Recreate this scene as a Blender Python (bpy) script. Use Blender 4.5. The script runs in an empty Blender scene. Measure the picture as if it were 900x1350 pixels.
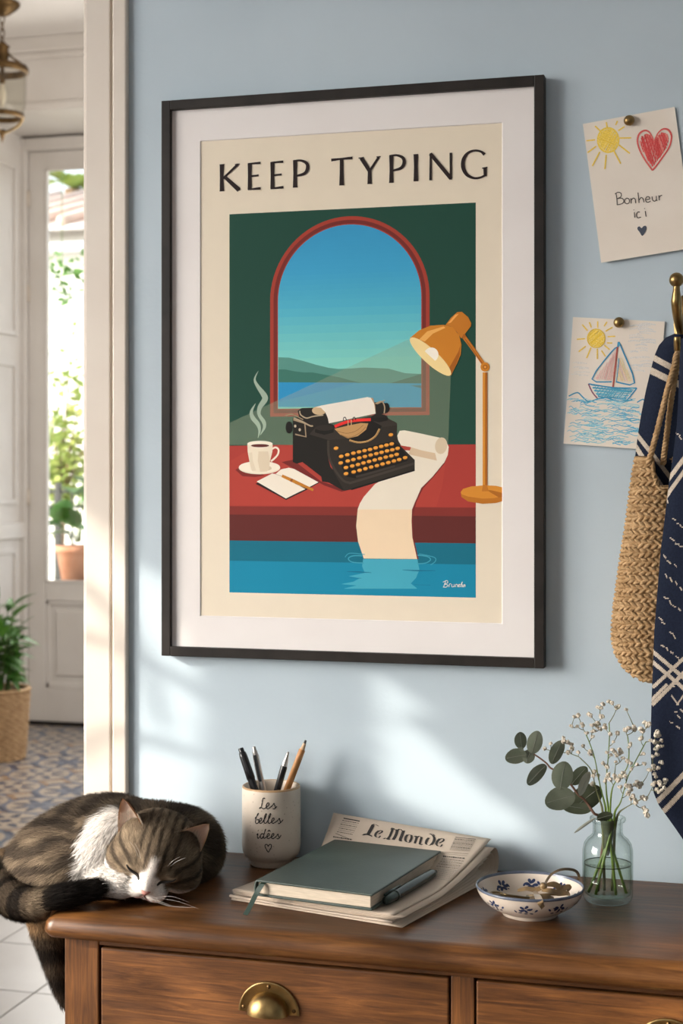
import bpy, bmesh, math, random
import numpy as np
from mathutils import Vector, Matrix
PI = math.pi
random.seed(7)
rng = np.random.default_rng(7)
S = bpy.context.scene
COL = S.collection

# ---------------------------------------------------------------- camera
FPX, CW, CH, HORIZON = 2000.0, 900, 1350, 626.0      # focal length and horizon in pixels of the 900x1350 frame
TH = math.atan(0.272)
CS, SN = math.cos(TH), math.sin(TH)
DIST, CAMZ = 1.885, 1.38                             # distance to the blue wall (its face is Y = 0), height of the lens
cam_data = bpy.data.cameras.new('camera')
cam = bpy.data.objects.new('camera', cam_data); COL.objects.link(cam)
cam.location = (0, -DIST, CAMZ); cam.rotation_euler = (PI/2, 0, TH)
cam_data.sensor_fit = 'VERTICAL'; cam_data.sensor_height = 36; cam_data.lens = FPX/CH*36
cam_data.shift_y = (HORIZON-CH/2)/CH
cam_data.clip_start = 0.05
cam_data.dof.use_dof = True; cam_data.dof.focus_distance = 1.80; cam_data.dof.aperture_fstop = 9.0
S.camera = cam

# ---------------------------------------------------------------- world, sun, window daylight, added fill lamps, exposure
S.view_settings.view_transform = 'Standard'; S.view_settings.look = 'None'
S.view_settings.exposure = 0.0; S.view_settings.gamma = 1.0; S.view_settings.use_curve_mapping = False
world = bpy.data.worlds.new('world'); S.world = world; world.use_nodes = True
wn = world.node_tree.nodes; bg = wn['Background']
sky = wn.new('ShaderNodeTexSky'); sky.sky_type = 'NISHITA'; sky.sun_disc = False
sky.sun_elevation = math.radians(24); sky.sun_rotation = math.radians(240); sky.dust_density = 4.0; sky.air_density = 1.0
hs = wn.new('ShaderNodeHueSaturation'); hs.inputs['Saturation'].default_value = 0.35
world.node_tree.links.new(sky.outputs[0], hs.inputs['Color'])
world.node_tree.links.new(hs.outputs[0], bg.inputs[0])
bg.inputs[1].default_value = 0.62
SUN = Vector((0.80, 0.46, -0.37)).normalized()
def light(name, kind, loc, d, energy, col=(1,1,1), size=(1,1), spread=180):
    l = bpy.data.lights.new(name, kind); o = bpy.data.objects.new(name, l); COL.objects.link(o)
    o.location = loc; o.rotation_euler = Vector(d).to_track_quat('-Z', 'Y').to_euler()
    l.energy = energy; l.color = col
    if kind == 'AREA':
        l.shape = 'RECTANGLE'; l.size, l.size_y = size; l.spread = math.radians(spread)
    return o
sun = light('sun', 'SUN', (-6, -4, 5), SUN, 5.3, (1.0, 0.93, 0.82)); sun.data.angle = math.radians(0.38)
light('window_daylight', 'AREA', (-2.55, -1.75, 1.75), (0.9, 0.42, -0.12), 27, (0.93, 0.96, 1.0), (1.5, 2.0))
light('rear_fill', 'AREA', (-0.3, -4.1, 1.9), (0, 1, -0.08), 9, (1.0, 0.97, 0.93), (2.2, 1.8))  # added soft fill from behind the camera; the rear wall has no window
light('glass_door_daylight', 'AREA', (-3.1, 5.2, 1.9), (0.05, -1, -0.1), 30, (1.0, 0.96, 0.90), (1.0, 2.2))
light('hall_fill', 'AREA', (-1.0, 3.6, 2.0), (-1, 0.25, -0.1), 42, (1.0, 0.93, 0.85), (1.8, 1.8))  # added fill lamp that brightens the hall; no window stands here

# ---------------------------------------------------------------- pixel of the photograph -> point on a plane of the place
def ray(px, py):
    u, v = (px-450)/FPX, (py-HORIZON)/FPX
    return Vector((-SN+u*CS, CS+u*SN, -v))
CAMP = Vector((0, -DIST, CAMZ))
def atY(px, py, Y=0.0):
    d = ray(px, py); return CAMP + d*((Y+DIST)/d.y)
def atZ(px, py, z):
    d = ray(px, py); return CAMP + d*((z-CAMZ)/d.z)

# ---------------------------------------------------------------- helpers
def lin(c):
    return tuple(((x/255)/12.92 if x/255 <= 0.04045 else ((x/255+0.055)/1.055)**2.4) for x in c)
def tag(o, label=None, cat=None, group=None, kind=None):
    if label: o['label'] = label
    if cat: o['category'] = cat
    if group: o['group'] = group
    if kind: o['kind'] = kind
    return o
def thing(name, label, cat, loc=(0,0,0), group=None):
    o = bpy.data.objects.new(name, None); COL.objects.link(o)
    o.location = loc; o.empty_display_size = 0.02
    return tag(o, label, cat, group)
class MB:
    """collects shapes in world coordinates, then links them as ONE mesh object"""
    def __init__(s): s.v=[]; s.f=[]; s.m=[]; s.sm=[]; s.c=[]
    def add(s, vs, fs, mat=0, smooth=True, col=(1,1,1)):
        n=len(s.v); s.v.extend([tuple(p) for p in vs])
        for f in fs: s.f.append(tuple(i+n for i in f)); s.m.append(mat); s.sm.append(smooth); s.c.append(col)
        return s
    def bm(s, bm, mat=0, smooth=False, col=(1,1,1)):
        bm.verts.ensure_lookup_table(); bm.verts.index_update()
        s.add([v.co.copy() for v in bm.verts], [[v.index for v in f.verts] for f in bm.faces], mat, smooth, col); bm.free(); return s
    def box(s, x0,x1,y0,y1,z0,z1, bev=0.0, mat=0, seg=2, M=None, col=(1,1,1)):
        b=bmesh.new(); bmesh.ops.create_cube(b, size=1)
        for v in b.verts: v.co=Vector(((x0+x1)/2+v.co.x*(x1-x0),(y0+y1)/2+v.co.y*(y1-y0),(z0+z1)/2+v.co.z*(z1-z0)))
        if bev>0: bmesh.ops.bevel(b, geom=b.edges[:], offset=bev, segments=seg, affect='EDGES', profile=0.5)
        if M is not None: b.transform(M)
        return s.bm(b, mat, False, col)
    def lathe(s, prof, c=(0,0,0), n=32, mat=0, M=None, closed=False, smooth=True, col=(1,1,1)):
        vs=[];fs=[];k=len(prof)
        for i in range(n):
            a=2*PI*i/n
            for r,z in prof:
                p=Vector((r*math.cos(a), r*math.sin(a), z))
                if M is not None: p=M@p
                vs.append(p+Vector(c))
        for i in range(n):
            j=(i+1)%n
            for q in range(k if closed else k-1):
                q2=(q+1)%k
                if prof[q][0]<1e-7 and prof[q2][0]<1e-7: continue
                if prof[q][0]<1e-7: fs.append((i*k+q, j*k+q2, i*k+q2))
                elif prof[q2][0]<1e-7: fs.append((i*k+q, j*k+q, i*k+q2))
                else: fs.append((i*k+q, j*k+q, j*k+q2, i*k+q2))
        return s.add(vs, fs, mat, smooth, col)
    def tube(s, pts, r, n=8, mat=0, cap=True, col=(1,1,1), flat=None):
        pts=[Vector(p) for p in pts]; k=len(pts); R=r if hasattr(r,'__len__') else [r]*k
        vs=[];fs=[]; up=None
        for i,p in enumerate(pts):
            t=(pts[min(i+1,k-1)]-pts[max(i-1,0)]); t=t.normalized() if t.length>1e-9 else Vector((0,0,1))
            if up is None:
                up=Vector((0,0,1)) if abs(t.z)<0.9 else Vector((1,0,0))
            a=(up-t*up.dot(t)); a=a.normalized() if a.length>1e-6 else t.orthogonal().normalized()
            up=a; b=t.cross(a)
            for j in range(n):
                q=2*PI*j/n; vs.append(p+(a*math.cos(q)*(flat if flat else 1)+b*math.sin(q))*R[i])
        for i in range(k-1):
            for j in range(n):
                fs.append((i*n+j, i*n+(j+1)%n, (i+1)*n+(j+1)%n, (i+1)*n+j))
        if cap: fs.append(tuple(range(n-1,-1,-1))); fs.append(tuple((k-1)*n+j for j in range(n)))
        return s.add(vs, fs, mat, True, col)
    def ribbon(s, pts, w, nrm, mat=0, col=(1,1,1)):
        pts=[Vector(p) for p in pts]; k=len(pts); W=w if hasattr(w,'__len__') else [w]*k
        if len(W)!=k: W=list(np.interp(np.linspace(0,1,k), np.linspace(0,1,len(W)), W))
        vs=[]
        for i,p in enumerate(pts):
            t=pts[min(i+1,k-1)]-pts[max(i-1,0)]
            nn=Vector(nrm[i]) if hasattr(nrm,'__len__') and hasattr(nrm[0],'__len__') else Vector(nrm)
            b=nn.cross(t); b=b.normalized() if b.length>1e-9 else Vector((1,0,0))
            vs += [p-b*W[i]/2, p+b*W[i]/2]
        return s.add(vs, [(2*i,2*i+1,2*i+3,2*i+2) for i in range(k-1)], mat, False, col)
    def sphere(s, c, r, mat=0, n=12, m=8, M=None, col=(1,1,1)):
        rr=r if hasattr(r,'__len__') else (r,r,r)
        vs=[];fs=[]
        for i in range(m+1):
            a=PI*i/m
            for j in range(n):
                b=2*PI*j/n; p=Vector((math.sin(a)*math.cos(b)*rr[0], math.sin(a)*math.sin(b)*rr[1], math.cos(a)*rr[2]))
                if M is not None: p=M@p
                vs.append(p+Vector(c))
        for i in range(m):
            for j in range(n):
                q=[i*n+j,(i+1)*n+j,(i+1)*n+(j+1)%n,i*n+(j+1)%n]
                if i==0: q=q[:3]
                elif i==m-1: q=[q[0],q[1],q[3]]
                fs.append(tuple(q))
        return s.add(vs, fs, mat, True, col)
    def build(s, name, mats, parent=None, colors=False):
        me=bpy.data.meshes.new(name); me.from_pydata(s.v, [], s.f); 
        if not hasattr(mats,'__len__'): mats=[mats]
        for m in mats: me.materials.append(m)
        me.polygons.foreach_set('material_index', s.m); me.polygons.foreach_set('use_smooth', s.sm)
        if colors:
            ca=me.color_attributes.new('Col','FLOAT_COLOR','CORNER'); arr=[]
            for f,c in zip(s.f,s.c): arr += [(*c,1.0) if len(c)==3 else c]*len(f)
            ca.data.foreach_set('color', np.array(arr,dtype=np.float32).ravel())
        me.update()
        o=bpy.data.objects.new(name, me); COL.objects.link(o)
        if parent is not None:
            o.parent=parent; o.matrix_parent_inverse=world_of(parent).inverted()
        return o
def world_of(o):
    m=o.matrix_basis.copy()
    return m if o.parent is None else world_of(o.parent)@o.matrix_parent_inverse@m
def spline(pts, n=6, closed=False):
    P=[Vector(p) for p in pts]; out=[]; k=len(P)
    if k<3: return P
    for i in range(k if closed else k-1):
        g=(lambda j: P[j%k]) if closed else (lambda j: P[max(0,min(k-1,j))])
        p0,p1,p2,p3=g(i-1),g(i),g(i+1),g(i+2)
        for q in range(n):
            t=q/n
            out.append(0.5*((2*p1)+(p2-p0)*t+(2*p0-5*p1+4*p2-p3)*t*t+(3*p1-p0-3*p2+p3)*t**3))
    if not closed: out.append(P[-1])
    return out

# ---------------------------------------------------------------- materials (all procedural)
def newmat(name):
    m=bpy.data.materials.new(name); m.use_nodes=True
    return m, m.node_tree.nodes, m.node_tree.links, m.node_tree.nodes['Principled BSDF']
def mat(name, c, rough=0.6, metal=0.0, c2=None, scale=20, bump=0.0, bscale=None, stretch=(1,1,1), coord='Object', spec=0.5, detail=4, lo=0.35, hi=0.65, sheen=0.0, trans=0.0):
    m,n,l,p=newmat(name)
    p.inputs['Base Color'].default_value=(*c,1); p.inputs['Roughness'].default_value=rough; p.inputs['Metallic'].default_value=metal
    p.inputs['Specular IOR Level'].default_value=spec
    if sheen: p.inputs['Sheen Weight'].default_value=sheen
    if c2 is not None or bump:
        tc=n.new('ShaderNodeTexCoord'); mp=n.new('ShaderNodeMapping'); mp.inputs['Scale'].default_value=stretch
        l.new(tc.outputs[coord], mp.inputs['Vector'])
    if c2 is not None:
        no=n.new('ShaderNodeTexNoise'); no.inputs['Scale'].default_value=scale; no.inputs['Detail'].default_value=detail
        l.new(mp.outputs[0], no.inputs['Vector'])
        cr=n.new('ShaderNodeValToRGB'); cr.color_ramp.elements[0].position=lo; cr.color_ramp.elements[1].position=hi
        cr.color_ramp.elements[0].color=(*c,1); cr.color_ramp.elements[1].color=(*c2,1)
        l.new(no.outputs['Fac'], cr.inputs[0]); l.new(cr.outputs[0], p.inputs['Base Color'])
    if bump:
        nb=n.new('ShaderNodeTexNoise'); nb.inputs['Scale'].default_value=bscale or scale; nb.inputs['Detail'].default_value=3
        l.new(mp.outputs[0], nb.inputs['Vector'])
        bp=n.new('ShaderNodeBump'); bp.inputs['Strength'].default_value=bump; bp.inputs['Distance'].default_value=0.002
        l.new(nb.outputs['Fac'], bp.inputs['Height']); l.new(bp.outputs[0], p.inputs['Normal'])
    if trans:
        tr=n.new('ShaderNodeBsdfTranslucent'); tr.inputs['Color'].default_value=(*c,1)
        mx=n.new('ShaderNodeMixShader'); mx.inputs[0].default_value=trans
        l.new(p.outputs[0], mx.inputs[1]); l.new(tr.outputs[0], mx.inputs[2]); l.new(mx.outputs[0], n['Material Output'].inputs[0])
    return m
def colmat(name, rough=0.7, spec=0.3, noise=0.0, nscale=60, bump=0, metal=0):
    """base colour from the mesh's colour attribute (flat print, fur colours)"""
    m,n,l,p=newmat(name); a=n.new('ShaderNodeAttribute'); a.attribute_name='Col'
    p.inputs['Roughness'].default_value=rough; p.inputs['Specular IOR Level'].default_value=spec; p.inputs['Metallic'].default_value=metal
    if noise:
        tc=n.new('ShaderNodeTexCoord'); no=n.new('ShaderNodeTexNoise'); no.inputs['Scale'].default_value=nscale; no.inputs['Detail'].default_value=5
        l.new(tc.outputs['Object'], no.inputs['Vector'])
        mr=n.new('ShaderNodeMapRange'); mr.inputs[1].default_value=0.3; mr.inputs[2].default_value=0.7; mr.inputs[3].default_value=1-noise; mr.inputs[4].default_value=1+noise
        l.new(no.outputs['Fac'], mr.inputs[0])
        vm=n.new('ShaderNodeVectorMath'); vm.operation='SCALE'; l.new(a.outputs['Color'], vm.inputs[0]); l.new(mr.outputs[0], vm.inputs['Scale'])
        l.new(vm.outputs[0], p.inputs['Base Color'])
    else: l.new(a.outputs['Color'], p.inputs['Base Color'])
    return m
def wood(name, stretch, dark, mid, light_, rough=0.35, scale=6.0, bump=0.15):
    m,n,l,p=newmat(name); tc=n.new('ShaderNodeTexCoord'); mp=n.new('ShaderNodeMapping'); mp.inputs['Scale'].default_value=stretch
    l.new(tc.outputs['Object'], mp.inputs['Vector'])
    no=n.new('ShaderNodeTexNoise'); no.inputs['Scale'].default_value=scale; no.inputs['Detail'].default_value=8; no.inputs['Roughness'].default_value=0.65; no.inputs['Distortion'].default_value=0.8
    l.new(mp.outputs[0], no.inputs['Vector'])
    cr=n.new('ShaderNodeValToRGB'); e=cr.color_ramp.elements; e[0].position=0.28; e[0].color=(*dark,1); e[1].position=0.75; e[1].color=(*light_,1)
    k=e.new(0.5); k.color=(*mid,1); l.new(no.outputs['Fac'], cr.inputs[0])
    big=n.new('ShaderNodeTexNoise'); big.inputs['Scale'].default_value=7; big.inputs['Detail'].default_value=4; l.new(tc.outputs['Object'], big.inputs['Vector'])
    mr=n.new('ShaderNodeMapRange'); mr.inputs[1].default_value=0.35; mr.inputs[2].default_value=0.65; mr.inputs[3].default_value=0.72; mr.inputs[4].default_value=1.18; l.new(big.outputs['Fac'], mr.inputs[0])
    vm=n.new('ShaderNodeVectorMath'); vm.operation='SCALE'; l.new(cr.outputs[0], vm.inputs[0]); l.new(mr.outputs[0], vm.inputs['Scale'])
    l.new(vm.outputs[0], p.inputs['Base Color'])
    # dark pores along the grain
    mp2=n.new('ShaderNodeMapping'); mp2.inputs['Scale'].default_value=tuple(x*5 for x in stretch); l.new(tc.outputs['Object'], mp2.inputs['Vector'])
    no2=n.new('ShaderNodeTexNoise'); no2.inputs['Scale'].default_value=scale*3; no2.inputs['Detail'].default_value=2; l.new(mp2.outputs[0], no2.inputs['Vector'])
    bp=n.new('ShaderNodeBump'); bp.inputs['Strength'].default_value=bump; bp.inputs['Distance'].default_value=0.001; l.new(no2.outputs['Fac'], bp.inputs['Height']); l.new(bp.outputs[0], p.inputs['Normal'])
    rr=n.new('ShaderNodeMapRange'); rr.inputs[3].default_value=rough-0.08; rr.inputs[4].default_value=rough+0.16; l.new(big.outputs['Fac'], rr.inputs[0]); l.new(rr.outputs[0], p.inputs['Roughness'])
    return m
def glass(name, c=(1,1,1), ior=1.45, rough=0.0):
    m,n,l,p=newmat(name); p.inputs['Base Color'].default_value=(*c,1); p.inputs['Transmission Weight'].default_value=1; p.inputs['Roughness'].default_value=rough; p.inputs['IOR'].default_value=ior
    return m
def soft_glass(name,c,ior,clear):
    """refracting body mixed with a clear straight-through share, so that daylight still reaches what stands behind it"""
    m=glass(name,c,ior); n=m.node_tree.nodes; l=m.node_tree.links; t=n.new('ShaderNodeBsdfTransparent'); t.inputs[0].default_value=(*c,1); mx=n.new('ShaderNodeMixShader'); mx.inputs[0].default_value=clear
    l.new(n['Principled BSDF'].outputs[0],mx.inputs[1]); l.new(t.outputs[0],mx.inputs[2]); l.new(mx.outputs[0],n['Material Output'].inputs[0]); return m
def vessel_glass(name,face,edge,refl=0.55):
    """thin clear sheet or blown wall: see-through face-on, denser and more reflective where seen edge-on"""
    m,n,l,p=newmat(name); t=n.new('ShaderNodeBsdfTransparent'); lw=n.new('ShaderNodeLayerWeight'); lw.inputs[0].default_value=0.5
    def M(op,q,v):
        k=n.new('ShaderNodeMath'); k.operation=op; k.inputs[1].default_value=v; l.new(q,k.inputs[0]); return k.outputs[0]
    k=n.new('ShaderNodeMix'); k.data_type='RGBA'; k.inputs[6].default_value=(*face,1); k.inputs[7].default_value=(*edge,1); l.new(M('POWER',lw.outputs['Facing'],3.0),k.inputs[0]); l.new(k.outputs[2],t.inputs[0])
    g=n.new('ShaderNodeBsdfGlossy'); g.inputs['Roughness'].default_value=0.03; mx=n.new('ShaderNodeMixShader'); l.new(M('ADD',M('MULTIPLY',M('POWER',lw.outputs['Facing'],4.0),refl),0.035),mx.inputs[0])
    l.new(t.outputs[0],mx.inputs[1]); l.new(g.outputs[0],mx.inputs[2]); l.new(mx.outputs[0],n['Material Output'].inputs[0]); return m
def thin_glass(name, tint=(0.95,0.97,0.96)): return vessel_glass(name,tint,tuple(x*0.8 for x in tint))
M_wall=mat('blue_wall_paint', (0.480,0.565,0.625), 0.85, c2=(0.515,0.603,0.665), scale=5, bump=0.12, bscale=160, spec=0.2, detail=6)
M_cream=mat('cream_paint', (0.66,0.585,0.505), 0.5, c2=(0.70,0.63,0.55), scale=6, bump=0.04, bscale=60)
M_hallwhite=mat('hall_white_paint', (0.72,0.68,0.64), 0.55, c2=(0.77,0.735,0.70), scale=4, bump=0.03, bscale=50)
M_ceiling=mat('ceiling_paint', (0.78,0.75,0.72), 0.8)
M_brass=mat('aged_brass', (0.40,0.275,0.115), 0.36, 1.0, c2=(0.22,0.145,0.06), scale=45, bump=0.08, bscale=120)
M_brass_dark=mat('dark_brass', (0.10,0.062,0.028), 0.42, 1.0, c2=(0.18,0.11,0.048), scale=30)
M_black=mat('black_plastic', (0.012,0.012,0.013), 0.25)
M_dark=mat('dark_gap', (0.01,0.007,0.005), 0.9)
W_top=wood('walnut_top', (1.0,16,16), (0.038,0.0135,0.0038), (0.100,0.039,0.0105), (0.180,0.075,0.020), rough=0.31, scale=9)
W_rail=wood('oak_stain_rail', (1.2,20,20), (0.046,0.015,0.0035), (0.122,0.044,0.0095), (0.232,0.090,0.020), rough=0.42, scale=9)
W_post=wood('oak_stain_post', (20,20,1.2), (0.050,0.016,0.0035), (0.130,0.047,0.010), (0.240,0.094,0.021), rough=0.42, scale=9)
W_top.node_tree.nodes['Principled BSDF'].inputs['Specular IOR Level'].default_value=0.34
# ---------------------------------------------------------------- the setting
def struct(o, label=None): o['kind']='structure'; return o
FARY, SOFY, HX0, CEIL = 5.82, 5.35, -3.93, 3.62
# blue wall with the doorway at its left end
m=MB(); m.box(-0.862,2.2,0,0.16,0,2.75); m.box(-2.9,-0.862,0,0.16,2.35,2.75); m.box(-2.9,-1.95,0,0.16,0,2.35)
struct(m.build('wall_back', M_wall))
# casing of the doorway: flat board, groove, outer bead
m=MB(); Z1=2.36
m.box(-0.868,-0.832,-0.0065,0.001,0,Z1,0.0015); m.box(-0.828,-0.807,-0.0095,0.001,0,Z1,0.003,seg=3); m.box(-0.8335,-0.827,-0.0020,0.001,0,Z1)
m.box(-0.872,-0.8622,-0.004,0.172,0,Z1-0.02,0.002)
struct(m.build('trim_1', M_cream))
m=MB(); m.box(-2.0,-1.94,-0.022,0.0,0,Z1,0.003); m.box(-2.0,-0.80,-0.022,0.0,Z1,Z1+0.06,0.003)
struct(m.build('trim_2', M_cream))
# skirting along the blue wall
m=MB(); m.box(-0.80,2.2,-0.014,0,0,0.12,0.003); struct(m.build('baseboard_back', M_cream))
# left wall of the near room with a tall window opening that lets the sun in
LX=-2.9
m=MB(); m.box(LX-0.22,LX,-4.6,-2.75,0,2.75); m.box(LX-0.22,LX,-0.75,0.16,0,2.75); m.box(LX-0.22,LX,-2.75,-0.75,0,0.55); m.box(LX-0.22,LX,-2.75,-0.75,2.62,2.75)
struct(m.build('wall_left', M_wall))
m=MB(); m.box(LX-0.22,2.4,-4.8,-4.6,0,2.75); struct(m.build('wall_rear', M_wall))
m=MB(); m.box(2.2,2.4,-4.6,0.16,0,2.75); struct(m.build('wall_right', M_wall))
m=MB(); m.box(LX-0.12,LX-0.06,-2.75,-2.69,0.55,2.62,0.004); m.box(LX-0.12,LX-0.06,-0.81,-0.75,0.55,2.62,0.004); m.box(LX-0.12,LX-0.06,-2.69,-0.81,0.55,0.61,0.004); m.box(LX-0.12,LX-0.06,-2.69,-0.81,2.56,2.62,0.004)
struct(m.build('window_1', M_cream))
m=MB(); m.box(LX,2.2,-4.6,0,-0.05,0); struct(m.build('floor', mat('near_floor_boards',(0.22,0.12,0.06),0.5,c2=(0.30,0.17,0.09),scale=4,stretch=(1,8,1))))
m=MB(); m.box(LX-0.2,2.2,-4.6,0.16,2.75,2.85); struct(m.build('ceiling', M_ceiling))
# hall shell
m=MB(); m.box(HX0-0.2,0.2,SOFY-0.12,SOFY,3.25,CEIL); m.box(HX0-0.2,HX0+0.02,SOFY-0.12,SOFY,0,CEIL)
m.box(-2.3,0.2,SOFY-0.12,SOFY,0,CEIL)
struct(m.build('wall_far', M_hallwhite))
# two stepped mouldings: cornice under the ceiling and a ledge along the foot of the lintel
m=MB()
m.box(HX0,0,SOFY-0.17,SOFY-0.12,3.545,CEIL,0.006); m.box(HX0,0,SOFY-0.145,SOFY-0.12,3.515,3.545,0.006)
struct(m.build('trim_3', M_hallwhite))
m=MB(); m.box(HX0,-2.3,SOFY-0.135,SOFY-0.12,3.25,3.29,0.004); struct(m.build('trim_4', M_hallwhite))
m=MB(); m.box(HX0-0.2,HX0,0.16,FARY+0.2,0,CEIL); struct(m.build('wall_hall_left', M_hallwhite))
m=MB(); m.box(0.0,0.2,0.16,SOFY,0,CEIL); struct(m.build('wall_hall_right', M_hallwhite))
m=MB(); m.box(HX0-0.2,0.2,0.0,FARY+0.2,CEIL,CEIL+0.1); struct(m.build('ceiling_hall', M_ceiling))
m=MB(); m.box(-2.9,0.2,0.06,0.16,2.75,CEIL); m.box(HX0,-2.9,0.06,0.16,0,CEIL); struct(m.build('wall_hall_near', M_hallwhite))
# door niche: panelled reveal on the left, door frame, glazed door leaf
m=MB()
RX=HX0+0.02
m.box(RX-0.02,RX,SOFY-0.12,FARY,0,3.25)
for z0,z1 in ((0.25,0.98),(1.22,2.0),(2.14,3.08)):
    for a,b in ((SOFY-0.02,SOFY+0.01),(FARY-0.17,FARY-0.14)): m.box(RX,RX+0.016,a,b,z0,z1,0.004)
    for a,b in ((z0,z0+0.03),(z1-0.03,z1)): m.box(RX,RX+0.016,SOFY+0.01,FARY-0.17,a,b,0.004)
m.box(RX,RX+0.022,SOFY-0.12,FARY,0.0,0.14,0.004); m.box(RX,RX+0.03,SOFY-0.12,FARY,1.03,1.12,0.008)
struct(m.build('trim_5', M_hallwhite))
pA=atY(38,212,FARY-0.05); DX0=pA.x; DX1=DX0+0.86
GX0=atY(60,500,FARY-0.05).x; GZ0=atY(60,768,FARY-0.05).z; GZ1=atY(70,222,FARY-0.05).z; DZT=atY(60,200,FARY-0.05).z
GX1=DX1-(GX0-DX0)
m=MB(); Yd0,Yd1=FARY-0.05,FARY
door=bpy.data.objects.new('door_1',None); COL.objects.link(door); door.location=((DX0+DX1)/2,FARY,0); struct(door)
m=MB(); m.box(DX0-0.075,DX0-0.004,FARY-0.09,FARY+0.05,0,DZT+0.07,0.005); m.box(DX1+0.004,DX1+0.075,FARY-0.09,FARY+0.05,0,DZT+0.07,0.005); m.box(DX0-0.004,DX1+0.004,FARY-0.09,FARY+0.05,DZT+0.004,DZT+0.07,0.005)
m.build('door_frame', M_hallwhite, door)
for a,b in ((DX0,GX0),(GX1,DX1)): m=MB(); m.box(a,b,Yd0,Yd1,0.02,DZT,0.003); m.build('stile', M_hallwhite, door)
m=MB(); m.box(GX0,GX1,Yd0,Yd1,GZ1,DZT,0.003); m.build('top_rail', M_hallwhite, door)
m=MB(); m.box(GX0,GX1,Yd0,Yd1,GZ0-0.10,GZ0,0.003); m.build('lock_rail', M_hallwhite, door)
m=MB(); m.box(GX0,GX1,Yd0,Yd1,0.02,0.20,0.003); m.build('bottom_rail', M_hallwhite, door)
m=MB(); m.box(GX0,GX1,Yd0+0.022,Yd1-0.006,0.20,GZ0-0.10); m.box(GX0+0.055,GX1-0.055,Yd0+0.012,Yd1-0.01,0.27,GZ0-0.155,0.008)
m.build('panel', M_hallwhite, door)
m=MB()
m.box(GX0,GX1,Yd0+0.008,Yd0+0.022,0.20,0.235,0.006); m.box(GX0,GX1,Yd0+0.008,Yd0+0.022,GZ0-0.125,GZ0-0.10,0.006); m.box(GX0,GX0+0.022,Yd0+0.008,Yd0+0.022,0.20,GZ0-0.10,0.006)
m.build('panel_moulding', M_hallwhite, door)
m=MB()
m.box(GX0-0.004,GX0+0.012,Yd0-0.006,Yd0+0.012,GZ0,GZ1,0.003); m.box(GX0,GX1,Yd0-0.006,Yd0+0.012,GZ0,GZ0+0.014,0.003); m.box(GX0,GX1,Yd0-0.006,Yd0+0.012,GZ1-0.014,GZ1,0.003)
m.build('glazing_bead', M_hallwhite, door)
m=MB(); m.box(GX0,GX1,Yd0+0.022,Yd0+0.026,GZ0,GZ1); m.build('pane', thin_glass('door_glass'), door)
for py in (262,387,655): 
    p=atY(37,py,Yd0-0.006); m=MB(); m.tube([(p.x,p.y,p.z-0.045),(p.x,p.y,p.z+0.045)],0.011,8); m.build('hinge', M_cream, door)
m=MB(); m.box(DX0-0.08,DX1+0.08,FARY-0.07,FARY+0.05,0,0.018,0.003); m.build('threshold', M_dark, door)
m=MB(); m.box(DX1+0.07,-2.25,FARY-0.02,FARY+0.12,0,3.25); m.box(HX0,-2.25,FARY-0.02,FARY+0.12,DZT+0.065,3.3); m.box(HX0,DX0-0.07,FARY-0.02,FARY+0.12,0,3.25); m.box(HX0,-2.2,SOFY,FARY+0.12,3.25,3.35); struct(m.build('wall_niche', M_hallwhite))
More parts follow.
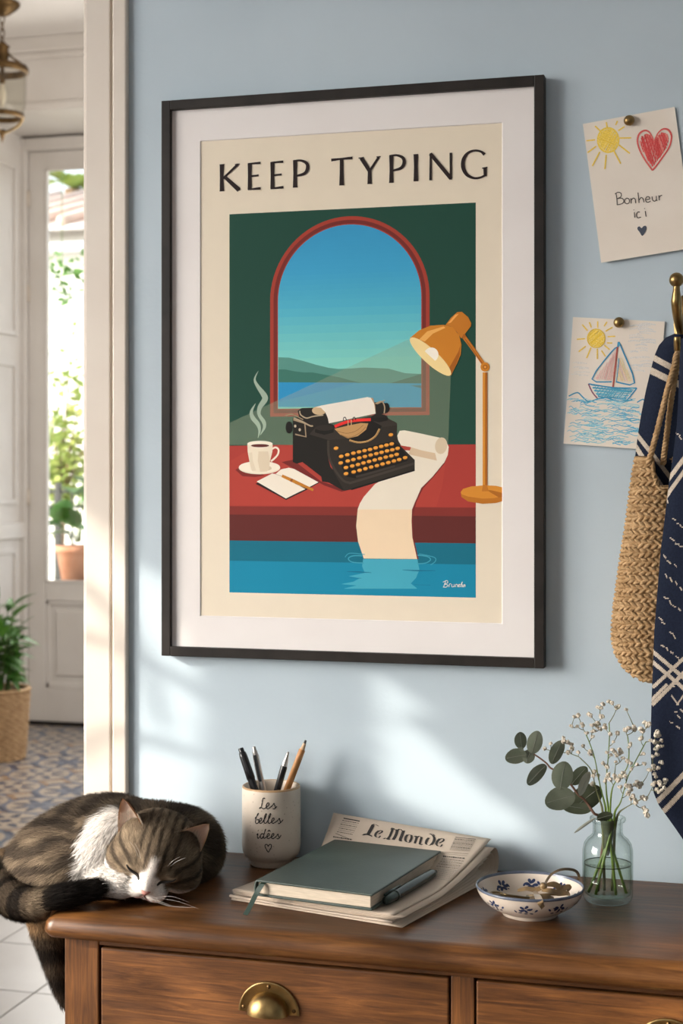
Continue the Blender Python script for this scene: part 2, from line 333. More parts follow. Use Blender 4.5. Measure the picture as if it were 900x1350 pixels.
# floors of the hall: plain white tiles near, patterned cement tiles farther in
M_grout=mat('grout',(0.30,0.27,0.25),0.9)
m=MB(); m.box(HX0,0.0,0.0,FARY+0.1,-0.05,-0.004); fl=struct(m.build('floor_hall', M_grout))
M_white_tile=mat('white_tile',(0.62,0.60,0.60),0.30,c2=(0.72,0.71,0.72),scale=3,bump=0.02,bscale=20)
T=0.30; me0=None
for i in range(8):
    for j in range(6):
        x,y=-2.75+(i+0.5)*T, 0.30+(j+0.5)*0.375
        if y>2.40: continue
        if me0 is None:
            b=MB(); b.box(-T/2+0.0022,T/2-0.0022,-0.375/2+0.0022,0.375/2-0.0022,-0.004,0.0,0.001,seg=1); o=b.build('tile',M_white_tile,None); me0=o.data
        else: o=bpy.data.objects.new('tile',me0); COL.objects.link(o)
        o.parent=fl; o.location=(x,y,0)
def pattern_mat():
    m,n,l,p=newmat('cement_tile'); p.inputs['Roughness'].default_value=0.28
    g=n.new('ShaderNodeTexCoord'); sx=n.new('ShaderNodeSeparateXYZ'); l.new(g.outputs['Generated'],sx.inputs[0])
    def M(op,a,b=None):
        k=n.new('ShaderNodeMath'); k.operation=op
        for i,q in enumerate((a,b)):
            if q is None: continue
            if isinstance(q,(int,float)): k.inputs[i].default_value=q
            else: l.new(q,k.inputs[i])
        return k.outputs[0]
    x=M('ABSOLUTE',M('SUBTRACT',sx.outputs[0],0.5)); y=M('ABSOLUTE',M('SUBTRACT',sx.outputs[1],0.5))
    r=M('SQRT',M('ADD',M('MULTIPLY',x,x),M('MULTIPLY',y,y)))
    cx=M('SUBTRACT',0.5,x); cy=M('SUBTRACT',0.5,y); rc=M('SQRT',M('ADD',M('MULTIPLY',cx,cx),M('MULTIPLY',cy,cy)))
    ang=M('ARCTAN2',M('SUBTRACT',sx.outputs[1],0.5),M('SUBTRACT',sx.outputs[0],0.5))
    star=M('ADD',0.30,M('MULTIPLY',0.12,M('COSINE',M('MULTIPLY',ang,8))))
    def mix(f,a,b):
        k=n.new('ShaderNodeMix'); k.data_type='RGBA'; l.new(f,k.inputs[0])
        for i,q in ((6,a),(7,b)):
            if isinstance(q,tuple): k.inputs[i].default_value=(*q,1)
            else: l.new(q,k.inputs[i])
        return k.outputs[2]
    cream=(0.43,0.36,0.29); blue=(0.050,0.068,0.115); grey=(0.145,0.165,0.215); tan=(0.30,0.20,0.13)
    no=n.new('ShaderNodeTexNoise'); no.inputs['Scale'].default_value=4; l.new(g.outputs['Object'],no.inputs['Vector'])
    oi=n.new('ShaderNodeObjectInfo')
    dia=M('ADD',x,y); dic=M('ADD',cx,cy)
    c=mix(M('LESS_THAN',r,0.46),grey,cream)
    c=mix(M('LESS_THAN',r,star),c,blue)
    c=mix(M('LESS_THAN',r,0.20),c,mix(M('GREATER_THAN',oi.outputs['Random'],0.5),cream,grey))
    c=mix(M('LESS_THAN',dia,0.11),c,blue)
    c=mix(M('LESS_THAN',dic,0.30),c,mix(M('GREATER_THAN',oi.outputs['Random'],0.45),tan,blue))
    c=mix(M('LESS_THAN',dic,0.17),c,cream)
    k=n.new('ShaderNodeMix'); k.data_type='RGBA'; k.blend_type='MULTIPLY'; k.inputs[0].default_value=0.4; l.new(c,k.inputs[6]); l.new(no.outputs['Color'],k.inputs[7])
    l.new(c,p.inputs['Base Color'])
    return m
M_pat=pattern_mat(); P=0.30; me0=None
for i in range(9):
    for j in range(12):
        x,y=HX0+(i+0.5)*P, 2.552+(j+0.5)*P
        if y>FARY-0.02 or x>-1.4: continue
        if me0 is None:
            b=MB(); b.box(-P/2+0.001,P/2-0.001,-P/2+0.001,P/2-0.001,-0.004,0.0,0.0008,seg=1); o=b.build('tile',M_pat,None); me0=o.data
        else: o=bpy.data.objects.new('tile',me0); COL.objects.link(o)
        o.parent=fl; o.location=(x,y,0.0)

# ---------------------------------------------------------------- dresser
ZT=0.885; DFY=-0.322; DXL,DXR=-0.777,0.178
dr=thing('dresser','brown stained wooden dresser with two drawers below its rounded top','dresser',(-0.3,-0.16,0))
# top with a rounded ovolo edge: profile swept round a slab with softened corners
def slab(m, x0,x1,y0,y1, prof, rc=0.014, nc=5):
    # prof: list of (inset, z); front and side edges share the profile
    vs=[];fs=[]; ring=[]
    for ins,z in prof:
        pts=[]; r=max(rc-ins*0.3,0.004)
        for cx,cy,a0 in ((x1-ins-r,y1-r,0),(x0+ins+r,y1-r,PI/2),(x0+ins+r,y0+ins+r,PI),(x1-ins-r,y0+ins+r,1.5*PI)):
            rr = r if cy<y1-r-1e-6 else r
            for k in range(nc+1):
                a=a0+PI/2*k/nc; pts.append((cx+rr*math.cos(a), cy+rr*math.sin(a), z))
        ring.append(len(vs)); vs+=pts
    n=4*(nc+1)
    for i in range(len(prof)-1):
        for j in range(n): fs.append((ring[i]+j, ring[i]+(j+1)%n, ring[i+1]+(j+1)%n, ring[i+1]+j))
    fs.append(tuple(range(n-1,-1,-1))); fs.append(tuple(ring[-1]+j for j in range(n)))
    m.add(vs,fs,0,True); 
m=MB(); prof=[(0.012,ZT-0.028),(0.004,ZT-0.027),(0.0005,ZT-0.022),(0.0,ZT-0.018),(0.0012,ZT-0.0115),(0.004,ZT-0.007),(0.0085,ZT-0.003),(0.0135,ZT-0.0008),(0.019,ZT)]
slab(m,DXL,DXR,DFY,-0.004,prof)
top=m.build('top',W_top,dr)
for p in top.data.polygons[-2:]: p.use_smooth=False
FY=DFY+0.022
for a,b in ((DXL+0.019,DXL+0.061),(DXR-0.061,DXR-0.019)):
    m=MB(); m.box(a,b,FY,FY+0.045,0,ZT-0.028,0.0015); m.build('post',W_post,dr)
    m=MB(); m.box(a,b,-0.052,-0.012,0,ZT-0.028,0.0015); m.build('post',W_post,dr)
XA,XB=DXL+0.061,DXR-0.061; XM=-0.2985
zr=0.846
m=MB(); m.box(XA,XB,FY+0.001,FY+0.025,zr+0.0015,ZT-0.028,0.001); m.build('rail',W_rail,dr)
m=MB(); m.box(XA,XB,FY+0.001,FY+0.025,0.655,0.68,0.001); m.build('rail',W_rail,dr)
m=MB(); m.box(XA,XB,FY+0.001,FY+0.025,0.10,0.135,0.001); m.build('rail',W_rail,dr)
m=MB(); m.box(XM-0.0125,XM+0.0125,FY+0.0012,FY+0.025,0.135,zr+0.0015,0.001); m.build('stile',W_post,dr)
for a in (DXL+0.022,DXR-0.040):
    m=MB(); m.box(a,a+0.018,FY+0.045,-0.052,0.10,ZT-0.028); m.build('side_panel',W_rail,dr)
m=MB(); m.box(XA-0.02,XB+0.02,-0.030,-0.018,0.10,ZT-0.028); m.build('back_panel',W_rail,dr)
m=MB(); m.box(XA,XB,FY+0.022,FY+0.03,0.135,zr+0.003); m.build('gap_shade_panel',M_dark,dr)  # near-black sheet: shade of the drawer gaps put into its colour
def cup_pull(parent, x, z, y):
    h=MB(); n=20; R,Hh,D=0.0350,0.036,0.0195
    # half-dome shell open at the bottom, with a flat rim plate behind it
    vs=[];fs=[]; k=10
    rd=0.0238
    for i in range(k+1):
        e=PI/2*i/k
        for j in range(n+1):
            a=PI*j/n; r=rd*math.cos(e)
            vs.append((x+r*math.cos(a)*1.0, y-0.002-D*math.sin(e)**0.8, z+r*math.sin(a)*0.98))
    for i in range(k):
        for j in range(n): fs.append((i*(n+1)+j, i*(n+1)+j+1, (i+1)*(n+1)+j+1, (i+1)*(n+1)+j))
    h.add(vs,fs,0,True)
    vs=[(p[0],p[1]+0.0018,p[2]) for p in vs]; h.add([(x+(p[0]-x)*0.94,p[1],z+(p[2]-z)*0.94) for p in vs],[f[::-1] for f in fs],0,True)
    hd=h.build('handle',M_brass,parent)
    q=MB(); ro,ri=R,0.0228; vs=[];fs=[]
    for rr,yy in ((ri,y),(ri,y-0.0028),(ri+0.0018,y-0.0034),(ro-0.003,y-0.0022),(ro-0.001,y-0.0032),(ro,y-0.002),(ro,y)):
        for j in range(n+1): a=PI*j/n; vs.append((x+rr*math.cos(a),yy,z-0.0+rr*math.sin(a)*0.98))
    for i in range(6):
        for j in range(n): fs.append((i*(n+1)+j,(i+1)*(n+1)+j,(i+1)*(n+1)+j+1,i*(n+1)+j+1))
    q.add(vs,fs,0,True); q.build('handle_plate',M_brass,parent)
    for a in (0.16,PI/2,PI-0.16):
        s=MB(); c=(x+0.0292*math.cos(a),y-0.0026,z+0.0292*math.sin(a)*0.98)
        s.sphere(c,(0.0024,0.0013,0.0024),n=8,m=6); s.build('screw',M_brass_dark,parent)
for (a,b) in ((XA+0.0022,XM-0.0147),(XM+0.0147,XB-0.0022)):
    for z0,z1,hz in ((0.6825,zr-0.001,0.7900),(0.1375,0.6525,0.45)):
        d=MB(); d.box(a,b,FY+0.001,FY+0.021,z0,z1,0.0022,seg=3); o=d.build('drawer',W_rail,dr)
        cup_pull(o,(a+b)/2,hz,FY+0.001)

# ---------------------------------------------------------------- framed print
fr=thing('framed_print','large framed print of a typewriter by an arched window, hanging on the blue wall','picture',(-0.27,0,1.4))
a=atY(212.5,133,-0.019); b=atY(717,98,-0.019); c=atY(212.5,864.5,-0.019); d=atY(717,881.5,-0.019)
FX0,FX1=(a.x+c.x)/2,(b.x+d.x)/2; FZ1=(a.z+b.z)/2; FZ0=(c.z+d.z)/2
W=0.0125
M_frame=mat('dark_wood_frame',(0.013,0.010,0.008),0.5,c2=(0.022,0.017,0.014),scale=30,bump=0.05,spec=0.3)
Yf=-0.019
for nm,q in (('frame_left',(FX0,FX0+W,FZ0,FZ1)),('frame_right',(FX1-W,FX1,FZ0,FZ1)),('frame_top',(FX0+W,FX1-W,FZ1-W,FZ1)),('frame_bottom',(FX0+W,FX1-W,FZ0,FZ0+W))):
    m=MB(); m.box(q[0],q[1],Yf,-0.001,q[2],q[3],0.0008); m.build('frame_bar',M_frame,fr)
Ym=-0.0120; Yp=-0.0106
P=lambda x,y,k=0: atY(x,y,Yp-0.000003*k)
pa,pb,pc,pd=[atY(*q,Ym) for q in ((264,183.5),(663,163),(661.5,823),(263,812))]
OX0,OX1,OZ0,OZ1=(pa.x+pd.x)/2,(pb.x+pc.x)/2,(pc.z+pd.z)/2,(pa.z+pb.z)/2
M_matboard=mat('mat_board',(0.80,0.755,0.735),0.9,c2=(0.83,0.79,0.77),scale=8,spec=0.2)
m=MB(); i0=FX0+W-0.001; i1=FX1-W+0.001; j0=FZ0+W-0.001; j1=FZ1-W+0.001
vs=[(i0,Ym,j0),(i1,Ym,j0),(i1,Ym,j1),(i0,Ym,j1),(OX0,Ym,OZ0),(OX1,Ym,OZ0),(OX1,Ym,OZ1),(OX0,Ym,OZ1)]
e=0.0009; vs+=[(OX0+e,Yp-0.0002,OZ0+e),(OX1-e,Yp-0.0002,OZ0+e),(OX1-e,Yp-0.0002,OZ1-e),(OX0+e,Yp-0.0002,OZ1-e)]
vs+=[(i0,-0.002,j0),(i1,-0.002,j0),(i1,-0.002,j1),(i0,-0.002,j1)]
fs=[(k,(k+1)%4,4+(k+1)%4,4+k) for k in range(4)]+[(4+k,4+(k+1)%4,8+(k+1)%4,8+k) for k in range(4)]+[(15,14,13,12)]+[(12+k,12+(k+1)%4,(k+1)%4,k) for k in range(4)]
m.add(vs,fs,0,False); m.build('mat_board',M_matboard,fr)
# ---------------------------------------------------------------- the print itself: flat inks on the paper
PCm=lambda c: tuple(min(1.0,x*1.12) for x in lin(c))
M_print=colmat('print_inks',0.75,0.25,noise=0.012,nscale=40)
def inkalpha(name,c,a):
    m,n,l,p=newmat(name); p.inputs['Base Color'].default_value=(*c,1); p.inputs['Roughness'].default_value=0.8; p.inputs['Alpha'].default_value=a; return m
M_beam=inkalpha('pale_translucent_ink',(0.50,0.62,0.42),0.20)
M_steam=inkalpha('pale_steam_ink',(0.62,0.78,0.62),0.55)
c1=lambda x,y:(200+x/3.2143,80+y/3.2143); c2=lambda x,y:(450+x/3.2143,80+y/3.2143)
c3=lambda x,y:(290+x/4.737,460+y/4.737); c4=lambda x,y:(370+x/3,500+y/3); c5=lambda x,y:(520+x/4.656,390+y/4.656)
c6=lambda x,y:(290+x/2.308,660+y/2.308); tw=lambda x,y:(370+x/4.737,510+y/4.737); c0=lambda x,y:(x,y)
A=MB(); LAY=[0]
def lay(): LAY[0]+=1; return LAY[0]
def ink(pts, col, cr=c0, mi=0, sm=0):
    k=lay(); q=[P(*cr(*p),k) for p in pts]
    if sm: q=spline(q,sm,True)
    A.add(q,[tuple(range(len(q)))],mi,False,PCm(col))
def inkline(pts, w, col, cr=c0, mi=0, sm=5):
    k=lay(); q=[P(*cr(*p),k) for p in pts]
    s=(P(*cr(pts[0][0]+1,pts[0][1]),k)-P(*cr(*pts[0]),k)).length
    if sm: q=spline(q,sm)
    A.ribbon(q,[x*s for x in w] if hasattr(w,'__len__') else w*s,(0,-1,0),mi,PCm(col))
def inkell(c, rx, ry, col, cr=c0, ang=0, n=28, mi=0):
    ink([(c[0]+rx*math.cos(t)*math.cos(ang)-ry*math.sin(t)*math.sin(ang), c[1]+rx*math.cos(t)*math.sin(ang)+ry*math.sin(t)*math.cos(ang)) for t in [2*PI*i/n for i in range(n)]], col, cr, mi)
# cream sheet
A.add([(OX0-0.002,Yp,OZ0-0.002),(OX1+0.002,Yp,OZ0-0.002),(OX1+0.002,Yp,OZ1+0.002),(OX0-0.002,Yp,OZ1+0.002)],[(0,1,2,3)],0,False,PCm((220,208,188)))
ax0=(P(302.3,500).x); ax1=P(627,500).x; az1=(P(302,282).z+P(627,267.5).z)/2; az0=(P(301,780).z+P(627,789).z)/2
def hrect(zl,zr,col):  # full-width band between two heights
    k=lay(); y=Yp-0.000003*k; A.add([(ax0,y,zl),(ax1,y,zl),(ax1,y,zr),(ax0,y,zr)],[(0,1,2,3)],0,False,PCm(col))
hrect(az0,az1,(29,69,57))
zt_=(P(302,586.5).z+P(627,587).z)/2
# arched window
xL,xR=P(356,470).x,P(566,470).x; zb=(P(357,548).z+P(566,548.5).z)/2; ztop=P(461,285).z
def arch(ins,col,bands=0):
    k=lay(); y=Yp-0.000003*k; a,b=xL+ins,xR-ins; r=(b-a)/2; cx=(a+b)/2; zs=ztop-ins-r; z0=zb+ins*0.95
    if not bands:
        q=[(a,y,z0),(b,y,z0)]+[(cx+r*math.cos(t),y,zs+r*math.sin(t)) for t in [PI*i/40 for i in range(41)]]
        A.add(q,[tuple(range(len(q)))],0,False,PCm(col))
    else:
        zz=list(np.linspace(z0,zs,14))+[zs+r*math.sin(t) for t in np.linspace(0.06,PI/2,22)]
        stops=[(0,(128,202,188)),(0.25,(124,200,190)),(0.38,(106,190,194)),(0.55,(78,172,198)),(0.75,(60,156,198)),(1,(52,146,192))]
        for q0,q1 in zip(zz[:-1],zz[1:]):
            w=[math.sqrt(max(r*r-max(0,z-zs)**2,0)) for z in (q0,q1)]; t=((q0+q1)/2-z0)/(zs+r-z0)
            cc=[np.interp(t,[s[0] for s in stops],[s[1][i] for s in stops]) for i in range(3)]
            A.add([(cx-w[0],y,q0),(cx+w[0],y,q0),(cx+w[1],y,q1),(cx-w[1],y,q1)],[(0,1,2,3)],0,False,PCm(cc))
px_=(xR-xL)/210
arch(0,(158,60,47)); arch(4.6*px_,(112,42,38)); arch(9.2*px_,(150,58,46)); arch(10.6*px_,None,1)
xw0,xw1=xL+10.6*px_,xR-10.6*px_
ink([(366.8,471),(381,471.5),(400,476),(417,481),(433.5,485),(446,486.4),(463,485.7),(481,484.5),(512,486),(534,492),(555.3,493),(555.3,507),(366.8,507)],(84,140,130))
ink([(366.8,487),(376,487),(388,489.5),(400,491),(412,491),(428,494),(445,497),(460,501),(478,505),(366.8,505)],(58,112,100))
ink([(508,507),(525,502),(540,497.5),(555.3,493),(555.3,508),(520,508)],(72,110,98))
ink([(366.8,504),(555.3,505.5),(555.3,537),(366.8,536.5)],(56,150,188))
ink([(366.8,504),(470,504.5),(366.8,530)],(44,140,190))
ink([(540,508),(555.3,508),(555.3,512)],(70,120,125))
# beam of the lamp
ink([(541,446),(302.5,557.5),(302.5,586.5),(590.5,586.8),(594,493)],(0,0,0),c0,1)
# table, its front edge and the water
hrect(az0,zt_,(163,58,50))
k=lay(); 
ink([(302.5,608),(322,597),(345,586.6),(590,586.9),(583,640),(575,668),(302.5,666)],(169,62,52))
zf=(P(302,667).z+P(627,669.5).z)/2; zf2=(P(302,678).z+P(627,681).z)/2; zf3=(P(302,712.5).z+P(627,716.5).z)/2; zf4=(P(302,739).z+P(627,744.5).z)/2
hrect(az0,zf,(124,46,40)); hrect(az0,zf2,(92,38,35)); hrect(az0,zf3,(14,104,126)); hrect(az0,zf4,(16,128,160))
# long sheet of paper running from the roll into the water
ink([(505,300),(560,290),(655,280),(650,330),(608,382),(562,432),(536,487),(522,542),(524,620),(545,712),(420,711),(420,400)],(112,38,36),c4,0)
ink([(480,280),(560,285),(645,330),(600,385),(555,430),(530,487),(519,515),(304,515),(312,492),(328,465),(372,415),(440,375)],(224,214,196),c4)
ink([(304,515),(519,515),(517,560),(520,625),(539,711),(328,709),(305,640),(298,580)],(228,204,172),c4)
ink([(505,297),(515,268),(610,288),(646,328)],(206,182,152),c4)
ink([(463,240),(461,222),(470,204),(490,202),(560,216),(628,231),(652,242),(664,268),(657,300),(643,332),(618,326),(610,292),(560,282),(512,268),(476,262)],(225,215,197),c4)
inkell((634,263),24,33,(206,188,160),c4,0.15)
ink([(618,325),(657,296),(664,270),(660,300),(645,332)],(225,215,197),c4)
# reflection and ripples
ink([(435,178),(600,178),(606,210),(596,235),(580,252),(600,268),(375,268),(415,258),(368,254),(405,247),(425,236),(392,230),(440,220),(432,200)],(66,160,182),c6)
for q,w in (([(432,168),(405,168),(390,176),(402,187),(438,190)],3),([(440,164),(395,160),(380,172)],2),([(600,166),(630,170),(640,180),(625,190),(600,192)],3),([(605,162),(650,172),(655,184),(640,196)],2.4)): inkline(q,w,(58,150,172),c6)
for q in ([(385,216),(420,217),(460,219)],[(555,211),(600,213),(655,213)],[(590,256),(640,257)],[(395,235),(430,236)]): inkline(q,[1,4,1],(18,104,132),c6)
# cup, saucer, steam
ink([(95,755),(130,735),(280,790),(220,800),(140,795)],(120,42,38),c3)
inkell((246,742),130,41,(226,214,192),c3); inkell((246,737),128,36,(234,224,206),c3); inkell((262,745),60,20,(206,190,164),c3)
inkline([(320,628),(345,615),(364,628),(362,655),(345,678),(318,702)],11,(230,218,198),c3)
ink([(170,592),(172,640),(183,700),(190,752),(205,766),(250,770),(292,766),(306,748),(312,700),(327,640),(328,592)],(226,214,192),c3)
ink([(240,640),(235,700),(250,768),(292,766),(306,748),(312,700),(300,640)],(214,198,172),c3)
ink([(180,650),(200,645),(205,700),(225,760),(200,762),(188,720)],(216,202,178),c3)
inkell((249,592),79,18,(236,227,210),c3); inkell((249,604),57,10,(88,38,34),c3)
inkline([(238,138),(216,190),(236,235),(272,285),(280,315),(248,365),(244,410),(272,455),(276,490),(250,540)],[1,12,22,34,36,28,20,24,18,1],(0,0,0),c3,2)
inkline([(222,340),(196,390),(204,430),(236,470),(246,510),(236,558)],[1,18,28,26,16,1],(0,0,0),c3,2)
# open notebook and pen
ink([(221,842),(330,785),(600,835),(626,832),(530,886),(412,943)],(42,32,30),c3)
ink([(228,828),(325,778),(350,782),(400,805),(532,876),(500,890),(411,934)],(228,219,203),c3); ink([(345,782),(380,752),(430,742),(490,756),(622,828),(540,872),(440,820),(390,796)],(232,224,208),c3)
inkline([(345,782),(390,797),(440,822),(530,875)],3,(190,176,156),c3)
inkline([(386,792),(460,826),(582,882)],[16,20,14],(186,120,38),c3); inkline([(440,817),(452,823)],20,(140,80,26),c3,sm=0)
# typewriter
ink([(5,470),(75,455),(250,590),(420,645),(380,655),(270,615)],(112,38,36),tw)
ink([(75,275),(75,470),(100,480),(135,470),(252,560),(258,592),(300,598),(385,646),(410,648),(390,590),(310,500),(295,440),(296,325),(170,272)],(31,28,25),tw)
ink([(295,330),(415,318),(452,350),(530,356),(600,312),(632,250),(726,235),(724,310),(748,370),(836,456),(836,520),(600,592),(440,642),(395,648),(330,530),(296,440)],(44,39,34),tw)
ink([(140,285),(160,262),(240,250),(340,240),(560,182),(660,192),(726,226),(726,240),(632,252),(420,322),(296,332)],(52,46,40),tw)
ink([(338,265),(420,325),(452,350),(530,356),(600,312),(632,245),(560,205)],(26,23,21),tw)
ink([(355,425),(420,405),(700,338),(745,370),(795,440),(790,462),(470,572),(405,560),(380,500)],(24,21,19),tw)
inkline([(296,335),(300,430),(330,505),(385,580),(425,598),(470,590),(835,478)],14,(62,54,47),tw)
inkline([(440,640),(600,592),(836,520)],10,(24,22,20),tw)
inkline([(470,562),(590,530),(712,494)],13,(58,51,45),tw)
keys=[(377,433),(415,423),(453,413),(488,405),(523,397),(557,390),(592,380),(627,371),(660,363),(692,355),(374,474),(418,462),(453,453),(490,443),(525,434),(561,425),(596,416),(629,408),(663,399),(696,392),(729,383),(407,503),(446,493),(482,484),(516,474),(551,465),(586,456),(620,447),(655,438),(690,430),(723,421),(407,541),(455,530),(492,520),(528,510),(564,500),(600,491),(635,481),(671,472),(706,462),(739,453),(776,441),(345,382),(687,298)]
for q in keys: inkell((q[0],q[1]+4),15,10,(140,86,30),tw,-0.15,10)
for q in keys: inkell(q,15,9.5,(226,156,62),tw,-0.15,10)
inkell((52,253),22,38,(26,24,22),tw); ink([(75,200),(130,180),(205,215),(215,255),(160,318),(78,292)],(34,30,27),tw)
inkline([(78,205),(150,228),(157,312),(90,296)],9,(158,138,112),tw,sm=0)
inkline([(80,195),(130,215),(190,245),(205,225),(195,200)],9,(170,152,126),tw)
inkell((90,245),7,9,(190,174,150),tw); inkell((118,268),7,9,(190,174,150),tw)
ink([(105,150),(130,132),(210,130),(290,165),(305,228),(335,240),(330,262),(215,255),(170,215),(115,190)],(36,32,29),tw)
inkline([(30,182),(70,172),(140,205)],6,(150,130,104),tw); inkline([(118,150),(125,175),(160,195),(200,185),(265,176)],7,(172,154,128),tw)
inkell((272,266),58,20,(34,30,27),tw); ink([(214,266),(330,266),(330,285),(272,300),(214,285)],(28,25,23),tw); inkell((272,256),56,18,(44,39,34),tw)
ink([(560,95),(640,98),(668,105),(668,160),(590,182)],(34,30,27),tw); inkell((660,130),18,30,(26,24,22),tw); inkline([(590,105),(630,92),(648,125),(645,165)],7,(170,150,122),tw); inkline([(600,108),(650,84)],5,(160,140,112),tw,sm=0)
inkell((614,192),52,22,(34,30,27),tw); ink([(562,192),(667,192),(667,210),(614,222),(562,210)],(28,25,23),tw)
inkell((240,148),45,27,(192,166,130),tw)
ink([(545,65),(575,70),(590,120),(592,165)],(176,140,104),tw)
ink([(215,128),(255,116),(400,90),(540,64),(562,68),(582,105),(592,167),(450,197),(300,228),(294,195),(278,158),(250,130)],(226,217,204),tw)
ink([(335,262),(420,242),(500,226),(546,228),(532,268),(480,308),(420,322),(372,300)],(184,142,92),tw); inkline([(350,275),(410,290),(470,275),(515,238)],3,(130,96,58),tw); inkline([(375,300),(430,315),(490,290),(530,250)],3,(130,96,58),tw)
inkline([(336,248),(380,230),(430,215),(500,207),(562,205)],17,(222,48,44),tw)
for x in (398,457): inkline([(x-8,212),(x-6,195),(x+4,190),(x+12,208)],5,(26,24,22),tw)
inkline([(420,210),(420,245)],5,(190,160,120),tw,sm=0); inkline([(440,207),(440,242)],5,(190,160,120),tw,sm=0)
inkline([(428,333),(480,347),(540,340),(590,308),(616,262)],11,(196,156,100),tw); inkline([(430,336),(480,350),(540,343),(590,311),(616,265)],3,(110,80,48),tw)
# desk lamp
inkline([(548,470),(548,1190)],16,(205,136,48),c5,sm=0); inkline([(562,470),(562,1190)],13,(164,94,30),c5,sm=0)
base=[(405,1205),(410,1235),(450,1262),(540,1277),(620,1272),(671,1258),(671,1205)]
ink(base,(180,110,34),c5); ink([(405,1205),(420,1185),(470,1170),(550,1163),(620,1166),(671,1178),(671,1228),(610,1242),(540,1245),(450,1232),(412,1218)],(204,134,46),c5)
ink([(560,1190),(600,1195),(671,1212),(671,1232),(640,1238)],(166,98,30),c5); ink([(535,1200),(542,1160),(566,1160),(578,1200)],(184,112,36),c5)
inkline([(425,250),(490,338),(552,428)],[24,22,22],(186,114,36),c5,sm=0); inkline([(430,262),(490,346),(545,425)],6,(150,84,26),c5,sm=0)
ink([(312,180),(345,135),(385,100),(412,98),(450,130),(470,168),(468,186),(430,235),(408,262),(385,225),(350,190)],(188,116,36),c5); ink([(325,170),(372,115),(392,112),(345,165)],(226,164,82),c5)
ink([(418,240),(430,232),(440,252),(420,266)],(160,92,28),c5)
ink([(94,258),(150,212),(220,183),(300,178),(355,192),(395,240),(410,300),(405,360),(385,410),(346,488),(280,470)],(196,124,38),c5)
ink([(330,450),(390,345),(405,300),(400,360),(380,415),(346,486)],(160,92,28),c5)
ink([(150,268),(200,218),(300,188),(312,196),(235,232),(185,280)],(228,168,88),c5)
inkell((220,373),168,44,(236,210,150),c5,0.745); inkell((224,362),44,46,(240,232,218),c5,0.7)
ink([(140,300),(346,488),(300,480),(230,440),(160,360)],(236,210,150),c5)
inkell((555,437),28,28,(196,124,38),c5); inkell((555,437),14,14,(150,84,26),c5); inkell((555,437),8,8,(214,146,60),c5)
# signature
def script(strokes, cr, w, col, M=None):
    for s in strokes: inkline(s,w,col,cr)
script([[(686,245),(680,262)],[(678,248),(690,243),(692,250),(683,254),(693,257),(688,263),(678,263)],[(696,263),(698,254),(702,253)],[(705,254),(705,262),(711,261),(712,254),(712,263)],[(716,263),(717,255),(722,256),(722,263)],[(725,260),(730,256),(726,255),(725,262),(731,261)],[(732,263),(737,247),(733,255),(734,263)],[(737,255),(737,263)],[(744,255),(739,258),(740,263),(745,256),(745,263)]],c6,1.6,(226,226,220))
pr=A.build('poster_print',[M_print,M_beam,M_steam],fr,True)
# heading, in a flared roman
A=MB(); K=(38,28,28)
def glyphs(L,cr):
    for pts,w in L: inkline(pts,w,K,cr,sm=5 if len(pts)>2 else 0)
glyphs([([(297,441),(296,497),(297,552)],[19,15,19]),([(287,442),(308,440)],4),([(287,552),(308,551)],4),([(301,500),(365,439)],[8,11]),([(306,490),(370,548)],[13,19]),([(352,440),(372,438)],4),([(360,548),(375,547)],4),
 ([(415,436),(415,490),(415,546)],[18,15,18]),([(407,437),(461,433)],[6,10]),([(415,490),(453,486)],8),([(407,546),(461,541)],[6,11]),
 ([(511,431),(511,486),(511,541)],[18,15,18]),([(503,432),(557,428)],[6,10]),([(511,486),(550,482)],8),([(503,542),(558,536)],[6,11]),
 ([(607,424),(607,480),(607,536)],[18,15,19]),([(598,425),(630,423),(655,434),(660,455),(647,478),(612,488)],[6,9,13,15,13,7]),([(597,536),(618,535)],4)],c1)
A.build('lettering',[M_print],fr,True); A=MB()
glyphs([([(804,416),(804,470),(804,526)],[15,16,20]),([(760,421),(804,416),(850,412)],[12,8,12]),([(794,527),(815,526)],4)],c1)
glyphs([([(84,412),(119,468)],[18,15]),([(158,408),(119,468)],[10,10]),([(119,462),(119,521)],[15,18]),([(72,413),(94,411)],5),([(148,408),(166,406)],4),([(109,521),(130,520)],4),
 ([(211,402),(211,460),(211,516)],[18,15,19]),([(203,403),(235,401),(260,412),(265,433),(252,455),(216,466)],[6,9,13,15,13,7]),([(201,516),(221,515)],4),
 ([(315,396),(315,450),(315,511)],[20,16,20]),
 ([(378,392),(377,507)],[9,11]),([(376,394),(464,500)],[15,16]),([(463,390),(463,504)],[11,9]),
 ([(606,398),(590,385),(562,381),(535,392),(517,418),(515,452),(530,482),(558,497),(585,496),(608,486)],[14,9,9,12,16,17,14,10,9,9]),([(608,452),(609,490)],[15,13]),([(595,456),(618,452)],5)],c2)
A.build('lettering',[M_print],fr,True)

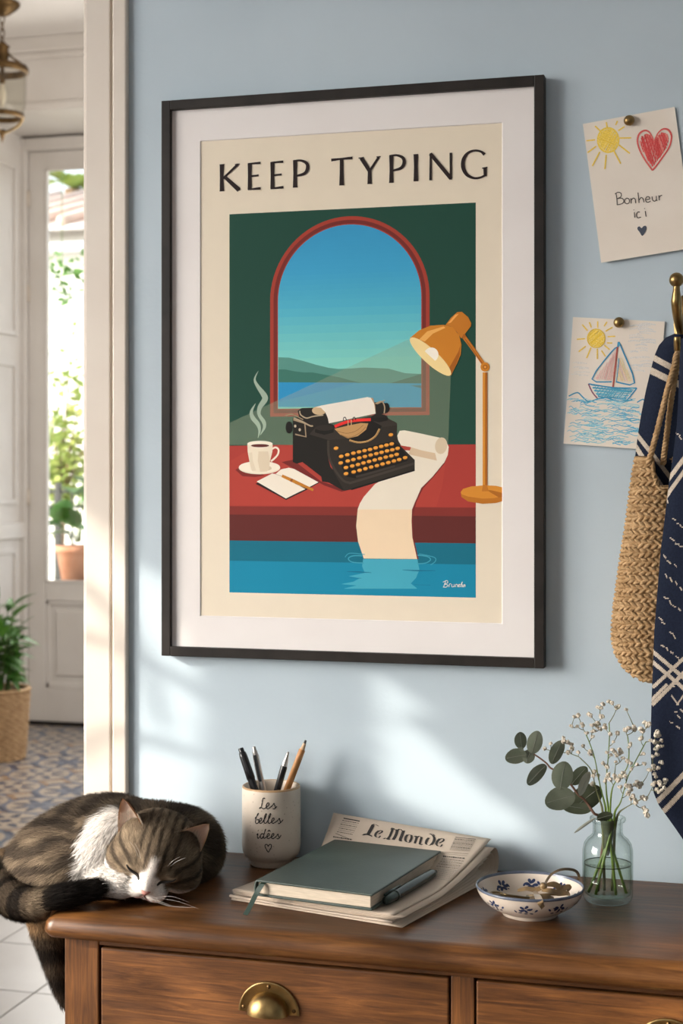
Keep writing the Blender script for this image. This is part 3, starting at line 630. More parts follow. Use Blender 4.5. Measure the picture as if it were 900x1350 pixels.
# ---------------------------------------------------------------- the two drawings pinned to the wall
M_crayon=colmat('crayon',0.85,0.2,noise=0.18,nscale=900)
M_paper=mat('drawing_paper',(0.79,0.71,0.62),0.9,c2=(0.82,0.745,0.66),scale=14,spec=0.15,bump=0.03,bscale=200)
class Sheet:
    def __init__(s,tl,tr,bl,lift=0.004,y0=-0.0016):
        s.o=atY(*tl,y0); s.u=atY(*tr,y0)-s.o; s.v=atY(*bl,y0)-s.o; s.lift=lift; s.y0=y0
        s.D=s.u.x*s.v.z-s.u.z*s.v.x
    def st(s,px,py,y=None):
        p=atY(px,py,s.y0) -s.o
        return ((p.x*s.v.z-p.z*s.v.x)/s.D, (s.u.x*p.z-s.u.z*p.x)/s.D)
    def pt(s,a,b,off=0):
        p=s.o+s.u*a+s.v*b; p.y=s.y0-s.lift*(b**3+0.5*max(0,a-0.6)**2+0.6*max(0,0.3-b)**2)-off; return p
    def mesh(s,m,n=10):
        vs=[s.pt(i/n,j/n) for j in range(n+1) for i in range(n+1)]
        fs=[(j*(n+1)+i,(j+1)*(n+1)+i,(j+1)*(n+1)+i+1,j*(n+1)+i+1) for j in range(n) for i in range(n)]
        k=len(vs); vs+= [p+Vector((0,0.0004,0)) for p in vs]; fs+=[tuple(q+k for q in f[::-1]) for f in fs]
        m.add(vs,fs,0,True)
LC=[0]
def crayon(m,sh,pts,w,col,cr=c0,sm=4):
    LC[0]+=1
    q=[]
    for p in pts:
        a,b=sh.st(*cr(*p)); q.append(sh.pt(a,b,0.00025+0.000004*(LC[0]%60)))
    if sm and len(q)>2: q=spline(q,sm)
    m.ribbon(q,[x*0.00089 for x in w] if hasattr(w,'__len__') else w*0.00089,(0,-1,0),0,PCm(col))
def inside(p,poly):
    c=False; j=len(poly)-1
    for i in range(len(poly)):
        if (poly[i][1]>p[1])!=(poly[j][1]>p[1]) and p[0]<(poly[j][0]-poly[i][0])*(p[1]-poly[i][1])/(poly[j][1]-poly[i][1]+1e-12)+poly[i][0]: c=not c
        j=i
    return c
def hatch(m,sh,poly,ang,step,w,cols,cr=c0,jit=1.0):
    cx=sum(p[0] for p in poly)/len(poly); cy=sum(p[1] for p in poly)/len(poly); R=max(math.hypot(p[0]-cx,p[1]-cy) for p in poly)
    t=-R
    while t<R:
        a=ang+random.uniform(-0.06,0.06); run=[]
        for k in range(61):
            s_=-R+2*R*k/60; p=(cx+math.cos(a)*s_-math.sin(a)*t, cy+math.sin(a)*s_+math.cos(a)*t)
            if inside(p,poly): run.append(p)
            else:
                if len(run)>2: crayon(m,sh,[run[0],run[-1]],w,random.choice(cols),cr,0)
                run=[]
        if len(run)>2: crayon(m,sh,[run[0],run[-1]],w,random.choice(cols),cr,0)
        t+=step*random.uniform(1-0.4*jit,1+0.4*jit)
def pin(px,py,label):
    p=atY(px,py,-0.006); t=tag(MB().lathe([(0,-0.0075),(0.0022,-0.0073),(0.0045,-0.0062),(0.0062,-0.0040),(0.0066,-0.0022),(0.0062,-0.0010),(0.0012,-0.0006),(0.0008,0.0040),(0,0.006)],(p.x,-0.0028,p.z),24,M=Matrix.Rotation(-PI/2,3,'X')).build('push_pin',M_brass),label,'push pin','brass pins holding the drawings')
h1=lambda x,y:(760+x/6.4286,130+y/6.4286); h2=lambda x,y:(720+x/2.7,120+y/2.7); h3=lambda x,y:(740+x/6.4286,410+y/6.4286)
s1=Sheet((768,163.5),(889,141),(792.5,347),0.004)
d1=thing('childs_drawing','cream sheet with a yellow sun, red heart and the words Bonheur ici pinned up high','drawing',s1.pt(0.5,0.5))
m=MB(); s1.mesh(m); m.build('paper_sheet',M_paper,d1)
m=MB(); YL=[(232,200,88),(236,206,104),(226,190,72)]
cx,cy,rx,ry=266,352,90,105
crayon(m,s1,[(cx+rx*math.cos(t),cy+ry*math.sin(t)) for t in np.linspace(0,2*PI,26)],1.7,YL[0],h1,2)
crayon(m,s1,[(cx+(rx-8)*math.cos(t),cy+(ry-8)*math.sin(t)) for t in np.linspace(0,2*PI,26)],1.2,YL[1],h1,2)
hatch(m,s1,[(cx+(rx-12)*math.cos(t),cy+(ry-12)*math.sin(t)) for t in np.linspace(0,2*PI,24)],-1.1,7,1.3,YL,h1)
hatch(m,s1,[(cx+(rx-22)*math.cos(t),cy+(ry-22)*math.sin(t)) for t in np.linspace(0,2*PI,24)],0.4,14,1.0,YL,h1)
for q in ([(155,233),(205,280)],[(250,200),(258,245)],[(345,190),(330,225)],[(405,238),(352,272)],[(462,333),(362,335)],[(450,465),(357,393)],[(372,552),(312,440)],[(238,598),(250,478)],[(132,572),(195,452)],[(92,458),(165,404)],[(82,358),(155,350)]): crayon(m,s1,q,1.9,YL[0],h1,0)
m.build('sun_drawing',[M_crayon],d1,True)
m=MB(); RD=[(208,86,84),(216,108,104),(200,74,74)]
heart=[(640,610),(570,510),(525,420),(512,350),(530,295),(575,268),(615,285),(645,340),(654,380),(665,340),(690,290),(730,257),(775,262),(803,305),(800,365),(775,430),(720,510),(660,590)]
for k,sc in ((0,1.0),(1,0.965)):
    hx,hy=655,430; crayon(m,s1,[(hx+(x-hx)*sc,hy+(y-hy)*sc) for x,y in heart+[heart[0]]],1.5,RD[k],h1,4)
hatch(m,s1,[(655+(x-655)*0.84,425+(y-425)*0.84) for x,y in heart],1.25,8,1.35,RD+[(222,130,122)],h1); hatch(m,s1,[(655+(x-655)*0.8,425+(y-425)*0.8) for x,y in heart],1.75,22,1.1,RD,h1)
m.build('heart_drawing',[M_crayon],d1,True)
m=MB(); KK=(84,78,74)
for s in ([(248,364),(251,385),(252,406)],[(244,367),(255,361),(266,365),(265,377),(251,384)],[(251,384),(268,382),(276,391),(270,401),(252,406)],[(295,386),(287,382),(279,388),(279,397),(287,402),(295,397),(295,386)],[(301,382),(302,401)],[(302,390),(309,382),(316,386),(318,400)],[(326,362),(330,399)],[(330,389),(337,380),(344,384),(347,397)],[(355,388),(367,385),(366,378),(358,377),(353,386),(356,395),(364,396),(371,392)],[(376,376),(378,388),(385,393),(391,387),(391,374)],[(391,386),(394,392)],[(400,372),(402,390)],[(401,381),(405,374),(412,372)],
          [(313,432),(315,452)],[(333,432),(325,432),(321,442),(325,452),(337,450)],[(352,428),(355,448)],[(311,423),(312,425)],[(349,418),(350,420)]): crayon(m,s1,s,1.25,KK,h2,5)
m.build('lettering',[M_crayon],d1,True)
m=MB(); hp=[(342,517),(332,503),(325,494),(325,486),(332,483),(339,489),(346,482),(354,481),(357,489),(353,501)]
vs=[s1.pt(*s1.st(*h2(*p)),0.0004) for p in hp]; vs=spline(vs,4,True); m.add(vs,[tuple(range(len(vs)))],0,False,PCm((76,82,94))); m.build('small_heart',[M_crayon],d1,True)
pin(829,158.5,'brass push pin at the top of the heart drawing')
s2=Sheet((755,418),(876,424),(743,585),0.004)
d2=thing('childs_drawing','cream sheet with a blue crayon sailboat on waves pinned below the heart drawing','drawing',s2.pt(0.5,0.5))
m=MB(); s2.mesh(m); m.build('paper_sheet',M_paper,d2)
m=MB(); cx,cy,rx,ry=293,232,73,77
crayon(m,s2,[(cx+rx*math.cos(t),cy+ry*math.sin(t)) for t in np.linspace(0,2*PI,26)],1.7,(226,192,82),h3,2)
hatch(m,s2,[(cx+(rx-6)*math.cos(t),cy+(ry-6)*math.sin(t)) for t in np.linspace(0,2*PI,24)],-0.7,7,1.4,YL,h3); hatch(m,s2,[(cx+(rx-10)*math.cos(t),cy+(ry-10)*math.sin(t)) for t in np.linspace(0,2*PI,24)],0.5,13,1.1,YL,h3)
for q in ([(130,240),(200,235)],[(175,115),(220,168)],[(235,95),(252,140)],[(306,88),(306,142)],[(385,92),(360,130)],[(432,138),(372,172)],[(455,215),(390,218)],[(430,272),(385,270)],[(408,328),(362,290)],[(372,385),(338,335)],[(303,408),(303,320)],[(212,400),(250,310)],[(145,345),(205,298)]): crayon(m,s2,q,1.8,(228,196,92),h3,0)
m.build('sun_drawing',[M_crayon],d2,True)
m=MB(); BL=(62,138,176)
hatch(m,s2,[(470,320),(280,578),(432,592)],-1.25,11,1.0,[(222,176,172),(226,186,180)],h3); hatch(m,s2,[(490,360),(600,600),(465,594)],1.2,11,1.0,[(226,206,150),(222,190,176),(228,212,160)],h3)
crayon(m,s2,[(476,306),(425,345),(258,578),(425,600)],1.8,BL,h3,3); crayon(m,s2,[(484,262),(520,340),(618,610),(460,600)],2.0,BL,h3,3); crayon(m,s2,[(484,262),(478,306)],2.6,BL,h3,0)
crayon(m,s2,[(487,400),(466,596)],1.2,BL,h3,0)
crayon(m,s2,[(474,305),(455,470),(436,645)],2.2,(164,84,76),h3,0)
hatch(m,s2,[(245,625),(440,648),(628,656),(545,752),(430,742),(312,738)],0.12,8,1.3,[(84,158,186),(104,176,196),(70,144,178)],h3); hatch(m,s2,[(255,630),(440,652),(605,660),(545,745),(312,732)],-0.9,24,1.0,[(84,158,186)],h3)
crayon(m,s2,[(228,618),(440,650),(638,654)],1.9,BL,h3,3); crayon(m,s2,[(638,654),(545,765),(500,762)],1.8,BL,h3,3); crayon(m,s2,[(228,618),(262,690),(308,745)],1.8,(128,84,104),h3,3)
m.build('boat_drawing',[M_crayon],d2,True)
m=MB(); crayon(m,s2,[(62,722),(135,692),(180,730),(232,768),(310,745),(380,735),(450,760),(540,766),(600,752)],1.8,(76,150,184),h3,4); crayon(m,s2,[(640,775),(690,748),(705,770)],1.6,(76,150,184),h3,3)
for k in range(150):
    y=random.uniform(745,1130); x=random.uniform(45,600-max(0,(y-900)*0.1)); L=random.uniform(60,170); a=random.uniform(-12,16)
    crayon(m,s2,[(x,y),(x+L*0.3,y-random.uniform(4,16)+a*0.3),(x+L*0.65,y+random.uniform(-4,10)+a*0.6),(min(x+L,660),y+a)],random.uniform(0.7,1.3),random.choice([(110,178,202),(134,190,206),(96,166,196),(150,198,208)]),h3,3)
for k in range(34):
    y=random.uniform(110,520); x=random.uniform(560,680); L=random.uniform(60,150)
    crayon(m,s2,[(x,y),(x+L*0.5,y-8),(min(x+L,800),y)],1.6,random.choice([(212,208,203),(206,205,203)]),h3,3)
for k in range(10):
    y=random.uniform(420,600); x=random.uniform(80,160); crayon(m,s2,[(x,y),(x+40,y-6),(x+80,y)],1.4,(212,208,202),h3,3)
m.build('sea_drawing',[M_crayon],d2,True)
pin(815.5,425,'brass push pin at the top of the sailboat drawing')
# ---------------------------------------------------------------- hall lantern
Lq=4.64; La=atY(3,0,Lq); SC=(La-atY(4,0,Lq)).length
def lz(y): return atY(3,y,Lq).z
lan=thing('hall_lantern','antique brass and glass lantern hanging by a chain in the hall beyond the doorway','lantern',(La.x,Lq,CEIL)); LXc=La.x
m=MB(); m.lathe([(0,CEIL),(21*SC,CEIL),(21*SC,CEIL-0.012),(17*SC,CEIL-0.03),(9*SC,CEIL-0.055),(3*SC,CEIL-0.065),(0,CEIL-0.065)],(LXc,Lq,0),24); m.build('ceiling_rose',M_brass_dark,lan)
z=CEIL-0.06; k=0
zc=lz(58)
while z>zc:
    m=MB(); rot=Matrix.Rotation(PI/2*(k%2),3,'Z'); pts=[]
    for t in range(12):
        a=2*PI*t/12; p=rot@Vector((0.011*math.cos(a),0,0.021*math.sin(a))); pts.append(Vector((LXc,Lq,z-0.018))+p)
    m.tube(pts+[pts[0]],0.0032,5,cap=False); m.build('chain_link',M_brass_dark,lan); z-=0.034; k+=1
m=MB(); m.lathe([(0,lz(54)),(3*SC,lz(55)),(5*SC,lz(58)),(9*SC,lz(61)),(7*SC,lz(64)),(8*SC,lz(72)),(7*SC,lz(80)),(3*SC,lz(84)),(0,lz(84))],(LXc,Lq,0),20); m.build('crown',M_brass_dark,lan)
def ringz(r,z,w,h): 
    m=MB(); m.lathe([(r-w,z-h),(r,z-h),(r+w*0.4,z),(r,z+h),(r-w,z+h)],(LXc,Lq,0),36,closed=True); return m
ringz(30*SC,lz(92),0.014,0.016).build('upper_ring',M_brass_dark,lan)
ringz(25*SC,lz(153),0.014,0.012).build('lower_ring',M_brass_dark,lan)
for a in np.linspace(0.3,2*PI+0.3,4)[:3]:
    c,s=math.cos(a),math.sin(a); R=lambda r,y: Vector((LXc+r*SC*c,Lq+r*SC*s,lz(y)))
    m=MB(); m.tube(spline([R(7,70),R(12,76),R(20,82),R(29,91)],5),0.005,6); m.build('upper_arm',M_brass_dark,lan)
    m=MB(); m.tube(spline([R(25,153),R(20,164),R(11,171),R(3,175)],5),0.007,6); m.build('lower_arm',M_brass,lan)
m=MB(); m.lathe([(0,lz(170)),(5*SC,lz(172)),(3.5*SC,lz(177)),(1.5*SC,lz(183)),(0,lz(189))],(LXc,Lq,0),14); m.build('finial',M_brass_dark,lan)
m=MB(); m.lathe([(28*SC,lz(93)),(28*SC,lz(120)),(27*SC,lz(140)),(24.5*SC,lz(152))],(LXc,Lq,0),40); m.build('glass_cylinder',thin_glass('lantern_glass',(0.90,0.90,0.86)),lan)
m=MB(); m.lathe([(0,lz(84)),(2.5*SC,lz(86)),(2.5*SC,lz(104)),(3.5*SC,lz(105)),(3.5*SC,lz(110)),(0,lz(110))],(LXc,Lq,0),14); m.build('lamp_holder',M_brass_dark,lan)
m=MB(); m.lathe([(0,lz(109)),(2.6*SC,lz(111)),(4.6*SC,lz(124)),(4.2*SC,lz(132)),(1.5*SC,lz(141)),(0,lz(143))],(LXc,Lq,0),14); m.build('bulb',mat('bulb_glass',(0.8,0.72,0.6),0.1),lan)

# ---------------------------------------------------------------- potted plant in a woven basket
def leaf_mesh(name,L,W,m_,n=7,fold=0.25,droop=0.25,tip=1.0):
    """pointed leaf along +X with a folded midrib"""
    b=MB(); vs=[];fs=[]
    for i in range(n+1):
        t=i/n; w=W*math.sin(PI*min(1,t**0.8*0.96+0.03))**tip; x=L*t; z=-droop*L*t*t
        vs+= [(x,-w/2,z+fold*w/2),(x,0,z),(x,w/2,z+fold*w/2)]
    for i in range(n):
        a=3*i; fs+=[(a,a+1,a+4,a+3),(a+1,a+2,a+5,a+4)]
    b.add(vs,fs,0,True); o=b.build(name,m_,None); me=o.data; bpy.data.objects.remove(o); return me
def put(name,me,parent,loc,rot,sc=1.0):
    o=bpy.data.objects.new(name,me); COL.objects.link(o); o.parent=parent; o.matrix_parent_inverse=world_of(parent).inverted()
    o.matrix_basis=Matrix.Translation(loc)@rot.to_4x4()@Matrix.Scale(sc,4); return o
def dirrot(d,roll=0.0):
    d=Vector(d).normalized(); z=Vector((0,0,1)); y=z.cross(d)
    y=y.normalized() if y.length>1e-5 else Vector((0,1,0)); z=d.cross(y)
    return Matrix((d,y,z)).transposed()@Matrix.Rotation(roll,3,'X')
M_leaf=mat('green_leaf',(0.070,0.180,0.024),0.35,c2=(0.13,0.28,0.05),scale=9,spec=0.5,trans=0.25)
M_leaf2=mat('deep_green_leaf',(0.042,0.130,0.022),0.35,c2=(0.08,0.20,0.035),scale=9,trans=0.2)
M_stem=mat('green_stem',(0.10,0.16,0.04),0.6)
M_wicker=mat('wicker',(0.42,0.26,0.13),0.6,c2=(0.56,0.37,0.20),scale=30,bump=0.2,bscale=200)
M_soil=mat('soil',(0.03,0.02,0.014),0.95,c2=(0.05,0.035,0.025),scale=60,bump=0.5)
BY=4.80; bx=atY(-1.0,1000,BY).x; BR,BB,BH=0.142,0.118,0.335
pl=thing('potted_plant','leafy green plant in a woven basket on the patterned tiles by the glass door','plant',(bx,BY,0))
def brad(z): return BB+(BR-BB)*min(1,(z/BH))**0.8
bk=MB(); bk.lathe([(0,0.004),(BB-0.006,0.004),(BB-0.004,0.02),(BR-0.008,BH-0.01),(BR-0.014,BH-0.01),(BR-0.016,BH-0.06),(0,BH-0.06)],(bx,BY,0),40)
basket=bk.build('basket',M_wicker,pl)
for r in range(24):
    z=0.008+r*(BH-0.012)/23; m=MB(); pts=[]
    for i in range(73):
        a=2*PI*i/72; rr=brad(z)+0.0045*math.cos(18*a+PI*(r%2))
        pts.append((bx+rr*math.cos(a),BY+rr*math.sin(a),z))
    m.tube(pts,0.0072,5,cap=False); m.build('weave_strand',M_wicker,basket)
m=MB(); m.lathe([(BR-0.012,BH-0.006),(BR+0.008,BH-0.006),(BR+0.012,BH+0.006),(BR,BH+0.014),(BR-0.012,BH+0.006)],(bx,BY,0),40,closed=True); m.build('rim',M_wicker,basket)
m=MB(); m.lathe([(0,BH-0.035),(BR-0.02,BH-0.035)],(bx,BY,0),30); m.build('soil',M_soil,pl)
lm=[leaf_mesh('leaf',0.125,0.042,M_leaf),leaf_mesh('leaf',0.105,0.038,M_leaf2),leaf_mesh('leaf',0.14,0.046,M_leaf2,droop=0.4)]
R_=random.Random(5)
for s_ in range(27):
    a=R_.uniform(0,2*PI); sp=R_.uniform(0.03,0.24); h=R_.uniform(0.20,0.47)-sp*0.5
    base=Vector((bx+0.05*math.cos(a),BY+0.05*math.sin(a),BH-0.04)); top_=Vector((bx+sp*math.cos(a),BY+sp*math.sin(a),BH+h))
    path=spline([base,base.lerp(top_,0.5)+Vector((0,0,0.05)),top_],6)
    m=MB(); m.tube(path,[0.005-0.003*i/(len(path)-1) for i in range(len(path))],5); m.build('stem',M_stem,pl)
    for k in range(9):
        t=0.30+0.70*k/8; q=path[min(len(path)-1,int(t*(len(path)-1)))]
        b=a+k*2.4+R_.uniform(-.4,.4); e=R_.uniform(-0.25,0.55) if k<8 else 0.9
        d=Vector((math.cos(b)*math.cos(e),math.sin(b)*math.cos(e),math.sin(e)))
        put('leaf',R_.choice(lm),pl,q,dirrot(d,R_.uniform(-.5,.5)),R_.uniform(0.75,1.15))

# ---------------------------------------------------------------- the bright terrace beyond the glass door
GYN=FARY+0.25
m=MB(); m.box(-16,6,FARY+0.1,30,-0.08,-0.02); o=m.build('ground_terrace',mat('terrace_paving',(0.62,0.57,0.50),0.8,c2=(0.70,0.66,0.58),scale=2)); struct(o)
M_iron=mat('dark_iron',(0.03,0.03,0.026),0.5)
rl=thing('terrace_railing','dark iron railing behind the flowerpot on the sunny terrace','railing',(-4.2,7.6,0)); RY=7.6
for py in (648,668):
    z=atY(80,py,RY).z; m=MB(); m.tube([(-8,RY,z),(-1,RY,z)],0.011,6); m.build('rail',M_iron,rl)
m=MB(); m.tube([(-8,RY,0.09),(-1,RY,0.09)],0.011,6); m.build('rail',M_iron,rl)
zt=atY(80,648,RY).z
x=-8.0+0.02
while x<-1.0:
    m=MB(); m.tube([(x,RY,-0.02),(x,RY,zt)],0.008,6); m.build('baluster',M_iron,rl); x+=0.125
for xx in (-8,-1,atY(77,600,RY).x): m=MB(); m.box(xx-0.018,xx+0.018,RY-0.018,RY+0.018,-0.02,zt+0.06,0.004); m.build('post',M_iron,rl)
# terracotta flowerpot on an iron stand
M_terra=mat('terracotta',(0.42,0.18,0.10),0.8,c2=(0.52,0.25,0.15),scale=12)
PY=6.75; pc=atY(102,768,PY); ps=(atY(103,768,PY)-pc).length; pz=pc.z-0.01
st=thing('plant_stand','low dark iron stand holding the terracotta flowerpot','stand',(pc.x,PY,-0.02))
m=MB(); m.lathe([(0,pz-0.012),(0.15,pz-0.012),(0.15,pz),(0,pz)],(pc.x,PY,0),24,smooth=False); m.build('stand_top',M_iron,st)
for a in range(3):
    c,s=math.cos(a*2.1+0.4),math.sin(a*2.1+0.4); m=MB(); m.tube([(pc.x+0.11*c,PY+0.11*s,pz-0.01),(pc.x+0.15*c,PY+0.15*s,-0.02)],0.009,6); m.build('leg',M_iron,st)
fp=thing('flowerpot','terracotta flowerpot with broad dark green leaves seen through the glass door','plant',(pc.x,PY,pz))
rt=27*ps; hb=(atY(102,719,PY).z-pz)
m=MB(); m.lathe([(0,pz),(18*ps,pz),(rt-0.012,pz+hb*0.82),(rt,pz+hb*0.83),(rt+0.004,pz+hb),(rt-0.012,pz+hb),(rt-0.02,pz+hb*0.8),(0,pz+hb*0.8)],(pc.x,PY,0),32); m.build('pot',M_terra,fp)
lb=leaf_mesh('leaf',0.20,0.13,M_leaf2,fold=0.3,droop=0.5,tip=0.8)
for (px,py,tx,ty) in ((98,718,70,690),(100,715,84,670),(104,715,112,650),(110,715,128,660),(106,715,108,690),(95,716,88,700),(112,716,125,690),(102,715,118,625),(100,716,105,640)):
    p=atY(px,py,PY); q=atY(tx,ty,PY+random.uniform(-.1,.1)); m=MB(); mid=p.lerp(q,0.6)+Vector((0,0,0.03)); m.tube(spline([p,mid,q],4),0.005,5); m.build('stem',M_stem,fp)
    d=(q-p); d.z*=0.3; put('leaf',lb,fp,q-d.normalized()*0.08,dirrot(d+Vector((0,-0.1,0)),random.uniform(-.6,.6)+0.6),random.uniform(1.0,1.4))
# a slender shrub behind the railing
M_pale_leaf=mat('sunlit_leaf',(0.20,0.30,0.07),0.5,c2=(0.42,0.40,0.10),scale=3,trans=0.4)
M_bark=mat('bark',(0.16,0.10,0.06),0.9,c2=(0.24,0.16,0.10),scale=20)
def leafcloud(name,parent,n,fn,size,m_,rs):
    b=MB(); r=random.Random(rs)
    for i in range(n):
        c=fn(r); d=Vector((r.uniform(-1,1),r.uniform(-1,1),r.uniform(-.7,.7))).normalized(); u=d.orthogonal().normalized(); s=size*r.uniform(.6,1.3)
        b.add([c,c+d*s*.5+u*s*.28,c+d*s,c+d*s*.5-u*s*.28],[(0,1,2,3)],0,False)
    o=b.build(name,m_,parent); o['kind']='stuff'; return o
SY=8.3; sc=atY(80,640,SY)
sh=thing('garden_shrub','slender sunlit yellow-green shrub growing behind the iron railing','shrub',(sc.x,SY,-0.02))
m=MB(); r=random.Random(3); br=[]
for (px,py) in ((70,560),(84,500),(92,470),(104,540),(112,590),(62,600),(98,600),(78,620)):
    e=atY(px,py,SY+r.uniform(-.2,.2)); p=spline([Vector((sc.x,SY,-0.02)),Vector((sc.x+r.uniform(-.02,.02),SY,0.8)),Vector((sc.x,SY,1.2)).lerp(e,0.4),e],5); br.append(p); m.tube(p,[0.022-0.018*i/(len(p)-1) for i in range(len(p))],5)
m.build('branches',M_bark,sh)
def shr(r):
    p=r.choice(br); i=r.randint(int(len(p)*0.55),len(p)-1); return p[i]+Vector((r.gauss(0,.10),r.gauss(0,.10),r.gauss(0,.10)))
leafcloud('foliage',sh,620,shr,0.085,M_pale_leaf,4)
# hanging vines from the eave of the house across the garden
HY=13.0
hz0=atY(80,330,HY).z; hz1=atY(80,298,HY).z
hs_=thing('neighbour_house','white house with a pale sloping tiled roof across the garden','house',(-7,HY+2,-0.02))
M_white=mat('white_render',(0.80,0.78,0.74),0.8); M_roof=mat('pale_roof',(0.62,0.47,0.40),0.85,c2=(0.70,0.56,0.48),scale=6)
m=MB(); m.box(-14,1,HY+0.25,HY+5,-0.02,hz1); m.build('wall',M_white,hs_)
m=MB(); m.box(-14,1,HY,HY+0.10,hz1-0.04,hz1+0.02,0.01); m.build('gutter',mat('zinc',(0.66,0.68,0.70),0.5),hs_)
m=MB(); m.box(-14,1,HY+0.05,HY+0.26,hz0,hz0+0.10,0.01); m.build('eave_beam',mat('grey_beam',(0.55,0.57,0.59),0.6),hs_)
rz=atY(80,262,HY+3).z
m=MB(); m.add([(-14,HY,hz1+0.02),(1,HY,hz1+0.02),(1,HY+3,rz),(-14,HY+3,rz),(-14,HY+6,hz1),(1,HY+6,hz1)],[(0,1,2,3),(3,2,5,4)],0,False); m.add([(-14,HY,hz1-0.05),(1,HY,hz1-0.05),(1,HY+3,rz-0.07),(-14,HY+3,rz-0.07)],[(3,2,1,0)],0,False)
rf=m.build('roof',M_roof,hs_)
for i in range(40):
    x=-13.8+i*0.37; m=MB(); m.tube([(x,HY-0.02,hz1+0.05),(x,HY+3,rz+0.04)],0.07,6,cap=True); m.build('tile_row',M_roof,rf)
VY=7.2
for px,y0,y1,pw,nm in ((82,340,402,5,'trailing green vine hanging from the terrace beam, long strand'),(117,334,375,5,'trailing green vine hanging from the terrace beam, short strand')):
    p=atY(px,y0,VY); q=atY(px+2,y1,VY); v=thing('hanging_vine',nm,'vine',(p.x,VY,3.6),'vines on the terrace beam')
    m=MB(); m.tube(spline([(p.x,VY,3.58),p,p.lerp(q,.5)+Vector((.02,0,0)),q],5),0.003,5); m.build('stem',M_stem,v)
    def vn(r,p=p,q=q):
        t=r.random(); c=p.lerp(q,t); return c+Vector((r.gauss(0,.045*(1-.5*t)),r.gauss(0,.04),r.gauss(0,.02)))
    leafcloud('foliage',v,70,vn,0.06,M_leaf,int(px))
bm_=thing('terrace_beam','pale beam over the terrace from which the vines hang','beam',(-4,VY,3.65))
m=MB(); m.box(-8,-0.6,VY-0.05,VY+0.05,3.59,3.71,0.006); m.build('beam',M_white,bm_)
for xx in (-7.9,-0.7): m=MB(); m.box(xx-0.05,xx+0.05,VY-0.05,VY+0.05,-0.02,3.6,0.006); m.build('post',M_white,bm_)
PY2=24.0; pc2=atY(98,250,PY2)
pm=thing('palm_tree','palm tree with brown dead fronds showing above the pale roof','tree',(pc2.x,PY2,-0.02))
m=MB(); m.tube([(pc2.x,PY2,-0.02),(pc2.x+.05,PY2,pc2.z*0.5),(pc2.x,PY2,pc2.z)],[0.22,0.17,0.19],8); m.build('trunk',M_bark,pm)
fl1=leaf_mesh('frond',1.5,0.30,M_pale_leaf,droop=0.35); fl2=leaf_mesh('frond',0.9,0.28,M_bark,droop=0.9)
for k in range(14): a=k*2.4; put('frond',fl1,pm,Vector((pc2.x,PY2,pc2.z)),dirrot((math.cos(a),math.sin(a),random.uniform(.1,.9)),0))
for k in range(9): a=k*2.4+1; put('frond',fl2,pm,Vector((pc2.x,PY2,pc2.z-0.05)),dirrot((math.cos(a),math.sin(a),-.3),0))

# ---------------------------------------------------------------- tree outside the near room's window: its crown dapples the sun
tr=thing('garden_tree','leafy tree outside the tall side window, dappling the sunlight on the blue wall','tree',(-4.6,-2.4,-0.1))
def WP(px,py,Y):
    p=atY(px,py,Y); t=-p.y/0.46; return (p.x+0.80*t,p.z-0.37*t)
LITP=[[(-0.90,1.39),(-0.865,1.345),(-0.80,1.275),(-0.74,1.20),(-0.695,1.13),(-0.690,0.88),(-0.90,0.86)],
      [(-0.4775,1.115),(-0.4425,1.108),(-0.403,1.07),(-0.372,1.01),(-0.325,0.966),(-0.272,0.934),(-0.30,0.922),(-0.345,0.938),(-0.364,0.957),(-0.403,0.960),(-0.4425,0.985),(-0.474,1.034)],
      [WP(*q,-0.22) for q in ((10,1130),(60,1078),(110,1048),(180,1046),(225,1066),(232,1120),(222,1192),(60,1212),(5,1205))],[WP(*q,-0.285) for q in ((10,1160),(60,1135),(140,1100),(185,1110),(208,1150),(205,1196),(150,1200),(60,1214),(5,1205))]]
LITQ=[[WP(*q,-0.30) for q in p] for p in (((90,1236),(126,1256),(126,1284),(90,1268)),((92,1312),(124,1322),(124,1352),(92,1346)),((142,1262),(205,1272),(188,1288),(142,1280)),((176,1328),(250,1336),(320,1346),(310,1366),(170,1362)),((262,1290),(300,1296),(292,1306),(258,1302)),((440,1300),(500,1312),(480,1326),(436,1318)))]
SOFT=[(-0.62,0.90,-0.60,1.13),(-0.90,0.90,-0.69,1.12)]
def near_poly(p,poly,mrg):
    if inside(p,poly): return True
    for i in range(len(poly)):
        a=Vector((*poly[i],0)); b=Vector((*poly[(i+1)%len(poly)],0)); q=Vector((*p,0)); ab=b-a
        t=max(0,min(1,(q-a).dot(ab)/ab.length_squared)); 
        if (a+ab*t-q).length<mrg: return True
    return False
SHADE=[(WP(192,1304,-0.30),0.012),(WP(330,1306,-0.30),0.014)]
b=MB(); r=random.Random(11); cnt=0
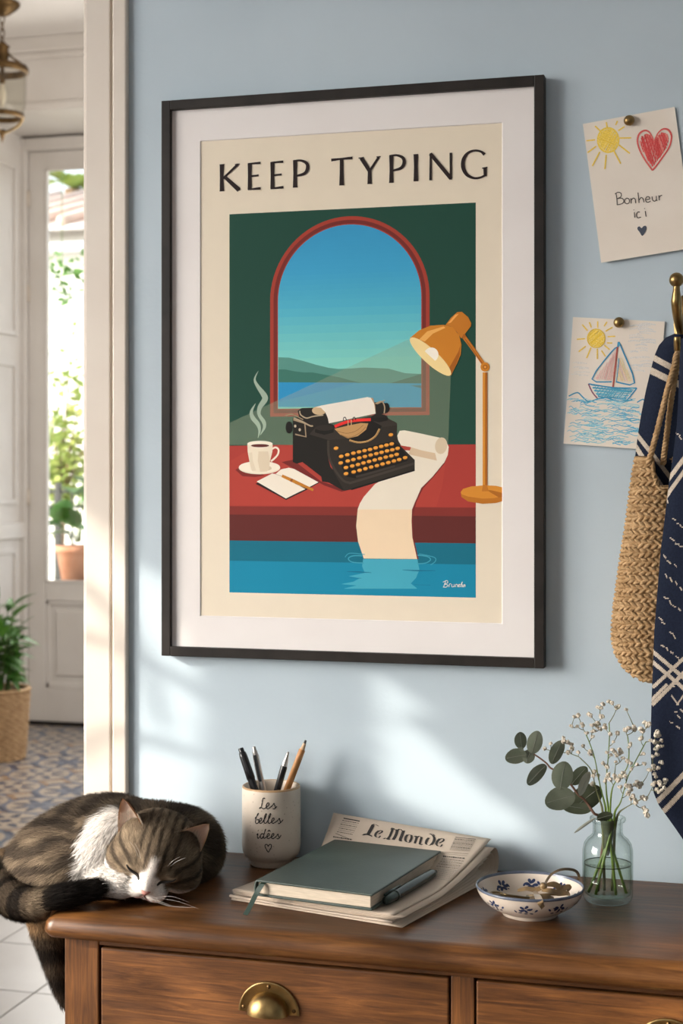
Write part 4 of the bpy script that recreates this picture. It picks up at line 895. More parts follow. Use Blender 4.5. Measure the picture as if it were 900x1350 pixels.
while cnt<7560:
    X=r.uniform(-1.1,1.45); Z=r.uniform(0.30,1.85); t=r.uniform(3.7,4.6); dark=cnt>=7500
    if dark:
        (X0,Z0),R0=SHADE[cnt%len(SHADE)]; X=X0+r.uniform(-R0,R0); Z=Z0+r.uniform(-R0,R0)
    c=Vector((X,0,Z))-Vector((0.80,0.46,-0.37))*t
    if c.x>-3.35: continue
    near=any(near_poly((X,Z),q,0.033) for q in LITP) or any(near_poly((X,Z),q,0.022) for q in LITQ)
    if near and not dark and r.random()>0.004: continue
    soft=any(x0<X<x1 and z0<Z<z1 for x0,z0,x1,z1 in SOFT)
    if soft and r.random()>0.75: continue
    d=Vector((r.uniform(-1,1),r.uniform(-1,1),r.uniform(-1,.4))).normalized(); u=d.orthogonal().normalized(); s=r.uniform(.05,.085)*(0.55 if dark else 1); cnt+=1
    c=c-d*s*.5
    b.add([c,c+d*s*.35+u*s*.3,c+d*s*.75+u*s*.22,c+d*s,c+d*s*.75-u*s*.22,c+d*s*.35-u*s*.3],[tuple(range(6))],0,False)
k=0
while k<1100:   # a nearer spray of small leaves gives the patch by the newspaper its crisper edge
    X=r.uniform(-0.62,-0.16); Z=r.uniform(0.86,1.20); t=r.uniform(3.30,3.50)
    c=Vector((X,0,Z))-Vector((0.80,0.46,-0.37))*t
    if c.x>-3.2 or any(near_poly((X,Z),q,0.018) for q in LITP): continue
    d=Vector((r.uniform(-1,1),r.uniform(-1,1),r.uniform(-1,.4))).normalized(); u=d.orthogonal().normalized(); s=r.uniform(.026,.038); k+=1; c=c-d*s*.5
    b.add([c,c+d*s*.35+u*s*.3,c+d*s*.75+u*s*.22,c+d*s,c+d*s*.75-u*s*.22,c+d*s*.35-u*s*.3],[tuple(range(6))],0,False)
o=b.build('foliage',M_leaf,tr); o['kind']='stuff'
for path in (((100,838),(170,858),(245,902),(310,955)),((110,1000),(160,972),(230,985),(320,1025)),((96,760),(150,800),(190,870),(215,960))):
    q=spline([Vector((WP(x,y,0)[0],0,WP(x,y,0)[1]))-Vector((0.80,0.46,-0.37))*(3.75+0.05*i) for i,(x,y) in enumerate(path)],5)
    m=MB(); m.tube(q,list(np.linspace(0.011,0.006,len(q))),6); m.build('branch',M_bark,tr)
m=MB(); m.tube(spline([(-4.6,-2.4,-0.1),(-4.55,-2.4,0.9),(-4.6,-2.3,1.35)],6),[0.10]*4+[0.07]*9,8); m.build('trunk',M_bark,tr)
# ---------------------------------------------------------------- stoneware pencil mug
def onto_cyl(px,py,cx,cy,r):
    d=ray(px,py); ox,oy=CAMP.x-cx,CAMP.y-cy; a=d.x*d.x+d.y*d.y; b=2*(ox*d.x+oy*d.y); c=ox*ox+oy*oy-r*r
    t=(-b-math.sqrt(max(b*b-4*a*c,0)))/(2*a); p=CAMP+d*t; return p, Vector((p.x-cx,p.y-cy,0)).normalized()
MX,MY=atY(357.5,1100,-0.045).x,-0.045
M_stone=mat('speckled_stoneware',(0.66,0.57,0.47),0.38,c2=(0.58,0.49,0.40),scale=14,bump=0.05,bscale=90)
n_=M_stone.node_tree.nodes; l_=M_stone.node_tree.links; tc=n_.new('ShaderNodeTexCoord'); vo=n_.new('ShaderNodeTexVoronoi'); vo.inputs['Scale'].default_value=150
l_.new(tc.outputs['Object'],vo.inputs['Vector']); gt=n_.new('ShaderNodeMath'); gt.operation='LESS_THAN'; gt.inputs[1].default_value=0.13; l_.new(vo.outputs['Distance'],gt.inputs[0])
mx=n_.new('ShaderNodeMix'); mx.data_type='RGBA'; mx.inputs[7].default_value=(0.30,0.22,0.15,1); ml=n_.new('ShaderNodeMath'); ml.operation='MULTIPLY'; ml.inputs[1].default_value=0.55; l_.new(gt.outputs[0],ml.inputs[0]); l_.new(ml.outputs[0],mx.inputs[0])
bs=n_['Principled BSDF']; src=bs.inputs['Base Color'].links[0].from_socket; l_.new(src,mx.inputs[6]); l_.new(mx.outputs[2],bs.inputs['Base Color'])
M_rimglaze=mat('toasted_rim',(0.42,0.26,0.13),0.4)
mug=thing('pencil_mug','cream speckled stoneware mug lettered Les belles idées, holding pens on the dresser','mug',(MX,MY,ZT))
RM=0.0373; HM=0.1005
m=MB(); m.lathe([(0,ZT+0.0015),(0.024,ZT+0.0015),(0.0255,ZT),(0.0270,ZT+0.001),(0.0275,ZT+0.006),(0.0305,ZT+0.0095),(0.0345,ZT+0.013),(0.0365,ZT+0.018),(RM,ZT+0.026),(RM,ZT+0.060),(RM-0.0002,ZT+HM-0.006),(RM-0.0004,ZT+HM-0.0025)],(MX,MY,0),64,0)
m.lathe([(RM-0.0004,ZT+HM-0.0025),(RM-0.0009,ZT+HM-0.0006),(RM-0.002,ZT+HM),(RM-0.0032,ZT+HM-0.0008)],(MX,MY,0),64,1)
m.lathe([(RM-0.0032,ZT+HM-0.0008),(RM-0.0042,ZT+HM-0.004),(RM-0.0045,ZT+0.03),(RM-0.010,ZT+0.012),(0,ZT+0.010)],(MX,MY,0),64,0)
m.build('mug_body',[M_stone,M_rimglaze],mug)
hm=lambda x,y:(300+x/7.108,960+y/7.108)
M_ink=mat('dark_ink',(0.016,0.013,0.012),0.5)
m=MB()
def mugline(pts,w,sm=6):
    q=[];nn=[]
    for p in pts:
        a,b=onto_cyl(*hm(*p),MX,MY,RM+0.00025); q.append(a); nn.append(b)
    q=spline(q,sm) if len(q)>2 else q
    nn=[(Vector((p.x-MX,p.y-MY,0)).normalized()) for p in q]
    q=[Vector((MX+n.x*(RM+0.00025),MY+n.y*(RM+0.00025),p.z)) for p,n in zip(q,nn)]
    W_=[w*(0.75+0.45*abs(math.sin(i*0.55))) for i in range(len(q))]
    m.ribbon(q,W_,[tuple(n) for n in nn],0)
for s_ in ([(352,662),(338,655),(327,668),(322,700),(314,738),(303,752),(298,748),(310,742),(332,754),(348,752),(358,744)],[(358,740),(380,728),(388,708),(377,700),(364,716),(362,742),(374,756),(392,748),(404,736)],[(404,740),(424,718),(434,704),(438,716),(446,738),(440,755),(422,754)],[(442,754),(454,742),(462,732)],
   [(255,848),(272,826),(288,804),(284,800),(270,832),(260,872),(266,892),(282,890),(292,872),(286,856),(272,862)],[(290,880),(310,868),(320,850),(311,842),(298,858),(297,882),(308,893),(324,884)],[(324,884),(346,850),(362,815),(362,802),(352,812),(342,850),(342,884),(352,892),(364,884)],[(364,884),(386,850),(402,815),(402,800),(391,812),(381,850),(381,884),(391,892),(404,882)],[(404,882),(426,868),(436,850),(427,842),(414,858),(412,880),(424,892),(446,882),(456,872)],[(456,878),(474,858),(484,845),(488,860),(494,880),(486,893),(472,890)],[(490,890),(508,872),(520,856)],
   [(272,1002),(284,988),(279,1012),(282,1032),(296,1024)],[(335,994),(322,988),(308,1004),(308,1026),(320,1034),(334,1012)],[(296,1024),(306,1010)],[(357,944),(346,975),(337,1010),(338,1030),(350,1030),(362,1018)],[(362,1020),(384,1008),(392,994),(382,987),(370,1004),(370,1026),(382,1035),(398,1026)],[(376,970),(388,956),(400,970)],[(398,1026),(424,1010),(434,994),(424,987),(412,1004),(411,1026),(424,1035),(440,1026)],[(440,1028),(460,1008),(470,992),(476,1008),(482,1024),(474,1037),(458,1032)],[(478,1034),(492,1018),(500,1000)]): mugline(s_,0.00115)
mugline([(284,958),(287,961),(288,962)],0.0014,3)
mugline([(380,1110),(372,1094),(360,1088),(350,1098),(352,1114),(364,1138),(380,1161),(396,1138),(410,1112),(408,1094),(398,1088),(386,1096),(380,1110)],0.0011)
m.build('lettering',M_ink,mug)
# ---- pens standing in the mug
M_silver=mat('brushed_metal',(0.55,0.50,0.46),0.3,1.0); M_pencilwood=mat('orange_wood',(0.44,0.19,0.06),0.45,c2=(0.52,0.25,0.085),scale=30); M_pale_wood=mat('sharpened_wood',(0.62,0.43,0.27),0.7); M_lead=mat('graphite',(0.03,0.03,0.032),0.4)
def pen(name,label,tip,rim,ytip,yrim,segs,clip=None):
    """segs: (distance from the tip, radius, material index); axis through two seen points"""
    a=atY(*tip,ytip); q=(ZT+0.018-CAMZ); b=atY(rim[0]+(rim[0]-tip[0])*85/(rim[1]-tip[1]),rim[1]+85,yrim); d=(b-a).normalized()
    off_=Vector((b.x-MX,b.y-MY,0)); lim=0.0245
    if off_.length>lim: off_=off_*(lim/off_.length); b=Vector((MX+off_.x,MY+off_.y,b.z)); d=(b-a).normalized()
    L=(b-a).length; M=d.to_track_quat('Z','Y').to_matrix()
    t=thing(name,label,'pencil' if 'pencil' in name else 'pen',a+d*L,'pens and pencil in the mug')
    i=0
    for nm,ma,prof in segs:
        prof=[(r,(z if z<9 else L)) for r,z in prof]; m=MB(); m.lathe(prof,tuple(a),16,M=M); m.build(nm,ma,t)
    if clip:
        ma,r,z0,z1,ang=clip; m=MB(); off=M@Vector((math.cos(ang),math.sin(ang),0)); s=M@Vector((-math.sin(ang),math.cos(ang),0))
        for q0,q1,h in ((z0,z1,r+0.0018),): 
            P0=a+d*q0+off*h; P1=a+d*q1+off*(h-0.0006); w=0.0016; vs=[]
            for P_ in (P0,P1):
                for sx,so in ((-w,0),(w,0),(w,-0.0012),(-w,-0.0012)): vs.append(P_+s*sx+off*so)
            m.add(vs,[(0,1,2,3),(7,6,5,4),(0,4,5,1),(1,5,6,2),(2,6,7,3),(3,7,4,0)],0,False)
            vs=[]
            for e in (0,0.004):
                for sx,so in ((-w,h),(w,h),(w,r*0.6),(-w,r*0.6)): vs.append(a+d*(q0+e)+s*sx+off*so)
            m.add(vs,[(0,1,2,3),(7,6,5,4),(0,4,5,1),(1,5,6,2),(2,6,7,3),(3,7,4,0)],0,False)
        m.build('clip',ma,t)
    return t
pen('pen','black capped felt pen leaning at one end of the mug','' or (317,986),(334,1036),-0.050,-0.062,
    [('end_plug',M_black,[(0,0),(0.0033,0.0003),(0.0036,0.002),(0.0036,0.0055),(0.0046,0.0062)]),('cap',M_black,[(0.0034,0.006),(0.0047,0.0068),(0.0052,0.012),(0.0054,0.030),(0.0056,0.041),(0.0050,0.0415)]),('barrel',M_black,[(0.0050,0.0415),(0.0050,0.06),(0.0045,9),(0,9)])],(M_black,0.0052,0.008,0.040,-0.6))
pen('ballpoint_pen','black and silver ballpoint pen with a bare metal top, beside the black felt pen',(334.5,984),(345,1036),-0.038,-0.050,
    [('push_button',M_silver,[(0,0),(0.0020,0.0004),(0.0023,0.002),(0.0023,0.005),(0.0030,0.006),(0.0034,0.010)]),('barrel',M_silver,[(0.0034,0.010),(0.0042,0.012),(0.0043,0.05),(0.0040,9),(0,9)])],(M_black,0.0042,0.011,0.045,2.6))
pen('ballpoint_pen','slim black ballpoint pen with a silver tip, leaning toward the pencil',(380,991),(367,1036),-0.052,-0.044,
    [('tip',M_silver,[(0,0),(0.0013,0.0006),(0.0016,0.004),(0.0024,0.009),(0.0030,0.0125)]),('collar',M_silver,[(0.0030,0.0125),(0.0033,0.0130),(0.0034,0.0185),(0.0037,0.019)]),('barrel',M_black,[(0.0037,0.019),(0.0044,0.022),(0.0044,9),(0,9)])])
pen('pencil','orange brown wooden pencil with a dark tip, tallest in the mug',(403,976),(380,1036),-0.036,-0.032,
    [('lead',M_lead,[(0,0),(0.0014,0.0003),(0.0017,0.003),(0.0019,0.004)]),('sharpened_cone',M_pale_wood,[(0.0019,0.004),(0.0031,0.0125)]),('barrel',M_pencilwood,[(0.0031,0.0125),(0.0042,0.0140),(0.0043,0.04),(0.0043,9),(0,9)])])

# ---------------------------------------------------------------- folded newspaper
from mathutils.bvhtree import BVHTree
M_news=mat('newsprint',(0.55,0.455,0.365),0.85,c2=(0.60,0.50,0.405),scale=10,bump=0.06,bscale=120,spec=0.15)
M_newsink=mat('printing_ink',(0.030,0.026,0.024),0.8); M_newsgrey=mat('grey_printing',(0.30,0.26,0.22),0.85)
NBL=Vector((-0.520,-0.012,0.9465)); NBR=Vector((-0.312,-0.020,0.9275)); NFR=Vector((-0.379,-0.266,0.8965)); NFL=Vector((-0.586,-0.214,0.8965))
zb_=ZT+0.0009
def ntop(s,t):     # s 0..1 along the lines of text, t 0 front .. 1 back
    p=NFL.lerp(NFR,s).lerp(NBL.lerp(NBR,s),t)
    flat=0.8968-0.0012*math.sin(PI*s)
    k=max(0,(t-(0.80-0.42*max(0,s-0.62)/0.38))/(0.20+0.42*max(0,s-0.62)/0.38)); rise=NBL.z+(NBR.z-NBL.z)*s-flat
    p.z=flat+rise*(k**1.35)
    return p
news=thing('newspaper','folded newspaper titled Le Monde lying under the green notebook, its back edge against the wall','newspaper',(-0.45,-0.14,ZT))
def sheetmesh(k,front):
    """a sheet folded along the back in a loose loop; k steps it inward; its right-hand ends stay open"""
    m=MB(); ns=12; rows=[]; tb=0.93-0.016*k; t0=(0.0,0.010,0.004,0.016,0.008,0.02)[k]
    for j in range(ns+1):
        s=j/ns*(1.045-0.012*k)-0.004; row=[]; D_=lambda t: 0.0010+k*0.0009+k*0.0052*t**3; LO=lambda t: zb_+k*0.0008+k*0.0034*t**3; lo=LO(tb)
        for i in range(20):
            t=t0+(tb-t0)*i/19; p=ntop(s,t); p.z=max(p.z-D_(t),LO(t)+0.0010); row.append(p)
        e=row[-1]; h=(e.z-lo)/2; bul=min(h*0.55,0.011)+0.0035-0.0012*k; ax=(ntop(s,1)-ntop(s,0.9)); ax.z=0; ax.normalize()
        for q in range(1,12):
            a=PI/2-PI*q/12; row.append(Vector((e.x,e.y,0))+ax*(bul*math.cos(a))+Vector((0,0,lo+h+h*math.sin(a))))
        for i in range(12):
            t=tb+(t0*0.4-0.008-tb)*i/11; p=ntop(s,t); p.z=LO(t); row.append(p)
        if front:
            b=row[-1]; f=row[0]; hh=(f.z-b.z)/2
            for q in range(1,8):
                a=-PI/2-PI*q/8; row.append(Vector((b.x,b.y,b.z+hh+hh*math.sin(a)))-ax*(0.004*-math.cos(a)))
        rows.append(row)
    n=len(rows[0]); vs=[p for r in rows for p in r]
    m.add(vs,[(j*n+i,(j+1)*n+i,(j+1)*n+i+1,j*n+i+1) for j in range(ns) for i in range(n-1)],0,True); o=m.build('sheet',M_news,news)
    so=o.modifiers.new('thickness','SOLIDIFY'); so.thickness=0.0005; so.offset=0
    return o
for k in range(6): sheetmesh(k,k==4)
# front page lies on top of the folded sheets
m=MB(); n=30; vs=[];fs=[]
for j in range(n+1):
    for i in range(n+1):
        p=ntop(i/n*0.985,j/n); p.z+=0.0006; p.y-=0.0006*(1 if j>0.8*n else 0); vs.append(p)
fs=[(j*(n+1)+i,j*(n+1)+i+1,(j+1)*(n+1)+i+1,(j+1)*(n+1)+i) for j in range(n) for i in range(n)]
bvh=BVHTree.FromPolygons([v.copy() for v in vs],fs)
m.add(vs,fs,0,True); fpg=m.build('front_page',M_news,news); so=fpg.modifiers.new('thickness','SOLIDIFY'); so.thickness=0.0005; so.offset=-1
def onpage(px,py,off=0.00035):
    h=bvh.ray_cast(CAMP,ray(px,py).normalized()); 
    if h[0] is None: return None
    nn=h[1] if h[1].dot(ray(px,py))<0 else -h[1]
    return h[0]+nn*off,nn
hn=lambda x,y:(470+x/6.923,1070+y/6.923)
m=MB(); NL=[0]
def nib(pts,w,cr=hn,ang=0.22,sm=5,mm=None,off=0.0004):
    """broad-nib stroke: the pen edge keeps one angle along the path"""
    NL[0]+=1; c=[Vector((*cr(*p),0)) for p in pts]; c=spline(c,sm) if len(pts)>2 else c
    sc=cr(1,0)[0]-cr(0,0)[0]; dx,dy=w*sc/2*math.cos(ang),w*sc/2*math.sin(ang); vs=[]
    for p in c:
        for s_ in (-1,1):
            h=onpage(p.x+s_*dx,p.y+s_*dy,off+0.000003*NL[0])
            if h is None: return
            vs.append(h[0])
    (mm or m).add(vs,[(2*i,2*i+1,2*i+3,2*i+2) for i in range(len(c)-1)],0,False)
for pts,w in (
  ([(150,124),(128,165),(102,212)],25),([(140,126),(165,116),(200,134)],14),([(52,216),(95,211),(142,226)],15),
  ([(205,175),(180,195),(170,220),(180,235)],18),([(200,180),(228,172),(232,188),(200,205)],13),([(180,235),(200,240),(218,222)],11),
  ([(330,155),(318,190),(300,230),(282,250)],18),([(245,250),(270,242),(285,258),(305,248)],13),([(315,165),(330,150),(348,165),(372,178)],14),([(372,165),(362,205),(345,240),(332,258)],22),([(372,175),(395,160),(420,178),(440,175)],14),([(428,178),(412,220),(398,255),(402,272)],22),([(385,260),(402,272),(412,268)],11),
  ([(465,212),(448,235),(445,265),(460,280)],18),([(470,212),(498,215),(500,245),(485,275)],18),([(460,282),(475,285),(488,275)],11),
  ([(530,232),(548,225),(540,262),(530,292)],17),([(548,240),(572,225),(590,238)],12),([(592,232),(582,270),(575,300)],17),([(572,298),(585,305),(600,298)],11),
  ([(660,240),(640,262),(632,292),(645,305)],18),([(668,205),(695,220),(708,245),(700,280),(680,305)],19),([(645,308),(665,310),(682,300)],11),([(665,208),(690,205),(712,222)],12),
  ([(760,250),(738,272),(728,300),(742,318)],18),([(758,252),(790,248),(792,268),(755,290)],13),([(742,320),(765,322),(782,302)],11)): nib(pts,w*1.25)
nib([(58,213),(95,209),(142,226)],14,hn,1.35)
m.build('masthead',M_newsink,news)
# rules, picture boxes and columns of small print
m=MB(); g=MB(); hk=lambda x,y:(420+x/3.6,1060+y/3.6); hb_=lambda x,y:(560+x/7.5,1060+y/7.5)
def rule(a,b,w,cr,mm): 
    k=8; nib([(a[0]+(b[0]-a[0])*i/k,a[1]+(b[1]-a[1])*i/k) for i in range(k+1)],w,cr,PI/2,1,mm)
def words_row(a,b,w,cr,mm,rs):
    r=random.Random(rs); t=0
    while t<1:
        L=r.uniform(0.04,0.12); e=min(1,t+L); rule((a[0]+(b[0]-a[0])*t,a[1]+(b[1]-a[1])*t),(a[0]+(b[0]-a[0])*e,a[1]+(b[1]-a[1])*e),w*r.uniform(.7,1.1),cr,mm); t=e+r.uniform(.015,.03)
rule((40,465),(430,497),3,hb_,m); rule((40,480),(420,515),2,hb_,m); rule((80,140),(150,168),2.2,hk,m)
for i,q in enumerate(((118,68,195,82),)): rule(q[:2],q[2:],5,hk,m)
for i in range(7): words_row((112-i*4,78+i*9),(190-i*4.5,92+i*9),3.0,hk,g if i%2 else m,i)
rule((302,332),(500,352),5,hb_,m); rule((302,332),(246,455),2.5,hb_,m); rule((500,352),(440,470),2.5,hb_,m); rule((246,455),(440,470),2.5,hb_,m)
for i in range(8): words_row((294-i*5.8,350+i*13),(486-i*6,368+i*13),7,hb_,g if i%3 else m,20+i)
words_row((180,522),(400,545),13,hb_,m,40)
for i in range(7): words_row((168-i*9,548+i*12.5),(388-i*9,572+i*12.5),5,hb_,g if i%2 else m,50+i)
rule((50,515),(130,520),5,hb_,m); rule((130,520),(95,585),3,hb_,m)
for i in range(7): words_row((48-i*4,525+i*9),(122-i*5,530+i*9),6,hb_,g,70+i)
for i in range(10): words_row((100-i*10,640+i*11),(330-i*11,668+i*11),5,hb_,g,90+i)
words_row((70,158),(160,172),6,hk,m,61)
m.build('small_print',M_newsink,news)['kind']='stuff'; g.build('grey_print',M_newsgrey,news)['kind']='stuff'

# ---------------------------------------------------------------- green notebook
M_cover=mat('green_leatherette',(0.034,0.052,0.042),0.42,c2=(0.044,0.064,0.052),scale=25,bump=0.12,bscale=420)
M_pages=mat('page_block',(0.66,0.56,0.44),0.85,c2=(0.55,0.46,0.35),scale=60,stretch=(1,1,14)); M_ribbon=mat('green_ribbon',(0.022,0.045,0.034),0.55)
B0=Vector((-0.5505,-0.2400,0.8995)); ang=math.atan2(-0.024,0.1445); BXw,BYl,BT=0.1465,0.213,0.0185
BM=Matrix.Translation(B0)@Matrix.Rotation(ang,4,'Z')@Matrix.Shear('XY',4,(0,0))
bk_=thing('notebook','closed dark green notebook with cream pages lying on the newspaper','book',B0+Vector((0.07,0.1,0)))
m=MB(); m.box(0.002,BXw,0,BYl,BT-0.0026,BT,0.0011,M=BM); m.build('front_cover',M_cover,bk_)
m=MB(); m.box(0.002,BXw,0,BYl,0,0.0026,0.0011,M=BM); m.build('back_cover',M_cover,bk_)
m=MB(); vs=[];fs=[]; n=8
for i in range(n+1):
    a=PI/2+PI*i/n; x=0.004+0.0045*math.cos(a); z=BT/2+BT/2*math.sin(a); vs+=[BM@Vector((x,0,z)),BM@Vector((x,BYl,z))]
for i in range(n+1):
    a=PI/2+PI*i/n; x=0.004+0.0022*math.cos(a); z=BT/2+(BT/2-0.002)*math.sin(a); vs+=[BM@Vector((x,0,z)),BM@Vector((x,BYl,z))]
k=2*(n+1)
for i in range(n): fs+=[(2*i,2*i+2,2*i+3,2*i+1),(k+2*i,k+2*i+1,k+2*i+3,k+2*i+2),(2*i,k+2*i,k+2*i+2,2*i+2),(2*i+1,2*i+3,k+2*i+3,k+2*i+1)]
m.add(vs,fs,0,True); m.build('spine',M_cover,bk_)
m=MB(); m.box(0.0035,BXw-0.0032,0.003,BYl-0.003,0.0024,BT-0.0024,0.0006,M=BM); m.build('page_block',M_pages,bk_)
m=MB(); tipp=atZ(323,1206,ZT+0.0012); q=[BM@Vector((0.0105,0.02,BT-0.0032)),BM@Vector((0.0105,0.002,BT-0.0032)),BM@Vector((0.0095,-0.0025,BT-0.006)),BM@Vector((0.006,-0.008,0.004)),tipp.lerp(BM@Vector((0.006,-0.008,0.004)),0.45)+Vector((0,0,-0.001)),tipp]
q=spline(q,6); nn=[]
for i in range(len(q)):
    t=q[min(i+1,len(q)-1)]-q[max(i-1,0)]; s_=Vector((math.cos(ang),math.sin(ang),0)); nn.append(tuple(s_.cross(t).normalized()))
m.ribbon(q,0.0062,nn,0); o=m.build('bookmark_ribbon',M_ribbon,bk_); so=o.modifiers.new('thickness','SOLIDIFY'); so.thickness=0.0004
# dark green pen lying beside the notebook
M_gpen=mat('green_lacquer',(0.018,0.030,0.026),0.25); M_gpen2=mat('dark_green_metal',(0.03,0.045,0.04),0.35,0.6)
a=atZ(506,1188,0.9045); b=atZ(574,1149,0.9045); a.x+=0.001; d=(b-a); L=d.length; d.normalize(); M=d.to_track_quat('Z','Y').to_matrix()
gp=thing('fountain_pen','dark green capped pen lying on the newspaper along the notebook','pen',a+d*L/2)
m=MB(); m.lathe([(0,0),(0.0036,0.0004),(0.0044,0.002),(0.0052,0.010),(0.0056,0.024)],tuple(a),20,M=M); m.build('finial',M_gpen2,gp)
m=MB(); m.lathe([(0.0056,0.024),(0.0062,0.0245),(0.0062,0.028),(0.0058,0.0285)],tuple(a),20,M=M); m.build('ring',M_gpen2,gp)
m=MB(); m.lathe([(0.0058,0.0285),(0.0060,0.06),(0.0058,L*0.75),(0.0048,L*0.93)],tuple(a),20,M=M); m.build('barrel',M_gpen,gp)
m=MB(); m.lathe([(0.0048,L*0.93),(0.0030,L*0.97),(0.0022,L),(0,L)],tuple(a),20,M=M); m.build('end_cap',M_gpen2,gp)
m=MB(); up=Vector((0,0,1)); sd=d.cross(up); q=[a+d*0.004+up*0.0056-sd*0.002,a+d*0.02+up*0.0066-sd*0.002,a+d*0.045+up*0.0066-sd*0.002]
m.tube(q,[0.0016,0.0015,0.0011],6); m.build('clip',M_gpen2,gp)

# ---------------------------------------------------------------- blue and white bowl
M_glaze=mat('cream_glaze',(0.66,0.565,0.47),0.18,c2=(0.70,0.61,0.52),scale=8,bump=0.03,bscale=60); M_blue=mat('cobalt_glaze',(0.018,0.030,0.085),0.2,c2=(0.045,0.065,0.14),scale=60); M_rimb=mat('slate_blue_rim',(0.070,0.085,0.125),0.25,c2=(0.12,0.14,0.19),scale=40)
WX,WY=-0.2440,-0.1790
bo=thing('bowl','shallow cream bowl painted with blue flowers, holding a tan ribbon','bowl',(WX,WY,ZT))
outp=[(0.0295,0.0),(0.031,0.0005),(0.0312,0.0035),(0.0330,0.0045),(0.0400,0.0075),(0.0480,0.0125),(0.0540,0.0180),(0.0580,0.0242),(0.0602,0.0300)]
inp=[(0.0585,0.0302),(0.0560,0.0245),(0.0515,0.0180),(0.0440,0.0120),(0.0340,0.0080),(0.0200,0.0062),(0,0.0058)]
m=MB(); Zb=lambda pr:[(r,ZT+z) for r,z in pr]
m.lathe(Zb([(0,0.0022),(0.027,0.0022),(0.0282,0.0)]+outp),(WX,WY,0),72); m.lathe(Zb(inp),(WX,WY,0),72); m.build('bowl_body',M_glaze,bo)
m=MB(); m.lathe(Zb([(0.0602,0.0300),(0.0609,0.0312),(0.0606,0.0326),(0.0596,0.0332),(0.0588,0.0322),(0.0585,0.0302)]),(WX,WY,0),72); m.build('rim',M_rimb,bo)
def onprof(prof,u):
    L=[0]
    for a,b in zip(prof[:-1],prof[1:]): L.append(L[-1]+math.hypot(b[0]-a[0],b[1]-a[1]))
    u=max(0,min(L[-1],u)); r=np.interp(u,L,[p[0] for p in prof]); z=np.interp(u,L,[p[1] for p in prof]); 
    dr=np.interp(u+.0008,L,[p[0] for p in prof])-np.interp(u-.0008,L,[p[0] for p in prof]); dz=np.interp(u+.0008,L,[p[1] for p in prof])-np.interp(u-.0008,L,[p[1] for p in prof])
    return r,z,dr,dz
m=MB(); BLc=[0]
def blob(prof,th,u,w,h,rot,side):
    """painted dab: ellipse w x h laid on the bowl's wall at angle th, distance u along its profile"""
    BLc[0]+=1; vs=[]
    for i in range(12):
        a=2*PI*i/12; x=w*math.cos(a); y=h*math.sin(a)*(1+0.25*math.cos(a)); x,y=x*math.cos(rot)-y*math.sin(rot),x*math.sin(rot)+y*math.cos(rot)
        r,z,dr,dz=onprof(prof,u+y); tt=th+x/max(r,0.01); nl=math.hypot(dr,dz) or 1; off=0.00022+0.000003*BLc[0]%0.0001
        nr,nz=(dz/nl,-dr/nl) ; 
        if side<0 and nr>0: nr,nz=-nr,-nz
        if side>0 and nr<0: nr,nz=-nr,-nz
        vs.append((WX+(r+nr*off)*math.cos(tt),WY+(r+nr*off)*math.sin(tt),ZT+z+nz*off))
    m.add(vs,[tuple(range(12))],0,False)
r=random.Random(9)
for k in range(9):   # flowers inside, below the rim
    th=2*PI*k/9+0.28; u0=0.0125
    for j in range(6): a=j*PI/3+r.uniform(-.2,.2); blob(inp,th+0.0046*math.cos(a)/0.055,u0+0.0042*math.sin(a),0.0034,0.0019,a+r.uniform(-.3,.3),-1)
    for j in (-1,1): blob(inp,th+j*0.0085/0.055,u0+r.uniform(-.002,.003),0.0028,0.0013,j*0.9,-1); blob(inp,th+j*0.0075/0.055,u0+0.005,0.0014,0.0008,j*0.5,-1)
lo_=sum(math.hypot(b[0]-a[0],b[1]-a[1]) for a,b in zip(outp[:-1],outp[1:]))
for k in range(9):   # flowers outside
    th=2*PI*k/9-0.12; u0=lo_-0.0105
    for j in range(5): a=j*2*PI/5+r.uniform(-.2,.2); blob(outp,th+0.0040*math.cos(a)/0.055,u0+0.0034*math.sin(a),0.0030,0.0016,a+r.uniform(-.4,.4),1)
    for j in (-2,-1,1,2): blob(outp,th+j*0.0058/0.055,u0-abs(j)*0.0014+r.uniform(-.002,.002),0.0025,0.0012,j*0.5+r.uniform(-.3,.3),1); 
    for j in (-1,0,1): blob(outp,th+j*0.006/0.05,u0-0.0075+r.uniform(-.001,.001),0.0023,0.0012,r.uniform(-.4,.4),1)
m.build('painted_flowers',M_blue,bo)
# tan ribbon and two small brass keys in the bowl
M_tan=mat('tan_ribbon',(0.085,0.052,0.020),0.38,c2=(0.26,0.16,0.062),scale=60,sheen=0.3); M_oldbrass=mat('tarnished_brass',(0.30,0.21,0.10),0.35,1.0,c2=(0.16,0.11,0.06),scale=80)
hq=lambda x,y:(610+x/5,1130+y/5)
rb=thing('ribbon','tan ribbon knotted in the flowered bowl one end over the rim, one loop up','ribbon',(WX+0.01,WY,ZT+0.008))
def band(pts,ws,nm,tw=0.0):
    m=MB(); q=spline([atY(*hq(x,y),Y) for x,y,Y in pts],7); nn=[]
    for i in range(len(q)):
        t=(q[min(i+1,len(q)-1)]-q[max(i-1,0)]).normalized(); v=Vector((0.2*math.sin(i*.3+tw),-0.75,0.62)); v=v-t*v.dot(t); nn.append(tuple(v.normalized()))
    m.ribbon(q,ws,nn,0); o=m.build(nm,M_tan,rb); so=o.modifiers.new('thickness','SOLIDIFY'); so.thickness=0.0004; so.offset=0; return o
band([(540,185,-.182),(555,150,-.170),(590,108,-.160),(650,82,-.150),(715,82,-.140),(752,100,-.135),(765,135,-.132),(755,150,-.134)],[.0025,.0028,.003,.0032,.0034,.0034,.003,.0025],'loop')
